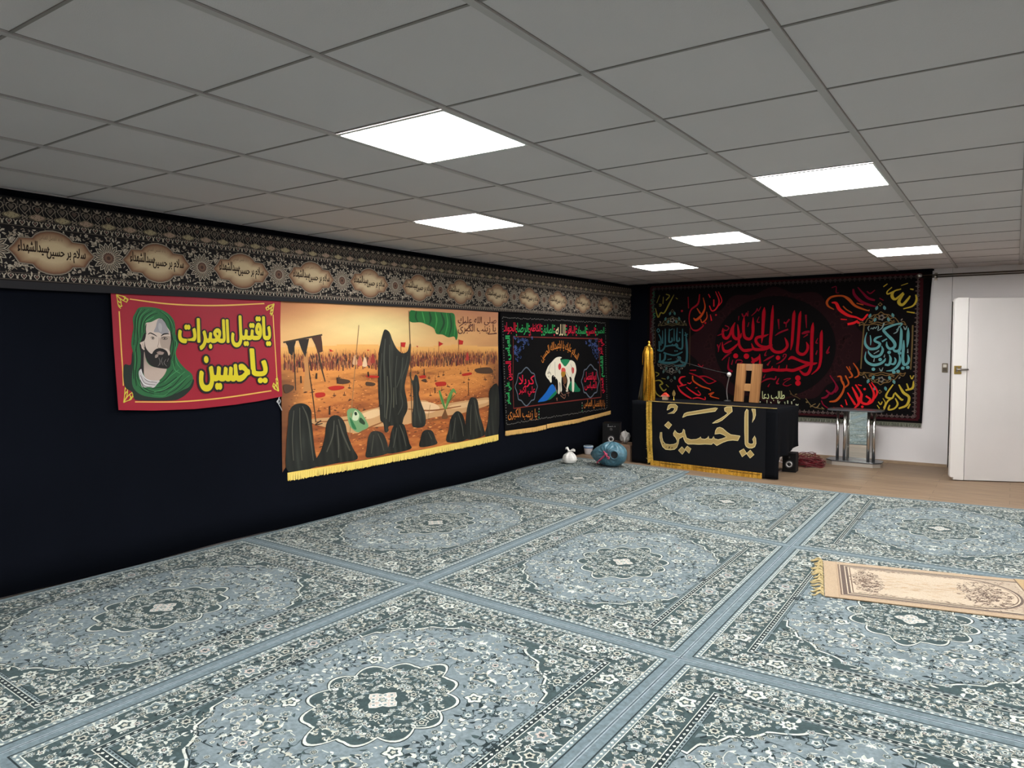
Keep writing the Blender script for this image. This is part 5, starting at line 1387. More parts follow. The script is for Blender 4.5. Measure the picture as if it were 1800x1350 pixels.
  ('p',(110,72,40),1,[(576.4,73.6),(586.3,72.8),(584,79.7),(582.2,82.8),(579.9,80)]),
  ('p',(30,31,27),1,[(496,163.1),(501.6,160.5),(505.3,153.2),(511,145.1),(518.8,140.9),(525.8,143),(528.9,149.9),(531,148.5),(529.8,138.1),(527.7,128.4),(523.5,117.5),(521.3,107.9),(524.2,96.7),(525.1,86.9),(520,79),(515.9,72.4),(500.3,72.5),(499.3,67.8),(494.5,67.6),(492.8,75.9),(489.1,78.8),(488.3,89.6),(486.7,101.6),(486,120.2),(486.7,138.6),(489.2,149.1),(493.1,159.7)]),
  ('p',(30,31,27),1,[(537.8,119.8),(540.9,116.8),(542.9,106.9),(541.7,99.9),(545.8,89.7),(551.1,79.3),(550.9,69.3),(542.4,67.2),(532,69.6),(531.1,79.5),(533.3,90.5),(532.5,107.4),(528.5,118.7),(529.6,122.8),(531.6,115.8),(533.6,114.3),(535.7,118.4)]),
  ('s',(66,68,60),[(495.8,154.5,1.3),(493.7,134.5,1.9),(495.1,107.8,1.9),(494.7,81,1.3)]),
  ('s',(66,68,60),[(501.4,149.1,1),(501.1,127.7,1.6),(503.6,100.6,1.6),(500.4,76.5,1)]),
  ('s',(66,68,60),[(510.9,138.3,1),(508.7,119.4,1.3),(510.2,92.1,1.3)]),
  ('s',(66,68,60),[(518.7,136.8,1),(516.6,121.8,1.5),(510.5,108.4,1)]),
  ('s',(66,68,60),[(525.8,138.1,0.8),(522.6,127.2,1.4),(516.5,116.4,0.8)]),
  ('s',(66,68,60),[(491,141.2,0.8),(489.3,120,1.1),(490.2,93.4,1)]),
  ('s',(66,68,60),[(516.3,102.7,0.8),(518.1,91.5,1.3),(512.1,82.4,0.8)]),
  ('s',(66,68,60),[(537.7,112.7,0.7),(538.6,98.6,1.2),(540.5,81.6,1.1),(544.6,71.3,0.7)]),
  ('s',(66,68,60),[(534.4,98.9,0.7),(535.2,80.5,0.9)]),
  ('s',(84,84,70),[(498.1,119.7,0.8),(498.8,98.2,1.5),(496.6,79.6,1)]),
  ('s',(84,84,70),[(506.6,108.6,0.8),(506.3,89.6,1.2)]),
  ('s',(96,70,46),[(528.9,181.6,1.2),(529.7,149.2,1.2),(530.5,110.3,1.2),(531.2,71.1,1.2)]),
  ('p',(26,106,46),1,[(530.4,181.6),(541.7,181.9),(563.1,182.2),(585.5,181.8),(597.1,180.8),(599.4,170.1),(602.9,159.7),(600.4,153.7),(596.9,157.4),(587.6,156.6),(578.4,159.4),(569.4,160),(565.1,165.7),(554.2,169.1),(545.7,171),(530.2,171.3)]),
  ('s',(16,68,30),[(539.6,181.6,1.4),(538.5,175.7,2.4),(541.6,171.3,1)]),
  ('s',(16,68,30),[(558.7,181.7,1.8),(560.8,174.9,2.9),(558.6,169.2,1.1)]),
  ('s',(16,68,30),[(576.4,181.5,1.5),(580.8,171.1,3),(573.9,160.5,1.1)]),
  ('s',(16,68,30),[(590.1,181,1.5),(592.3,168.5,2.7),(588.7,157.3,0.9)]),
  ('s',(60,150,70),[(548,181.6,1.1),(550,176,1.8),(552.1,169.7,0.9)]),
  ('s',(60,150,70),[(567.4,181.8,1.1),(569.6,173.8,2.2),(567.3,163.6,0.9)]),
  ('s',(60,150,70),[(584.3,181.5,0.9),(586.5,171.3,1.9),(583,159.5,0.9)]),
  ('s',(60,150,70),[(597.1,179,0.8),(598.2,167.1,1.5),(596.9,158.1,0.8)]),
  ('p',(190,36,30),0,[(516,151.2),(523.3,151.2),(521.9,146.4),(516.9,147.1)]),
  ('p',(190,36,30),0,[(572.7,152.4),(580.1,149.9),(572.6,147)]),
  ('p',(190,36,30),0,[(604,154.5),(612.5,153),(611.2,149.2),(604.5,149.2)]),
  ('p',(190,36,30),0,[(428.4,145.4),(433.2,143.2),(428.7,143)]),
  ('p',(190,36,30),0,[(538.2,147.8),(541.3,147.8),(540.8,146.1)]),
  ('p',(190,36,30),0,[(472.9,144.7),(475.9,143.9),(472.8,143.3)]),
  ('s',(120,60,34),[(516.4,151.2,0.7),(516.4,141,0.7)]),
  ('s',(120,60,34),[(572.9,152.4,0.7),(573,140.5,0.7)]),
  ('s',(120,60,34),[(604.5,154.5,0.8),(604.6,140.2,0.8)]),
  ('p',(178,40,26),1,[(426.2,112.5),(434.2,113.6),(444,112.6),(442.3,110.4),(431,109.8)]),
  ('p',(178,40,26),1,[(567.8,110.8),(582.5,110.9),(583.6,107.1),(570,107)]),
  ('p',(178,40,26),1,[(412.2,108.3),(421.4,108.4),(422.2,105.3),(413.6,104.6)]),
  ('p',(178,40,26),1,[(471.6,121.3),(486,120.2),(485.1,118.6),(473.3,119.3)]),
  ('p',(178,40,26),1,[(543,118.2),(551.5,118.6),(552.6,116.1),(544,116)]),
  ('p',(178,40,26),1,[(611,118.1),(625.9,119.1),(625.9,116.8),(612.2,115.8)]),
  ('p',(74,52,36),1,[(437.6,120.6),(439.2,119.9),(450.8,117.6),(449.1,115.1),(436.7,115.4)]),
  ('p',(74,52,36),1,[(471.5,115.5),(482.3,113.7),(480.4,111.4),(471.5,112.2)]),
  ('p',(74,52,36),1,[(380.3,117),(390.1,115.4),(388.6,111.9),(381.5,110)]),
  ('p',(74,52,36),1,[(545.1,113.8),(552.5,115),(553.6,111.4)]),
  ('p',(74,52,36),1,[(633.5,122.8),(659.8,123.7),(665.2,117.1),(638.6,118)]),
  ('s',(52,36,26),[(427.2,96.4,1.7),(427.1,89.1,2)]),
  ('s',(52,36,26),[(436.3,120.7,1.4),(436.9,115.4,1.7)]),
  ('s',(52,36,26),[(549.9,125,1.4),(550.2,118.6,1.6)]),
  ('s',(52,36,26),[(473.4,124.5,1.8),(474.2,119.9,2.2)]),
  ('s',(52,36,26),[(414,125.1,1.6),(413.6,120.3,1.9)]),
  ('s',(52,36,26),[(397.6,123.3,1.3),(397.7,117.4,1.6)]),
  ('s',(52,36,26),[(566.2,105.8,1.5),(566.6,99.9,1.5)]),
  ('s',(52,36,26),[(620.8,109.3,1),(621.2,97,1)]),
  ('s',(52,36,26),[(417.9,84.9,1.1),(411.7,81.8,1.1),(419.4,82.3,0.8)]),
  ('p',(25,27,24),1,[(383.8,84.3),(384.7,93.6),(388.4,99.1),(395.6,101),(403,99.3),(407.4,94.2),(407.9,85.8),(409.2,74.8),(411.2,60.1),(414.1,47.6),(412.5,46.2),(383.7,45.8),(382,67.1)]),
  ('p',(30,31,27),1,[(433.8,88.3),(440.2,85.5),(445.1,78.8),(447.4,69.7),(453.1,57.6),(458.5,47),(436.3,46.4),(410.2,46.9),(417.4,59.3),(421.5,69.9),(423.3,80.8),(427.3,86.6)]),
  ('p',(30,31,27),1,[(483.4,69.7),(491.7,66.6),(496.3,59.4),(498.1,52.4),(497.1,47.1),(470.4,46.7),(470.5,55.6),(472.5,64.6),(477,69.4)]),
  ('p',(25,27,24),1,[(512,74.8),(519.9,72.1),(523.8,63.4),(527.7,53.2),(528.6,47.5),(498,47),(500.1,56.3),(502.1,65.5),(506.1,72.6)]),
  ('p',(30,31,27),1,[(553,64.1),(561.7,61.8),(567.2,53.2),(568.3,47.9),(543.2,47.9),(543.3,55.7),(546.6,62.5)]),
  ('p',(25,27,24),1,[(601,79.2),(610.6,74.6),(615.5,63.5),(617.8,47.8),(585.4,48.3),(587.8,61.5),(591.4,73.1)]),
  ('p',(25,27,24),1,[(659.7,98.1),(676.2,102.1),(676.5,47.3),(651.3,47.4),(656.8,63),(659.6,82)]),
  ('p',(30,31,27),1,[(629.5,92.1),(637.2,88.2),(641,73.8),(648.7,57.3),(648.7,48.5),(617.8,47.8),(615.5,63.5),(618.1,80.2),(623.2,90.7)]),
  ('s',(76,76,66),[(437,84.5,1.1),(441.6,71.6,1.7),(449.7,55.5,1.5)]),
  ('s',(76,76,66),[(432.1,83.7,0.9),(430.2,70.2,1.4),(423.6,57.4,1.1)]),
  ('s',(76,76,66),[(435.2,79.7,0.9),(436.6,64.6,1.4),(436.3,50.8,0.9)]),
  ('s',(76,76,66),[(398.5,98.4,0.8),(403.5,88.5,1.3),(406.9,70.2,1.4),(409.5,51.8,0.8)]),
  ('s',(76,76,66),[(389.7,95.5,0.8),(387.9,78.1,1),(388.9,54.5,0.8)]),
  ('s',(76,76,66),[(395.6,97.4,0.7),(395.9,77.3,0.9),(397.6,53.4,0.7)]),
  ('s',(76,76,66),[(485.2,67.2,0.8),(489.7,58.7,1.3),(492.4,50.4,0.8)]),
  ('s',(76,76,66),[(479.7,66.4,0.8),(477.7,57.4,1.1),(475.8,49.7,0.8)]),
  ('s',(76,76,66),[(513.9,72.6,0.8),(518.7,62.5,1.4),(522.6,51,0.9)]),
  ('s',(76,76,66),[(509.9,70.2,0.8),(507.9,60.9,1.2),(504.8,51.6,0.8)]),
  ('s',(76,76,66),[(555.2,61.7,0.7),(560.6,53.9,1.3)]),
  ('s',(76,76,66),[(603.4,76.7,1),(609.3,64,1.6),(611.7,51.5,1)]),
  ('s',(76,76,66),[(598.5,72.5,0.8),(596.1,60.7,1.2),(593.6,50.4,1)]),
  ('s',(76,76,66),[(630.7,89.4,1),(635.8,74.2,1.7),(642.1,54.7,1)]),
  ('s',(76,76,66),[(625.6,84.3,0.8),(624.3,68.9,1.4),(624.1,51.8,1)]),
  ('t',(86,40,30),'صلى الله عليك',[603,169.3,70.2,9.3,1.5],0.004,None,0),
  ('t',(86,40,30),'يا زينب الكبرى',[603,160.3,69.3,10.9,0.9],0.004,None,0),
  ('s',(86,40,30),[(657.3,160.7,0.9),(674.2,161.8,1.3)]),
  ('s',(86,40,30),[(604.6,168,0.8),(616.3,173.5,1.2)]),
  ('s',(86,40,30),[(616.3,164.4,0.8),(628.8,170.8,1)]),
 ],
 'pmark': [
  ('q',[(378.6,181),(676.5,181.6),(677.6,47.2),(383.7,45.1),(465,144.6),(562.6,144.1),(673.6,142.8),(380.9,145.7),(464.6,126),(463.3,46.1),(463.3,150.4)]),
 ],
 'horse': [
  ('t',(190,28,56),'الجواد',[688.4,160.9,24.3,13.8,0.3],0.012,None,0),
  ('t',(50,150,84),'الرضا',[716.5,160.5,23.2,14.1,0.3],0.012,None,0),
  ('t',(190,28,56),'الكاظم',[743.5,160.1,24.7,14.2,0.3],0.012,None,0),
  ('t',(50,150,84),'الصادق',[773.4,160.4,24.1,13.9,0.3],0.012,None,0),
  ('t',(196,180,140),'الله',[803.2,160.7,23.6,14.3,0.3],0.012,None,0),
  ('t',(190,28,56),'الباقر',[831.8,160.8,22.7,12.8,0.2],0.012,None,0),
  ('t',(50,150,84),'السجاد',[860,161.1,24.2,12.5,0.2],0.012,None,0),
  ('t',(190,28,56),'الحسين',[887.5,161.4,21.7,11.9,0.2],0.012,None,0),
  ('t',(50,150,84),'الحسن',[912.8,162.2,25.1,11.6,0.2],0.012,None,0),
  ('d',(190,28,56),(714.4,171.1,2.3)),
  ('d',(50,150,84),(714.4,167.5,2.3)),
  ('d',(190,28,56),(714.4,164,2.3)),
  ('d',(50,150,84),(714.4,160.4,2.3)),
  ('d',(50,150,84),(741.5,171.6,2.4)),
  ('d',(190,28,56),(741.5,168,2.4)),
  ('d',(50,150,84),(741.5,164.3,2.4)),
  ('d',(190,28,56),(741.5,160.7,2.4)),
  ('d',(190,28,56),(770.6,172.3,2.5)),
  ('d',(50,150,84),(770.6,168.5,2.5)),
  ('d',(190,28,56),(770.6,164.8,2.5)),
  ('d',(50,150,84),(770.6,161,2.5)),
  ('d',(50,150,84),(800,172.9,2.6)),
  ('d',(190,28,56),(800,169,2.6)),
  ('d',(50,150,84),(800,165.2,2.6)),
  ('d',(190,28,56),(800,161.3,2.6)),
  ('d',(190,28,56),(829.5,173.5,2.7)),
  ('d',(50,150,84),(829.5,169.6,2.7)),
  ('d',(190,28,56),(829.5,165.6,2.7)),
  ('d',(50,150,84),(829.5,161.7,2.7)),
  ('d',(50,150,84),(857.2,174.1,2.9)),
  ('d',(190,28,56),(857.2,170.1,2.9)),
  ('d',(50,150,84),(857.3,166,2.9)),
  ('d',(190,28,56),(857.3,162,2.9)),
  ('d',(190,28,56),(886.1,174.7,3)),
  ('d',(50,150,84),(886.1,170.6,3)),
  ('d',(190,28,56),(886.1,166.4,3)),
  ('d',(50,150,84),(886.2,162.3,3)),
  ('d',(50,150,84),(910.9,175.2,3.1)),
  ('d',(190,28,56),(911,171,3.1)),
  ('d',(50,150,84),(911,166.8,3.1)),
  ('d',(190,28,56),(911,162.6,3.1)),
  ('v',(50,150,84),'العباس',[691.5,131.7,11.7,27.6]),
  ('v',(190,28,56),'الحسين',[691.8,107.8,14.9,21.9]),
  ('v',(50,150,84),'علي اصغر',[692.1,79.7,12.4,26.1]),
  ('v',(190,28,56),'علي اكبر',[918.8,135,19.4,23]),
  ('v',(50,150,84),'القاسم',[925.2,103.4,14.6,29]),
  ('v',(190,28,56),'المهدي',[926.4,80.4,13.1,21.1]),
  ('t',(184,112,52),'يا زينب الكبرى',[695.8,61.8,63.2,13.9,-5.4],0.006,None,0),
  ('t',(184,112,52),'يا اباالفضل العباس',[878.3,62.3,61.9,12.1,-4.5],0.006,None,0),
  ('s',(104,44,40),[(707.4,158.5,1.1),(920.1,157.4,1.6)]),
  ('s',(104,44,40),[(920.1,157.4,1.6),(927.7,74.6,1.6)]),
  ('s',(104,44,40),[(927.7,74.6,1.6),(782.6,74.8,1.3),(707.9,74.4,1.2)]),
  ('s',(104,44,40),[(707.9,74.4,1.2),(707.4,158.5,1.1)]),
  ('s',(92,100,112),[(759.5,97.6,1.4),(756.3,92.6,1.4),(754.1,88,1.4),(752.3,82.5,1.4),(746,81.2,1.4),(741.3,78,1.4),(735.3,75.6,1.4),(729.3,78.8,1.4),(724.7,82.6,1.4),(718.8,84.5,1.3),(717.1,90,1.3),(715,94.7,1.3),(712.1,99.8,1.3),(715.1,104.6,1.3),(717.1,109.1,1.3),(718.8,114.5,1.3),(724.7,115.8,1.3),(729.3,119.1,1.4),(735.3,121.8,1.4),(741.3,118.8,1.4),(746,115.2,1.4),(752.3,113.4,1.4),(754.1,107.7,1.4),(756.3,102.9,1.4),(759.5,97.6,1.4)]),
  ('s',(92,100,112),[(921.8,97.8,1.8),(918.5,92.9,1.8),(916.2,88.3,1.8),(914.4,82.9,1.8),(907.8,81.6,1.8),(902.8,78.4,1.7),(896.4,76,1.7),(890.1,79.1,1.7),(885.2,82.8,1.7),(878.9,84.7,1.7),(877.1,90.2,1.7),(874.8,94.9,1.7),(871.7,99.9,1.7),(874.8,104.6,1.7),(876.9,109.1,1.7),(878.7,114.4,1.7),(884.9,115.8,1.7),(889.8,119.1,1.7),(896,121.7,1.7),(902.4,118.8,1.7),(907.5,115.2,1.8),(914.1,113.4,1.8),(916,107.8,1.8),(918.4,103,1.8),(921.8,97.8,1.8)]),
  ('t',(190,28,56),'كربلا',[720,98.8,32.1,14.6,-1.5],0.012,None,0),
  ('t',(190,28,56),'علي اكبر',[720,88,34.4,12.2,-2],0.012,None,0),
  ('t',(190,28,56),'ابوالفضل',[879.5,98.2,33.6,14,-1.4],0.012,None,0),
  ('t',(190,28,56),'العباس',[881,87,33.2,12,-1.7],0.012,None,0),
 ],
 'harc': [
  ('q',[(745.3,125.9),(814.6,146.6),(883.6,125),(814.6,154.4),(744.2,118.5),(882.2,116.7)]),
 ],
 'hanimal': [
  ('p',(28,92,168),1,[(761.3,79.4),(777.8,88.5),(789.9,97.4),(797.2,98.4),(804.7,90.9),(802.3,85.9),(782.6,79.3),(766,78.5)]),
  ('p',(24,110,78),1,[(785,80.4),(804.7,90.9),(806,87),(792.4,80.6)]),
  ('p',(24,104,70),1,[(838.3,99.9),(851.7,100),(862.7,92.1),(868.3,89.1),(865.5,85.8),(843.7,87.6),(835.6,93.3)]),
  ('p',(214,206,186),1,[(804.6,132.4),(814.7,133.5),(818.5,132.2),(814.7,130.3),(822.4,124.2),(832.8,124.7),(836.8,127.9),(843.4,128.5),(851.5,125.6),(855.7,119.5),(856.5,112.7),(851.7,104.7),(851.7,96.6),(850.4,87.2),(845.8,87.5),(845,96.9),(843.6,105),(838.2,106.6),(839.6,99.8),(834.3,92.1),(834.3,88.1),(829.1,88.4),(831.7,96.2),(833,102.8),(829,109.6),(826.4,113.6),(818.6,108.6),(817.4,98.1),(818.7,90.2),(814.9,88.4),(814.8,98.3),(812.3,101),(813.6,93.1),(812.8,86.6),(809.3,86.8),(809.3,97.2),(807.7,103.8),(802.2,107.9),(797.2,110.6),(793.5,108.2),(793.5,102.4),(791.1,101.2),(788.6,103.2),(786.2,105.3),(782.6,107.3),(779,111.2),(779,113.8),(781.4,117.5),(786.2,122.5),(794.7,127.4)]),
  ('p',(36,116,76),1,[(816,129.6),(838.1,129.2),(831.5,122.7),(826.3,120.9),(821.1,123.6)]),
  ('p',(176,38,48),1,[(810.2,123.2),(814.7,125.1),(817.3,120.4),(813.5,116.6),(810.2,118.6)]),
  ('p',(196,78,70),1,[(818.6,119.1),(826.3,118.2),(827.7,113.6),(822.5,110.4),(817.3,113.9)]),
  ('p',(186,64,62),1,[(843.5,119.1),(850.2,117.6),(849.5,111.6),(844.9,111.7)]),
  ('p',(150,108,40),1,[(817.3,113.9),(827.7,113.6),(826.4,109.6),(822.5,106.5),(817.3,108.6)]),
  ('p',(96,64,44),1,[(821.2,107.2),(829,106.9),(830.3,100.2),(823.8,97.9)]),
  ('s',(150,142,128),[(792.3,124.9,0.7),(787.4,117.3,0.9),(792.3,110.8,0.7)]),
  ('s',(150,142,128),[(802.1,127.2,0.8),(802.2,116.9,0.9),(802.2,109.2,0.8)]),
  ('s',(150,142,128),[(840.8,123.8,0.8),(846.2,115.7,1),(843.6,106.4,0.8)]),
  ('s',(150,142,128),[(783.8,114.9,0.9),(789.8,114.1,1.1),(792.3,110.8,0.7)]),
  ('s',(150,142,128),[(829,113.5,0.8),(835.6,106.7,0.8)]),
  ('s',(120,84,70),[(814.9,88.4,1.2),(822.6,83.4,1.2),(827.8,84.4,1),(825.2,79.3,1.2),(814.9,83.8,1)]),
  ('s',(120,84,70),[(802.2,94.9,0.9),(807.3,86.9,1)]),
  ('s',(120,84,70),[(822.5,97.9,1.2),(833,88.1,1)]),
  ('s',(120,84,70),[(806,81.1,2.7),(807.3,77.1,1.1)]),
  ('s',(120,84,70),[(830.4,85.6,1.2),(838.3,85.9,1.2)]),
  ('s',(120,84,70),[(834.3,88.1,1),(835.7,81.3,1)]),
  ('s',(120,84,70),[(802.2,97.5,0.8),(804.7,89.6,0.8)]),
  ('s',(214,206,186),[(851.5,123.6,1.6),(855.7,115.4,2),(851.7,106.1,1.6),(849,102.1,0.8)]),
  ('s',(214,206,186),[(799.7,111.8,0.9),(798.5,108,0.9)]),
  ('s',(214,206,186),[(804.7,109.1,1),(803.4,105.2,0.8)]),
  ('s',(70,60,52),[(782.6,113,0.7),(788.6,113.5,0.7)]),
  ('s',(70,60,52),[(785.5,109.7,0.9),(786.9,108.4,0.9)]),
 ],
 'hmark': [
  ('q',[(683,181.3),(940.8,180.9),(947.6,55.8),(691.7,55.1),(690.6,48.1),(960.5,51.2),(961.2,53.1),(707.4,158.5),(747.6,157.7),(710.5,123.1),(918.6,157),(877.7,154),(922,120.7),(763.2,72.4),(763.2,59.2),(873.5,71.6),(873.6,59.8)]),
 ],
}
# ------------------------------------------------------------------ drawing the traced artwork
def draw(c, ops, ou, ov, colmap=None, lay=None, reverse=False):
    for o in ops:
        col = o[1]
        if colmap and col in colmap: col = colmap[col]
        if o[0] == 'p':
            pts = [((a - ou) / 100, (b - ov) / 100) for a, b in o[3]]
            if o[2]: pts = spline(pts, 4, True)
            fn = SHADE.get(tuple(col)) if not isinstance(col, str) else None
            ml = c.maxlen
            if fn: c.maxlen = .011
            c.poly(pts, col, fn=fn); c.maxlen = ml
        elif o[0] == 's':
            pts = [((q[0] - ou) / 100, (q[1] - ov) / 100, (q[2] if len(q) > 2 else .5) / 100) for q in o[2]]
            if len(pts) == 2 and c.maxlen:
                n = max(2, int(math.hypot(pts[1][0] - pts[0][0], pts[1][1] - pts[0][1]) / c.maxlen) + 1)
                a, b = np.array(pts[0]), np.array(pts[1]); pts = [tuple(a + (b - a) * k / n) for k in range(n + 1)]
            c.stroke(pts, .01, col)
        elif o[0] == 'd':
            q = o[2]; c.dot((q[0] - ou) / 100, (q[1] - ov) / 100, q[2] / 200, col)
        elif o[0] == 't':
            u, v, w, h, sh = [x / 100 for x in o[3]]; u -= ou / 100; v -= ov / 100
            fn = lambda a, b, w=w, sh=sh: (a, b + sh * a / w)
            if o[5]:
                c.text(o[2], u, v, w, h, o[5], bold=o[4] + o[6], fn=fn); c.k += 6
            c.text(o[2], u, v, w, h, col, bold=o[4], fn=fn)
        elif o[0] == 'v':
            u, v, w, h = [x / 100 for x in o[3]]; u -= ou / 100; v -= ov / 100
            c.text(o[2], u + w, v, w, h, col, bold=.01, fn=lambda a, b, w=w, h=h: (-b / h * w, a / w * h))
        c.layer()

def _robe(base):
    # printed folds of the robes in the picture
    def f(u, v):
        k = math.sin(46 * u + 5 * math.sin(3.1 * v + 9 * u) + 2) * .6 + math.sin(83 * u + 3 * math.sin(5 * v)) * .4
        g = 1 + .55 * max(0, k) ** 2 - .25 * max(0, -k)
        return tuple(min(255, x * g + 6 * math.sin(4 * v + 7 * u)) for x in base)
    return f
SHADE = {(30, 31, 27): _robe((36, 37, 32)), (25, 27, 24): _robe((30, 32, 28))}
SHADE[(196, 178, 166)] = lambda u, v: tuple(x * (1 - .14 * max(0, min(1, (u - .40) / .16)) - .10 * max(0, min(1, (.45 - v) / .2))) for x in (202, 184, 172))
SHADE[(176, 158, 146)] = lambda u, v: tuple(x * (1 - .22 * max(0, min(1, (v - .28) / .1))) for x in (184, 164, 152))
def ripple(amp, k, seed):
    r = random.Random(seed); ph = [r.uniform(0, 6.28) for _ in range(4)]
    def f(V):
        u, v = V[:, 0], V[:, 1]
        V[:, 2] += amp * (np.sin(k * u + ph[0] + 1.3 * v) + .7 * np.sin(.6 * k * u + .8 * k * v + ph[1]) + .5 * np.sin(1.1 * k * v - .4 * k * u + ph[2])) + amp * 2.2
        return V
    return f

def fringe(name, parent, pts, drop, cols, m, seed, band=.012, sw=.006, warp=None):
    """row of hanging threads below a hem; pts are (u, v) along the hem"""
    r = random.Random(seed); c = Canvas(step=.00008)
    L = [0.0]
    for a, b in zip(pts, pts[1:]): L.append(L[-1] + math.hypot(b[0] - a[0], b[1] - a[1]))
    n = int(L[-1] / sw)
    def at(s):
        for i in range(len(L) - 1):
            if s <= L[i + 1] or i == len(L) - 2:
                t = (s - L[i]) / (L[i + 1] - L[i]); a, b = pts[i], pts[i + 1]
                return a[0] + (b[0] - a[0]) * t, a[1] + (b[1] - a[1]) * t
    for k in range(n):
        u, v = at(k * sw); u2, v2 = at(min((k + 1.25) * sw, L[-1]))
        d = drop * r.uniform(.86, 1.02); sl = r.uniform(-.004, .004)
        c.ngon([(u, v), (u + sl, v - d), (u2 + sl, v2 - d * r.uniform(.97, 1.0)), (u2, v2)], cols[k % len(cols)], lay=k % 3)
    c.k = 4
    for k in range(0, n, 2):
        u, v = at(k * sw); u2, v2 = at(min((k + 2) * sw, L[-1]))
        c.ngon([(u, v), (u, v - band), (u2, v2 - band), (u2, v2)], cols[0], lay=4)
    return c.build(name, m, parent, warp)

M_print = printed('printed_cloth', gain=CLOTH, grain=.05, gscale=300)
M_silk = printed('printed_satin', gain=CLOTH, rough=.55, grain=.04, gscale=300, spec=.3)
M_fr = printed('gold_fringe', gain=CLOTH * 1.15, rough=.5, grain=.12, gscale=200, spec=.4)
M_woven = printed('woven_tapestry', gain=CLOTH * 1.05, rough=.95, grain=.12, gscale=500, spec=.1, bump=.2, bscale=500)
XW = XL + .034

# ------------------------------------------------------------------ red banner
ou, ov = 246, 103
c = Canvas(step=.00004); c.maxlen = .026
red = (152, 24, 44)
edge = [(246.2, 184.5), (379.2, 184.5), (378.4, 165), (378.2, 140), (378.6, 120), (379.0, 107.7), (357, 105.2), (336.3, 103.9), (303.2, 103.0), (273.3, 104.1), (248.7, 106.3), (248.0, 125), (247.0, 150)]
E2 = [((a - ou) / 100, (b - ov) / 100) for a, b in edge]
c.poly(E2, red); c.k = 3
c.stroke([(E2[0][0] + .012, E2[0][1]), (E2[-1][0] + .012, E2[-1][1]), (E2[-2][0] + .012, E2[-2][1]), (E2[-3][0] + .012, E2[-3][1])], .004, (150, 22, 42)); c.layer()
draw(c, ART['bline'], ou, ov)
draw(c, ART['portrait'], ou, ov)
draw(c, ART['btext'], ou, ov)
o = c.build('wall_banner', M_silk, None, ripple(.0035, 9, 4))
place(o, WALL_L, XW, ou / 100, ov / 100)
tag(o, 'red cloth banner with a bearded man in a green headscarf and yellow lettering', 'banner', 'cloth banners on the left wall')
q = [((a - ou) / 100, (b - ov) / 100, .006) for a, b in ART['cord'][0][1]]
MB().tube(spline(q, 5), .0035, 6).build('tie_cord', mat('cord_white', (196, 196, 198), .7), o)

# ------------------------------------------------------------------ battlefield picture
def sstep(a, b, x): x = max(0, min(1, (x - a) / (b - a))); return x * x * (3 - 2 * x)
def mix(a, b, t): return tuple(x + (y - x) * t for x, y in zip(a, b))
_rn = random.Random(5)
_oct = [(_rn.uniform(-1, 1) * f, _rn.uniform(-1, 1) * f, _rn.uniform(0, 6.28), 1 / f ** .6) for f in (2, 4, 7, 9, 14, 20, 28, 40) for _ in range(3)]
def cloud(x, y, sx=1, sy=1):
    return sum(a * math.sin(6.28 * (p * x * sx + q * y * sy) + ph) for p, q, ph, a in _oct) / 3.2
ou, ov = 378, 45
PW, PH = 2.99, 1.405
def paint(u, v):
    s, y = u / 2.985, v / PH
    hz = .727 + .018 * math.exp(-((s - .28) / .12) ** 2) + .012 * math.exp(-((s - .75) / .1) ** 2)
    if y > hz:
        t = (y - hz) / (1 - hz)
        g = math.exp(-(((s - .36) / .30) ** 2 + ((t - .45) / .55) ** 2))
        top = mix((206, 128, 78), (196, 132, 96), s)
        col = mix(top, (226, 168, 108), sstep(1, .2, t))
        col = mix(col, (238, 214, 150), g)
        col = mix(col, (150, 92, 60), .55 * sstep(.16, 0, s) * sstep(.2, 1, t) + .3 * sstep(.7, 1, s) * sstep(.5, 0, t))
        n = cloud(s * .35, t * .2 + .3)
        return tuple(max(0, min(255, k * (1 + .05 * n))) for k in col)
    t = (hz - y) / hz
    n = cloud(s, t * 1.1, .8, 1.8)
    near = mix((206, 134, 66), (168, 92, 46), sstep(.15, .75, t))
    col = mix((232, 174, 100), near, sstep(0, .12, t))
    col = mix(col, (110, 58, 32), max(0, n) * .8 * sstep(.06, .25, t))
    col = mix(col, (236, 158, 80), max(0, -n) * .65 * sstep(.05, .2, t))
    col = mix(col, (92, 56, 36), .75 * sstep(.10, 0, s) * sstep(.1, .35, t) + .7 * sstep(.9, 1, s) * sstep(.02, .3, t))
    return col
c = Canvas(step=.00004); c.maxlen = .026
c.base(PW, PH, 260, 124, paint); c.k = 4
rnd = random.Random(9)
hv = (144.6 - ov) / 100 - .02
for k in range(1500):
    u = .03 + rnd.random() * 2.93
    if rnd.random() < .3 and .75 < u < 1.15: continue
    d = rnd.random()
    b = hv - .03 - .13 * d + rnd.uniform(-.01, .01); h = .03 + .035 * d
    col = rnd.choice([(96, 56, 40), (70, 44, 34), (128, 58, 42), (150, 84, 56), (60, 40, 34), (170, 112, 74), (112, 44, 36)])
    w_ = rnd.uniform(.006, .012) * (.7 + .6 * d)
    c.ngon([(u - w_ / 2, b), (u + w_ / 2, b), (u + w_ * .45, b + h * .7), (u, b + h), (u - w_ * .45, b + h * .7)], col, lay=4 + int(d * 20))
    if rnd.random() < .16: c.ngon([(u, b), (u + .002, b), (u + .003, b + h * 1.9), (u + .001, b + h * 1.9)], (90, 62, 46), lay=4)
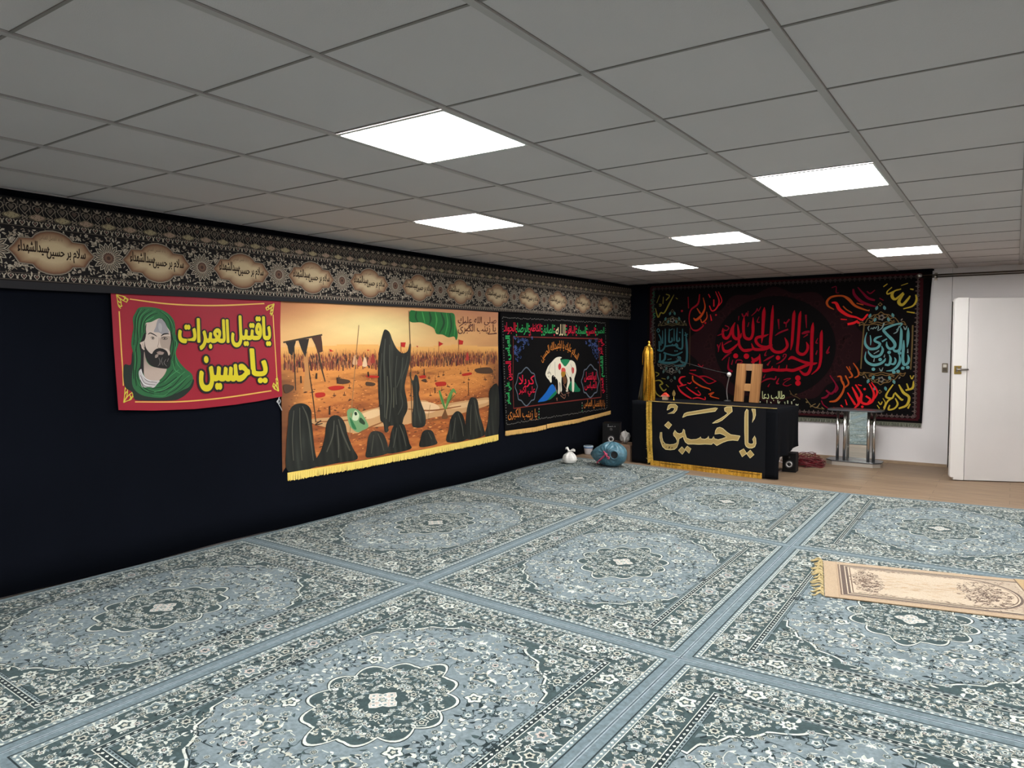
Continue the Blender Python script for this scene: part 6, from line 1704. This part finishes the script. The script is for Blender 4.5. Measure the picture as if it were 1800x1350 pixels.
for k, (uu, dd) in enumerate([(.80, .11), (.86, .12), (.92, .13), (.98, .12), (1.02, .1), (1.25, .1), (2.42, .1)]):
    c.poly(spline([(uu - .03, hv - dd), (uu - .02, hv - dd + .05), (uu, hv - dd + .085), (uu + .018, hv - dd + .05), (uu + .025, hv - dd)], 3, True), [(206, 160, 122), (186, 90, 70), (220, 186, 150), (170, 90, 66), (150, 54, 44), (176, 56, 46), (180, 52, 44)][k], lay=26)
for k in range(1600):
    u, v = .05 + rnd.random() * 2.88, .1 + rnd.random() * (hv - .28)
    a = rnd.uniform(-.25, .2); l = rnd.uniform(.01, .05) * (1.3 - v)
    c.leaf(u, v, a, l, l * rnd.uniform(.12, .3), rnd.choice([(120, 66, 36), (96, 56, 34), (216, 140, 74), (232, 160, 92), (150, 84, 44)]), lay=27)
for k in range(60):
    u, v = .05 + rnd.random() * 2.88, .35 + rnd.random() * (hv - .55)
    c.leaf(u, v, 1.5 + rnd.uniform(-.2, .2), rnd.uniform(.02, .05), .008, (64, 42, 28), lay=28)
    c.leaf(u - .02, v, rnd.uniform(-.1, .2), .05, .012, (84, 52, 32), lay=28)
c.k = 30
draw(c, ART['paint'], ou, ov)
o = c.build('wall_banner', M_silk, None, ripple(.003, 7, 12))
place(o, WALL_L, XW - .004, ou / 100 + .007, ov / 100)
tag(o, 'wide sunset picture cloth of black robed figures on a battlefield', 'banner', 'cloth banners on the left wall')
fringe('gold_fringe', o, [(.045, .004), (.9, -.002), (1.8, .0), (2.99, .02)], .072, [(226, 196, 96), (204, 170, 70), (238, 214, 124)], M_fr, 3, warp=ripple(.003, 7, 12)).location = (0, 0, .006)

# ------------------------------------------------------------------ black cloth with white horse
ou, ov = 683, 50
c = Canvas(step=.00004); c.maxlen = .03
HB_ = (11, 10, 11)
out = [(681, 186), (953, 186), (956, 120), (958.5, 53.6), (860, 50.5), (760, 49), (690.5, 50.5), (687, 110)]
c.poly([((a - ou) / 100, (b - ov) / 100) for a, b in out], HB_); c.k = 3
P4 = [(686, 180), (941, 180.2), (947.5, 57.5), (693, 57)]
for a, b in zip(P4, P4[1:] + P4[:1]):
    n = int(math.hypot(b[0] - a[0], b[1] - a[1]) / 3)
    for k in range(n):
        t = (k + .5) / n; u, v = (a[0] + (b[0] - a[0]) * t - ou) / 100, (a[1] + (b[1] - a[1]) * t - ov) / 100
        c.leaf(u - .011, v + rnd.uniform(-.004, .004), rnd.uniform(-.5, .6), .024, .009, (118, 116, 112), lay=4)
c.k = 6
draw(c, ART['horse'], ou, ov)
q = [((a - ou) / 100, (b - ov) / 100) for a, b in ART['harc'][0][1]]
# greeting in an arc over the horse
cx, ra = q[1][0], 1.15
def arcfn(w, h):
    def f(a, b):
        t = (a / w - .5) * 1.30
        r = .74 + b
        return (r * math.sin(t) * .92, r * math.cos(t) - .74 - (.05 if abs(t) > 9 else 0))
    return f
c.text('السلام عليك يا اباعبدالله الحسين', q[1][0], q[3][1] - .155, 1.4, .155, (190, 118, 54), bold=.008, fn=arcfn(1.4, .155)); c.layer()
for su, pts in ((0, [(708, 158), (748, 157.5), (711, 124)]), (1, [(917, 157), (878, 156), (921, 121)])):
    (ax, ay), (bx_, by_), (dx_, dy_) = [((a - ou) / 100, (b - ov) / 100) for a, b in pts]
    for k in range(64):
        s, t = rnd.random(), rnd.random()
        if s + t > 1: s, t = 1 - s, 1 - t
        if s + t > .82 and rnd.random() < .5: continue
        u, v = ax + (bx_ - ax) * s + (dx_ - ax) * t, ay + (by_ - ay) * s + (dy_ - ay) * t
        a = rnd.uniform(0, 6.28); r = rnd.uniform(.012, .024)
        c.stroke([(u + r * math.cos(a + w_) * (1 - w_ / 7), v + r * math.sin(a + w_) * (1 - w_ / 7)) for w_ in (0, 1, 2, 3, 4, 5)], .0055, rnd.choice([(70, 92, 148), (84, 104, 160), (58, 78, 128)]), lay=c.k)
c.layer(c.k + 2)
draw(c, ART['hanimal'], ou, ov)
for k, y in enumerate((59.5, 63, 66.5, 70)):
    for x in (763.2, 873.5): c.dot((x - ou) / 100, (y - ov) / 100, .011, ((60, 130, 90), (150, 130, 120))[k % 2])
o = c.build('wall_banner', M_woven, None, ripple(.003, 8, 8))
place(o, WALL_L, XW - .002, ou / 100, ov / 100)
tag(o, 'black embroidered wall cloth with a white horse framed by coloured lettering', 'banner', 'cloth banners on the left wall')
hem = fringe('gold_fringe', o, [(.075, -.005), (.7, -.018), (.98, -.012)], .058, [(206, 164, 96), (186, 140, 76), (216, 178, 112)], M_fr, 4, warp=ripple(.003, 8, 8)); hem.location = (0, 0, .004)
hem = fringe('gold_fringe', o, [(.99, -.008), (1.8, -.004), (2.4, .018), (2.76, .034)], .056, [(206, 164, 96), (186, 140, 76), (216, 178, 112)], M_fr, 6, warp=ripple(.003, 8, 8)); hem.location = (0, 0, .004)

# ------------------------------------------------------------------ long frieze banner
def frieze():
    ou, u1 = .9, 10.205
    v0 = 1.815
    c = Canvas(step=.00005); c.maxlen = .03
    BKc, SI, SI2, SD = (24, 21, 22), (168, 158, 142), (134, 122, 108), (92, 82, 74)
    zlow = lambda u: 1.815 + max(0, u - 2) * .0105 - v0
    n = 120
    P_ = [(ou + (u1 - ou) * k / n) for k in range(n + 1)]
    uv = []; fc = []
    for k, u in enumerate(P_): uv += [(u - ou, zlow(u)), (u - ou, 2.345 - v0)]
    c._push(uv, [(2 * k, 2 * k + 2, 2 * k + 3, 2 * k + 1) for k in range(n)], lin(BKc), 0)
    # faded plain hem
    uv = []
    for k, u in enumerate(P_): uv += [(u - ou, zlow(u)), (u - ou, min(zlow(u) + .045, 1.868 - v0))]
    c._push(uv, [(2 * k, 2 * k + 2, 2 * k + 3, 2 * k + 1) for k in range(n)], lin((40, 39, 42)), 1)
    def heart(u, v, r, col, lay, flip=1):
        c.ngon([(u + r * a, v + flip * r * b) for a, b in ((0, -1), (.55, -.4), (.95, .15), (.85, .65), (.45, .8), (0, .45), (-.45, .8), (-.85, .65), (-.95, .15), (-.55, -.4))], col, lay)
    L = u1 - ou
    # crown row of hearts
    k = 0; u = .0345
    while u < L - .02:
        v = 2.285 - v0
        heart(u, v, .031, SI2, 2); heart(u, v, .026, BKc, 3); heart(u, v + .002, .016, (86, 68, 62) if k % 3 == 1 else SD, 4)
        c.rosette(u, v + .038, .012, 3, ((1, SI2),), 2, PI / 2, .35); c.leaf(u - .012, v + .034, 2.2, .02, .006, SI2, 2); c.leaf(u + .012, v + .034, .9, .02, .006, SI2, 2)
        c.leaf(u + .0345, v + .012, PI / 2, .03, .008, SD, 2); c.stroke([(u + .0345, v - .03), (u + .028, v - .005), (u + .0345, v + .01)], .003, SI2, 3)
        if k % 2 == 0:
            w_ = v - .045
            for s, col in ((1, (110, 100, 82)), (.86, BKc), (.8, (150, 138, 110) if k % 4 else (150, 128, 112))):
                c.ngon([(u + s * a, w_ + s * b) for a, b in ((.052, 0), (.04, .012), (.024, .013), (.014, .021), (-.014, .021), (-.024, .013), (-.04, .012), (-.052, 0), (-.04, -.012), (-.024, -.013), (-.014, -.021), (.014, -.021), (.024, -.013), (.04, -.012))], col, 4 + (s < 1) + (s < .85))
            for q_ in range(6): c.leaf(u - .03 + q_ * .011, w_ + .006 * (-1) ** q_, q_ * 1.3, .012, .004, (84, 74, 60), 7)
        else:
            w_ = v - .047
            for a in (.7, 2.4, 3.9, 5.5): c.stroke([(u, w_), (u + .018 * math.cos(a), w_ + .016 * math.sin(a)), (u + .012 * math.cos(a + .9), w_ + .020 * math.sin(a + .9))], .004, SI2, 3)
        u += .069; k += 1
    c.maxlen = .022
    def chain(vc):
        u = .02; k = 0
        c.rect(0, vc - .021, L, vc - .018, SD, 2); c.rect(0, vc + .018, L, vc + .021, SD, 2)
        while u < L - .02:
            if k % 2 == 0:
                heart(u, vc, .0175, SI, 3); heart(u, vc, .0125, BKc, 4); heart(u, vc + .001, .007, (112, 84, 78), 5)
            else:
                for s in (-1, 1):
                    c.stroke([(u + s * .003, vc - .014), (u + s * .003, vc + .002), (u + s * .011, vc + .012)], .005, SI, 3); c.leaf(u, vc, PI / 2 + s * .9, .014, .006, SI2, 3)
                c.dot(u, vc - .012, .004, SI, 4, 6)
            u += .0345; k += 1
    chain(2.203 - v0); chain(1.889 - v0)
    # main band: floral ground, sunflowers, cartouches
    cs = [2.117 + .6596 * k for k in range(-2, 13)]
    vc = 2.042 - v0
    rr = random.Random(3)
    cell = []
    for _ in range(430):
        cell.append((rr.uniform(-.33, .33), rr.uniform(-.128, .128), rr.random(), rr.uniform(0, 6.28), rr.uniform(.014, .032)))
    quart = [(.245, 0), (.214, .034), (.188, .075), (.115, .079), (.098, .100), (.07, .119), (.035, .130), (0, .134)]
    ring_ = quart + [(-a, b) for a, b in reversed(quart[:-1])] + [(-a, -b) for a, b in quart[1:]] + [(a, -b) for a, b in reversed(quart[1:-1])]
    for uc0 in cs:
        uc = uc0 - ou
        if uc < -.3 or uc > L + .3: continue
        ok = lambda u: .01 < u < L - .01
        for a, b, t, an, l in cell:
            if not ok(uc + a) or not ok(uc + a + l * math.cos(an)): continue
            if t < .66: c.leaf(uc + a, vc + b * .98, an, l, l * .36, SI if t < .4 else SI2, 2, .12)
            elif t < .82: c.rosette(uc + a, vc + b * .98, l * .45, 5, ((1, SI), (.6, SD), (.3, SI)), 2, an)
            else: c.stroke([(uc + a, vc + b), (uc + a + l * .6 * math.cos(an), vc + b + l * .5 * math.sin(an)), (uc + a + l * math.cos(an + .8), vc + b + l * .6 * math.sin(an + .8))], .004, SI2, 2)
        us = uc + .3298
        if ok(us + .13) and ok(us - .13):
            c.poly([(us + .108 * math.cos(2 * PI * k / 32), vc + .108 * math.sin(2 * PI * k / 32)) for k in range(32)], BKc, 4)
            for k in range(16):
                a = 2 * PI * (k + .5) / 16; r1 = .106 if k % 2 else .098
                for s, col, ly in ((1, SI, 5), (.7, BKc, 6), (.36, SI2, 7)):
                    c.leaf(us + (.034 + .006 * (1 - s)) * math.cos(a), vc + (.034 + .006 * (1 - s)) * math.sin(a), a, (r1 - .034) * (.5 + .5 * s), .030 * s, col, ly)
            c.rosette(us, vc, .040, 16, ((1, SI), (.88, (84, 62, 54)), (.6, (108, 82, 68)), (.3, (70, 52, 46))), 8, 0, .1)
            for s in (-1, 1):
                c.rosette(us, vc + s * .122, .016, 5, ((1, SI2), (.6, BKc)), 8, s * PI / 2, .3)
                for q_ in (-1, 1): c.leaf(us, vc + s * .112, PI / 2 * s + q_ * .8, .034, .009, SI, 8)
        if ok(uc - .25) and ok(uc + .25):
            steps0 = [(1.03, BKc), (1.0, SI), (.975, (60, 46, 40)), (.955, SI2), (.94, (112, 80, 60)), (.87, (134, 104, 80)), (.78, (154, 128, 100)), (.66, (170, 148, 118)), (.5, (182, 162, 130))]
            steps = steps0[:4]
            for q_ in range(14):
                t_ = q_ / 13; steps.append((.94 - .50 * t_, tuple(a_ + (b_ - a_) * t_ ** .6 for a_, b_ in zip((104, 70, 52), (186, 166, 134)))))
            for i, (s, col) in enumerate(steps):
                sx = 1 - (1 - s) * .62
                c.poly([(uc + a * sx, vc + b * s) for a, b in ring_], col, 10 + i)
            T_ = 30
            c.text('سلام بر حسين', uc - .035, vc - .050, .222, .090, (36, 22, 16), bold=.02, lay=T_)
            c.text('سيدالشهداء', uc - .19, vc - .022, .165, .082, (36, 22, 16), bold=.02, lay=T_ + 1)
            c.text('يا ابا الفضل العباس', uc - .075, vc + .068, .13, .034, (112, 92, 74), bold=.0, lay=T_, res=1)
    return c, ou, v0
c, ou_, v0_ = frieze()
def sag(V):
    u = V[:, 0]
    V[:, 2] += .003 * np.sin(u * 2.1) + .002 * np.sin(u * 4.3 + 1) + .006
    return V
o = c.build('frieze_banner', M_print, None, sag)
place(o, WALL_L, XW + .018, ou_, v0_)
tag(o, 'long black and silver frieze banner with oval medallions along the top of the left wall', 'banner')

# ------------------------------------------------------------------ big tapestry on the back wall
ou, ov = -454, 48
c = Canvas(step=.00004)
TBK = (11, 9, 10)
out = [(-454.5, 239.4), (-84.3, 240.2), (-86.5, 200), (-89.5, 120), (-91.5, 52.0), (-170, 52.2), (-240, 52.0), (-455, 52)]
f_ = lambda a, b: ((a - ou) / 100, (b - ov) / 100)
c.poly([f_(*p) for p in out], TBK); c.k = 2
# red brown border with a row of grey trefoils
MAR, GRY = (52, 17, 21), (88, 76, 72)
bl, br, bb, bt = -449, -95.5, 57, 234.5
for u0, v0, u1, v1 in ((bl, bb - 2.2, br, bb + .6), (bl, bt - 1.4, br, bt + 1.4), (bl - 2, bb, bl + 2, bt), (br - 2.6, bb, br + 1.4, bt)):
    a = f_(u0, v0); b = f_(u1, v1); c.rect(a[0], a[1], b[0], b[1], MAR)
    c.layer()
def trefoil(u, v, a, col):
    for s in (-.9, 0, .9): c.leaf(u, v, a + s, .046 if s == 0 else .036, .02, col, lay=c.k)
    c.dot(u, v, .012, (60, 46, 46), lay=c.k + 1)
n = 60
for k in range(n):
    u = bl + 6 + (br - bl - 12) * k / (n - 1)
    p = f_(u, bb + 1.2); trefoil(p[0], p[1], PI / 2, GRY if k % 2 else (74, 60, 60))
    p = f_(u, bt - 1.6); trefoil(p[0], p[1], -PI / 2, (52, 44, 44))
for k in range(32):
    v = bb + 4 + (bt - bb - 8) * k / 31
    p = f_(br - 2.8, v); trefoil(p[0], p[1], PI, GRY if k % 2 else (78, 62, 62))
    p = f_(bl + 2.2, v); trefoil(p[0], p[1], 0, (60, 56, 54))
c.layer(c.k + 2)
rnd = random.Random(17)
for k in range(16):
    v = bb + 8 + (bt - bb - 20) * k / 15; p = f_(bl + 3 + 2 * math.sin(k * 1.7), v)
    c.stroke([(p[0] - .02, p[1] - .03), (p[0] + .015, p[1]), (p[0] - .015, p[1] + .03), (p[0] + .02, p[1] + .05)], .012, rnd.choice([(50, 104, 74), (70, 66, 64), (40, 84, 62)]) if k > 6 else (64, 60, 58))
    c.layer()
# dark red lobed medallion and black oval
mx, my = -271.5, 147.5
W_, H_ = 115, 76
pts = []
for k in range(96):
    t = 2 * PI * k / 96
    r = 1 + .05 * math.cos(12 * t) + .14 * max(0, abs(math.cos(t)) - .9) / .1
    pts.append(f_(mx + W_ * .92 * r * math.cos(t), my + H_ * r * math.sin(t)))
c.poly(pts, (32, 14, 17)); c.layer()
for k in range(70):
    t = rnd.uniform(0, 6.28); r = rnd.uniform(.8, .98)
    p = f_(mx + W_ * .9 * r * math.cos(t), my + H_ * .96 * r * math.sin(t))
    c.rosette(p[0], p[1], rnd.uniform(.02, .05), 5, ((1, (40, 18, 20)), (.6, (27, 12, 14))), c.k, t)
c.layer(c.k + 3)
c.poly([f_(mx + 80 * math.cos(2 * PI * k / 64), my - 2 + 69 * math.sin(2 * PI * k / 64)) for k in range(64)], TBK); c.layer()
# scrolling ornaments above and below the two blue panels
def ornament(u, v, w, h, s, brown, teal, shift):
    def P(a, b): return (u + a * w + b * shift, v + s * b * h)
    for m in (-1, 1):
        for L_ in ([(.5, 0), (.46, .16), (.38, .10), (.40, .02), (.34, .04)], [(.36, .12), (.28, .34), (.18, .28), (.22, .18), (.27, .24)], [(.18, .3), (.10, .5), (.02, .42), (.06, .34), (.12, .4)], [(.0, .1), (.1, .16), (.2, .12), (.28, .16)], [(.0, .62), (.08, .5), (.16, .48), (.22, .38)], [(.5, .0), (.44, .06), (.3, .04), (.16, .08), (0, .0)]):
            c.stroke([P(m * a, b) for a, b in L_], .0105, brown)
        for a, b in ((.10, .76), (.26, .42), (.16, .24)):
            p = P(m * a, b); c.leaf(p[0], p[1] - .02 * s, PI / 2 * s + m * .3, .06, .034, teal, lay=c.k + 1)
        p = P(m * .4, .2); c.leaf(p[0], p[1], PI / 2 * s - m * .6, .035, .016, (130, 116, 104), lay=c.k + 1)
    p = P(0, .95); c.rosette(p[0], p[1], .022, 4, ((1, brown), (.55, TBK)), c.k)
    p = P(0, .36); c.rosette(p[0], p[1], .035, 5, ((1, (112, 106, 100)), (.5, TBK)), c.k)
    c.layer(c.k + 3)
p = f_(-138, 172.4); ornament(p[0], p[1], .53, .28, 1, (110, 86, 52), (84, 130, 132), -.03)
p = f_(-137, 114); ornament(p[0], p[1], .53, .26, -1, (110, 86, 52), (84, 130, 132), -.02)
p = f_(-415.5, 176.5); ornament(p[0], p[1], .44, .23, 1, (78, 70, 48), (58, 98, 96), 0)
p = f_(-416, 121); ornament(p[0], p[1], .44, .26, -1, (76, 72, 66), (64, 90, 88), 0)
draw(c, ART['side'], ou, ov)
draw(c, ART['centre'], ou, ov)
draw(c, ART['names'], ou, ov)
o = c.build('tapestry', M_woven, None, None)
place(o, WALL_B, ou / 100, YB - .028, ov / 100)
tag(o, 'large black tapestry with red and blue calligraphy hung across the back wall', 'tapestry')
fringe('thread_fringe', o, [(.0, .042), (2.2, .04), (2.86, .042), (3.62, .040)], .052, [(84, 86, 74), (54, 56, 48), (108, 110, 96), (66, 68, 58)], M_fr, 8, sw=.008)
MB().box(-.005, 3.71, 1.895, 1.918, -.004, .002).build('top_hem', M_black, o)

# ------------------------------------------------------------------ black flag on the table front
c = Canvas(step=.0001); c.maxlen = .04
ou, ov = 0, 0
FB = (17, 18, 23); GO = (178, 152, 96)
x0, x1 = .243, 1.755
c.rect(x0, .022, x1, .783, FB); c.k = 2
draw(c, ART['table'], ou, ov, {'G': GO})
for o_ in ART['table']:
    pts = [(a / 100, b / 100) for a, b in o_[3]]
    c.stroke(pts + pts[:1], .0075, (222, 206, 152), smooth=False); c.layer()
# satin stitch lines on the gold letters
t = thing('lettered_flag', 'black satin flag with gold lettering hung on the table front', 'flag', (0, 0, 0))
tn = Vector((tdir.y, -tdir.x))
fo = TA + tn * .030
t.location = (fo.x, fo.y, 0); t.rotation_euler = (0, 0, tang)
M_satin = printed('black_satin', gain=CLOTH, rough=.38, spec=.22, grain=.03, gscale=80)
def satin_warp(V):
    u, v = V[:, 0], V[:, 1]
    d = np.exp(-((u - .35 - .9 * (.5 - v)) / .5) ** 2) * np.clip((.75 - v) * 2, 0, 1)
    V[:, 2] += .006 * d * (np.sin((u * .8 + v) * 16) + 1)
    return V
fb = c.build('flag_cloth', M_satin, t, satin_warp)
fb.rotation_euler = (PI / 2, 0, 0)
M_goldb = printed('gold_trim', gain=CLOTH * 1.2, rough=.35, spec=.6, metal=.35, grain=.25, gscale=70)
c = Canvas(step=.0002)
def band(pts, w, cols, lay):
    for i in range(len(pts) - 1):
        n = max(1, int(math.hypot(pts[i + 1][0] - pts[i][0], pts[i + 1][1] - pts[i][1]) / .02))
        for k in range(n):
            a = np.array(pts[i]) + (np.array(pts[i + 1]) - np.array(pts[i])) * k / n; b = np.array(pts[i]) + (np.array(pts[i + 1]) - np.array(pts[i])) * (k + 1) / n
            d = (b - a) / np.linalg.norm(b - a); nn = np.array((-d[1], d[0])) * w / 2
            c.ngon([tuple(a - nn), tuple(b - nn), tuple(b + nn), tuple(a + nn)], random.choice(cols), lay)
GC = [(196, 150, 52), (178, 132, 40), (206, 162, 66)]
band([(.262, .786), (.268, .45), (.292, .03)], .080, [(226, 186, 84), (214, 172, 72)], 2)
band([(.262, .786), (.268, .45), (.292, .03)], .026, [(186, 146, 54), (172, 130, 42)], 3)
band([(.29, .030), (1.72, .034)], .064, GC, 4)
band([(.32, .040), (1.70, .046)], .014, [(120, 86, 24), (150, 110, 34)], 5)
tr = c.build('gold_trim', M_goldb, t, lambda V: (satin_warp(V) + [0, 0, .004]))
tr.rotation_euler = (PI / 2, 0, 0)
c = Canvas(step=.0002); rnd = random.Random(4)
for k in range(60):
    v = .77 - k * .0125; u = .232 + .02 * (1 - v / .78) + .02
    c.leaf(u, v, PI + rnd.uniform(-.5, .7), rnd.uniform(.02, .05), .006, (206, 184, 110))
fs = c.build('side_fringe', M_fr, t); fs.rotation_euler = (PI / 2, 0, 0); fs.location = (0, -.002, 0)
MB().box(.235, 1.86, .012, .042, .7875, .792).build('top_trim', mat('trim_gold', (206, 178, 112), .35, metal=.4, noise=.2, nscale=60), t)

# ------------------------------------------------------------------ prayer rug
def prayer():
    Lr, Wr = 1.25, .755
    c = Canvas(step=.0002)
    BE, B2, BD, BRN = (206, 178, 142), (222, 204, 176), (92, 66, 48), (122, 92, 68)
    c.rect(0, 0, Lr, Wr, BE); c.layer()
    c.rect(.075, .0, .08, Wr, (186, 156, 120)); c.layer()
    c.rect(.085, .055, Lr - .05, Wr - .055, BRN); c.layer(); c.rect(.095, .062, Lr - .06, Wr - .062, B2); c.layer()
    c.rect(.100, .066, Lr - .066, Wr - .066, BD); c.layer(); c.rect(.124, .084, Lr - .084, Wr - .084, B2); c.layer()
    c.rect(.130, .094, 1.08, Wr - .094, (204, 184, 158)); c.layer()
    rnd = random.Random(6)
    for k in range(420):   # corner ornament beyond the arch
        u, v = rnd.uniform(.72, 1.075), rnd.uniform(.10, Wr - .10)
        c.leaf(u, v, rnd.uniform(0, 6.28), .022, .006, rnd.choice([BRN, (176, 150, 124), (150, 122, 96)]), lay=c.k)
    c.layer()
    def arch(g):
        pts = [(.130 + g, .094 + g)]
        for k in range(21):
            t = k / 20; a = -PI / 2 + PI * t
            pts.append((.74 + (.315 - g) * math.cos(a) ** .85 if abs(math.cos(a)) > 1e-6 else .74, Wr / 2 + (Wr / 2 - .094 - g) * math.sin(a)))
        pts.append((.130 + g, Wr - .094 - g)); return pts
    for g, col in ((0, BD), (.014, B2), (.022, BRN), (.029, (226, 206, 178))): c.poly(arch(g), col); c.layer()
    c.k += 1
    for ux, n, sx in ((.235, 260, .085), (.86, 340, .135)):
        for k in range(n):
            a, r = rnd.uniform(0, 6.28), rnd.random() ** .6
            u, v = ux + sx * r * math.cos(a), Wr / 2 + .23 * r * math.sin(a)
            if rnd.random() < .5: c.leaf(u, v, rnd.uniform(0, 6.28), .03, .008, rnd.choice([BD, BRN]), lay=c.k, bend=.2)
            else: c.stroke([(u, v), (u + .012, v + .010), (u + .020, v - .004), (u + .008, v - .012)], .0035, rnd.choice([BD, BRN]), lay=c.k)
    for k in range(120):
        u = rnd.uniform(.17, .8); v = rnd.choice([.135, Wr - .135]) + rnd.uniform(-.014, .014)
        c.leaf(u, v, rnd.uniform(-.6, .6), .024, .006, rnd.choice([BD, BRN, (170, 140, 108)]), lay=c.k)
    for k in range(140):
        u, v = rnd.uniform(.32, .72), Wr / 2 + rnd.gauss(0, .07)
        c.leaf(u, v, rnd.uniform(-.15, .15), .05, .008, rnd.choice([(214, 184, 146), (208, 172, 128), (228, 208, 178)]), lay=c.k)
    c.layer()
    c.rect(1.09, .0, 1.098, Wr, BRN); c.layer(); c.rect(1.098, .0, Lr, Wr, (206, 172, 116)); c.layer()
    return c, Lr, Wr
c, Lr, Wr = prayer()
BLc, TLc = np.array((-.873, 4.504)), np.array((-1.033, 5.248)); dB, dT = np.array((.978, .207)), np.array((.975, .223))
cen = (BLc + TLc) / 2 + dB * .6
zr0 = .0135
def pwarp(V):
    u, v = V[:, 0], V[:, 1]
    b = BLc + np.outer(u, dB); tt = TLc + np.outer(u, dT)
    xy = b + (tt - b) * (v / Wr)[:, None] - cen
    z = V[:, 2] + .006 + .0022 * np.sin(u * 11) * np.exp(-((v - Wr) / .12) ** 2) + .0012 * np.sin(u * 17 + 1)
    return np.stack([xy[:, 0] + 0, xy[:, 1] + .006 * np.sin(u * 9) * (v / Wr), z], 1)
M_pray = printed('prayer_rug_pile', gain=CLOTH * .56, rough=.9, grain=.15, gscale=120, sheen=.3, spec=.1, bump=.3, bscale=350)
t = thing('prayer_rug', 'small beige prayer rug with a brown arch lying on the blue carpet', 'prayer rug', (cen[0], cen[1], zr0))
# long cloths need extra divisions along their length before they are bent
def split_long(c, step):
    V = c.arrays()
    return V
c2 = Canvas(step=.0002); c2.base(Lr, Wr, 60, 30, (206, 178, 142)); c2.k = 0
c2.V += [v + [0, 0, .0016] for v in c.V]; c2.F += [tuple(i + c2.n for i in f) for f in c.F]; c2.C += c.C; c2.n += c.n
def pflat(V):
    u, v = V[:, 0], V[:, 1]
    b = BLc + np.outer(u, dB); tt = TLc + np.outer(u, dT)
    xy = b + (tt - b) * (v / Wr)[:, None] - cen
    return np.stack([xy[:, 0], xy[:, 1], V[:, 2] + .004], 1)
c2.build('pile', M_pray, t, pflat)
e = MB().prism([tuple(x) for x in (BLc - cen, BLc + dB * Lr - cen, TLc + dT * Lr - cen, TLc - cen)], 0, .0038); e.build('backing', mat('rug_back', (140, 118, 90), .9), t)
fr = MB(); rnd = random.Random(12)
for k in range(30):
    p = BLc + (TLc - BLc) * (k + .5) / 30 - cen
    a = math.atan2(-dB[1], -dB[0]) + rnd.uniform(-.55, .55); l = rnd.uniform(.05, .085)
    q = [(p[0] + .006 * math.cos(a), p[1], .004), (p[0] + l * .4 * math.cos(a), p[1] + l * .4 * math.sin(a), .009 + rnd.uniform(0, .012)), (p[0] + l * .8 * math.cos(a + .4), p[1] + l * .8 * math.sin(a + .4), .006), (p[0] + l * math.cos(a + .2), p[1] + l * math.sin(a + .2), .003)]
    fr.tube(spline(q, 4), [.0055, .0055, .005, .005, .005, .005, .005, .005, .005, .0045, .004, .003, .003][:13], 6)
fr.build('tassel_fringe', mat('tassel_cream', (176, 158, 112), .8), t)
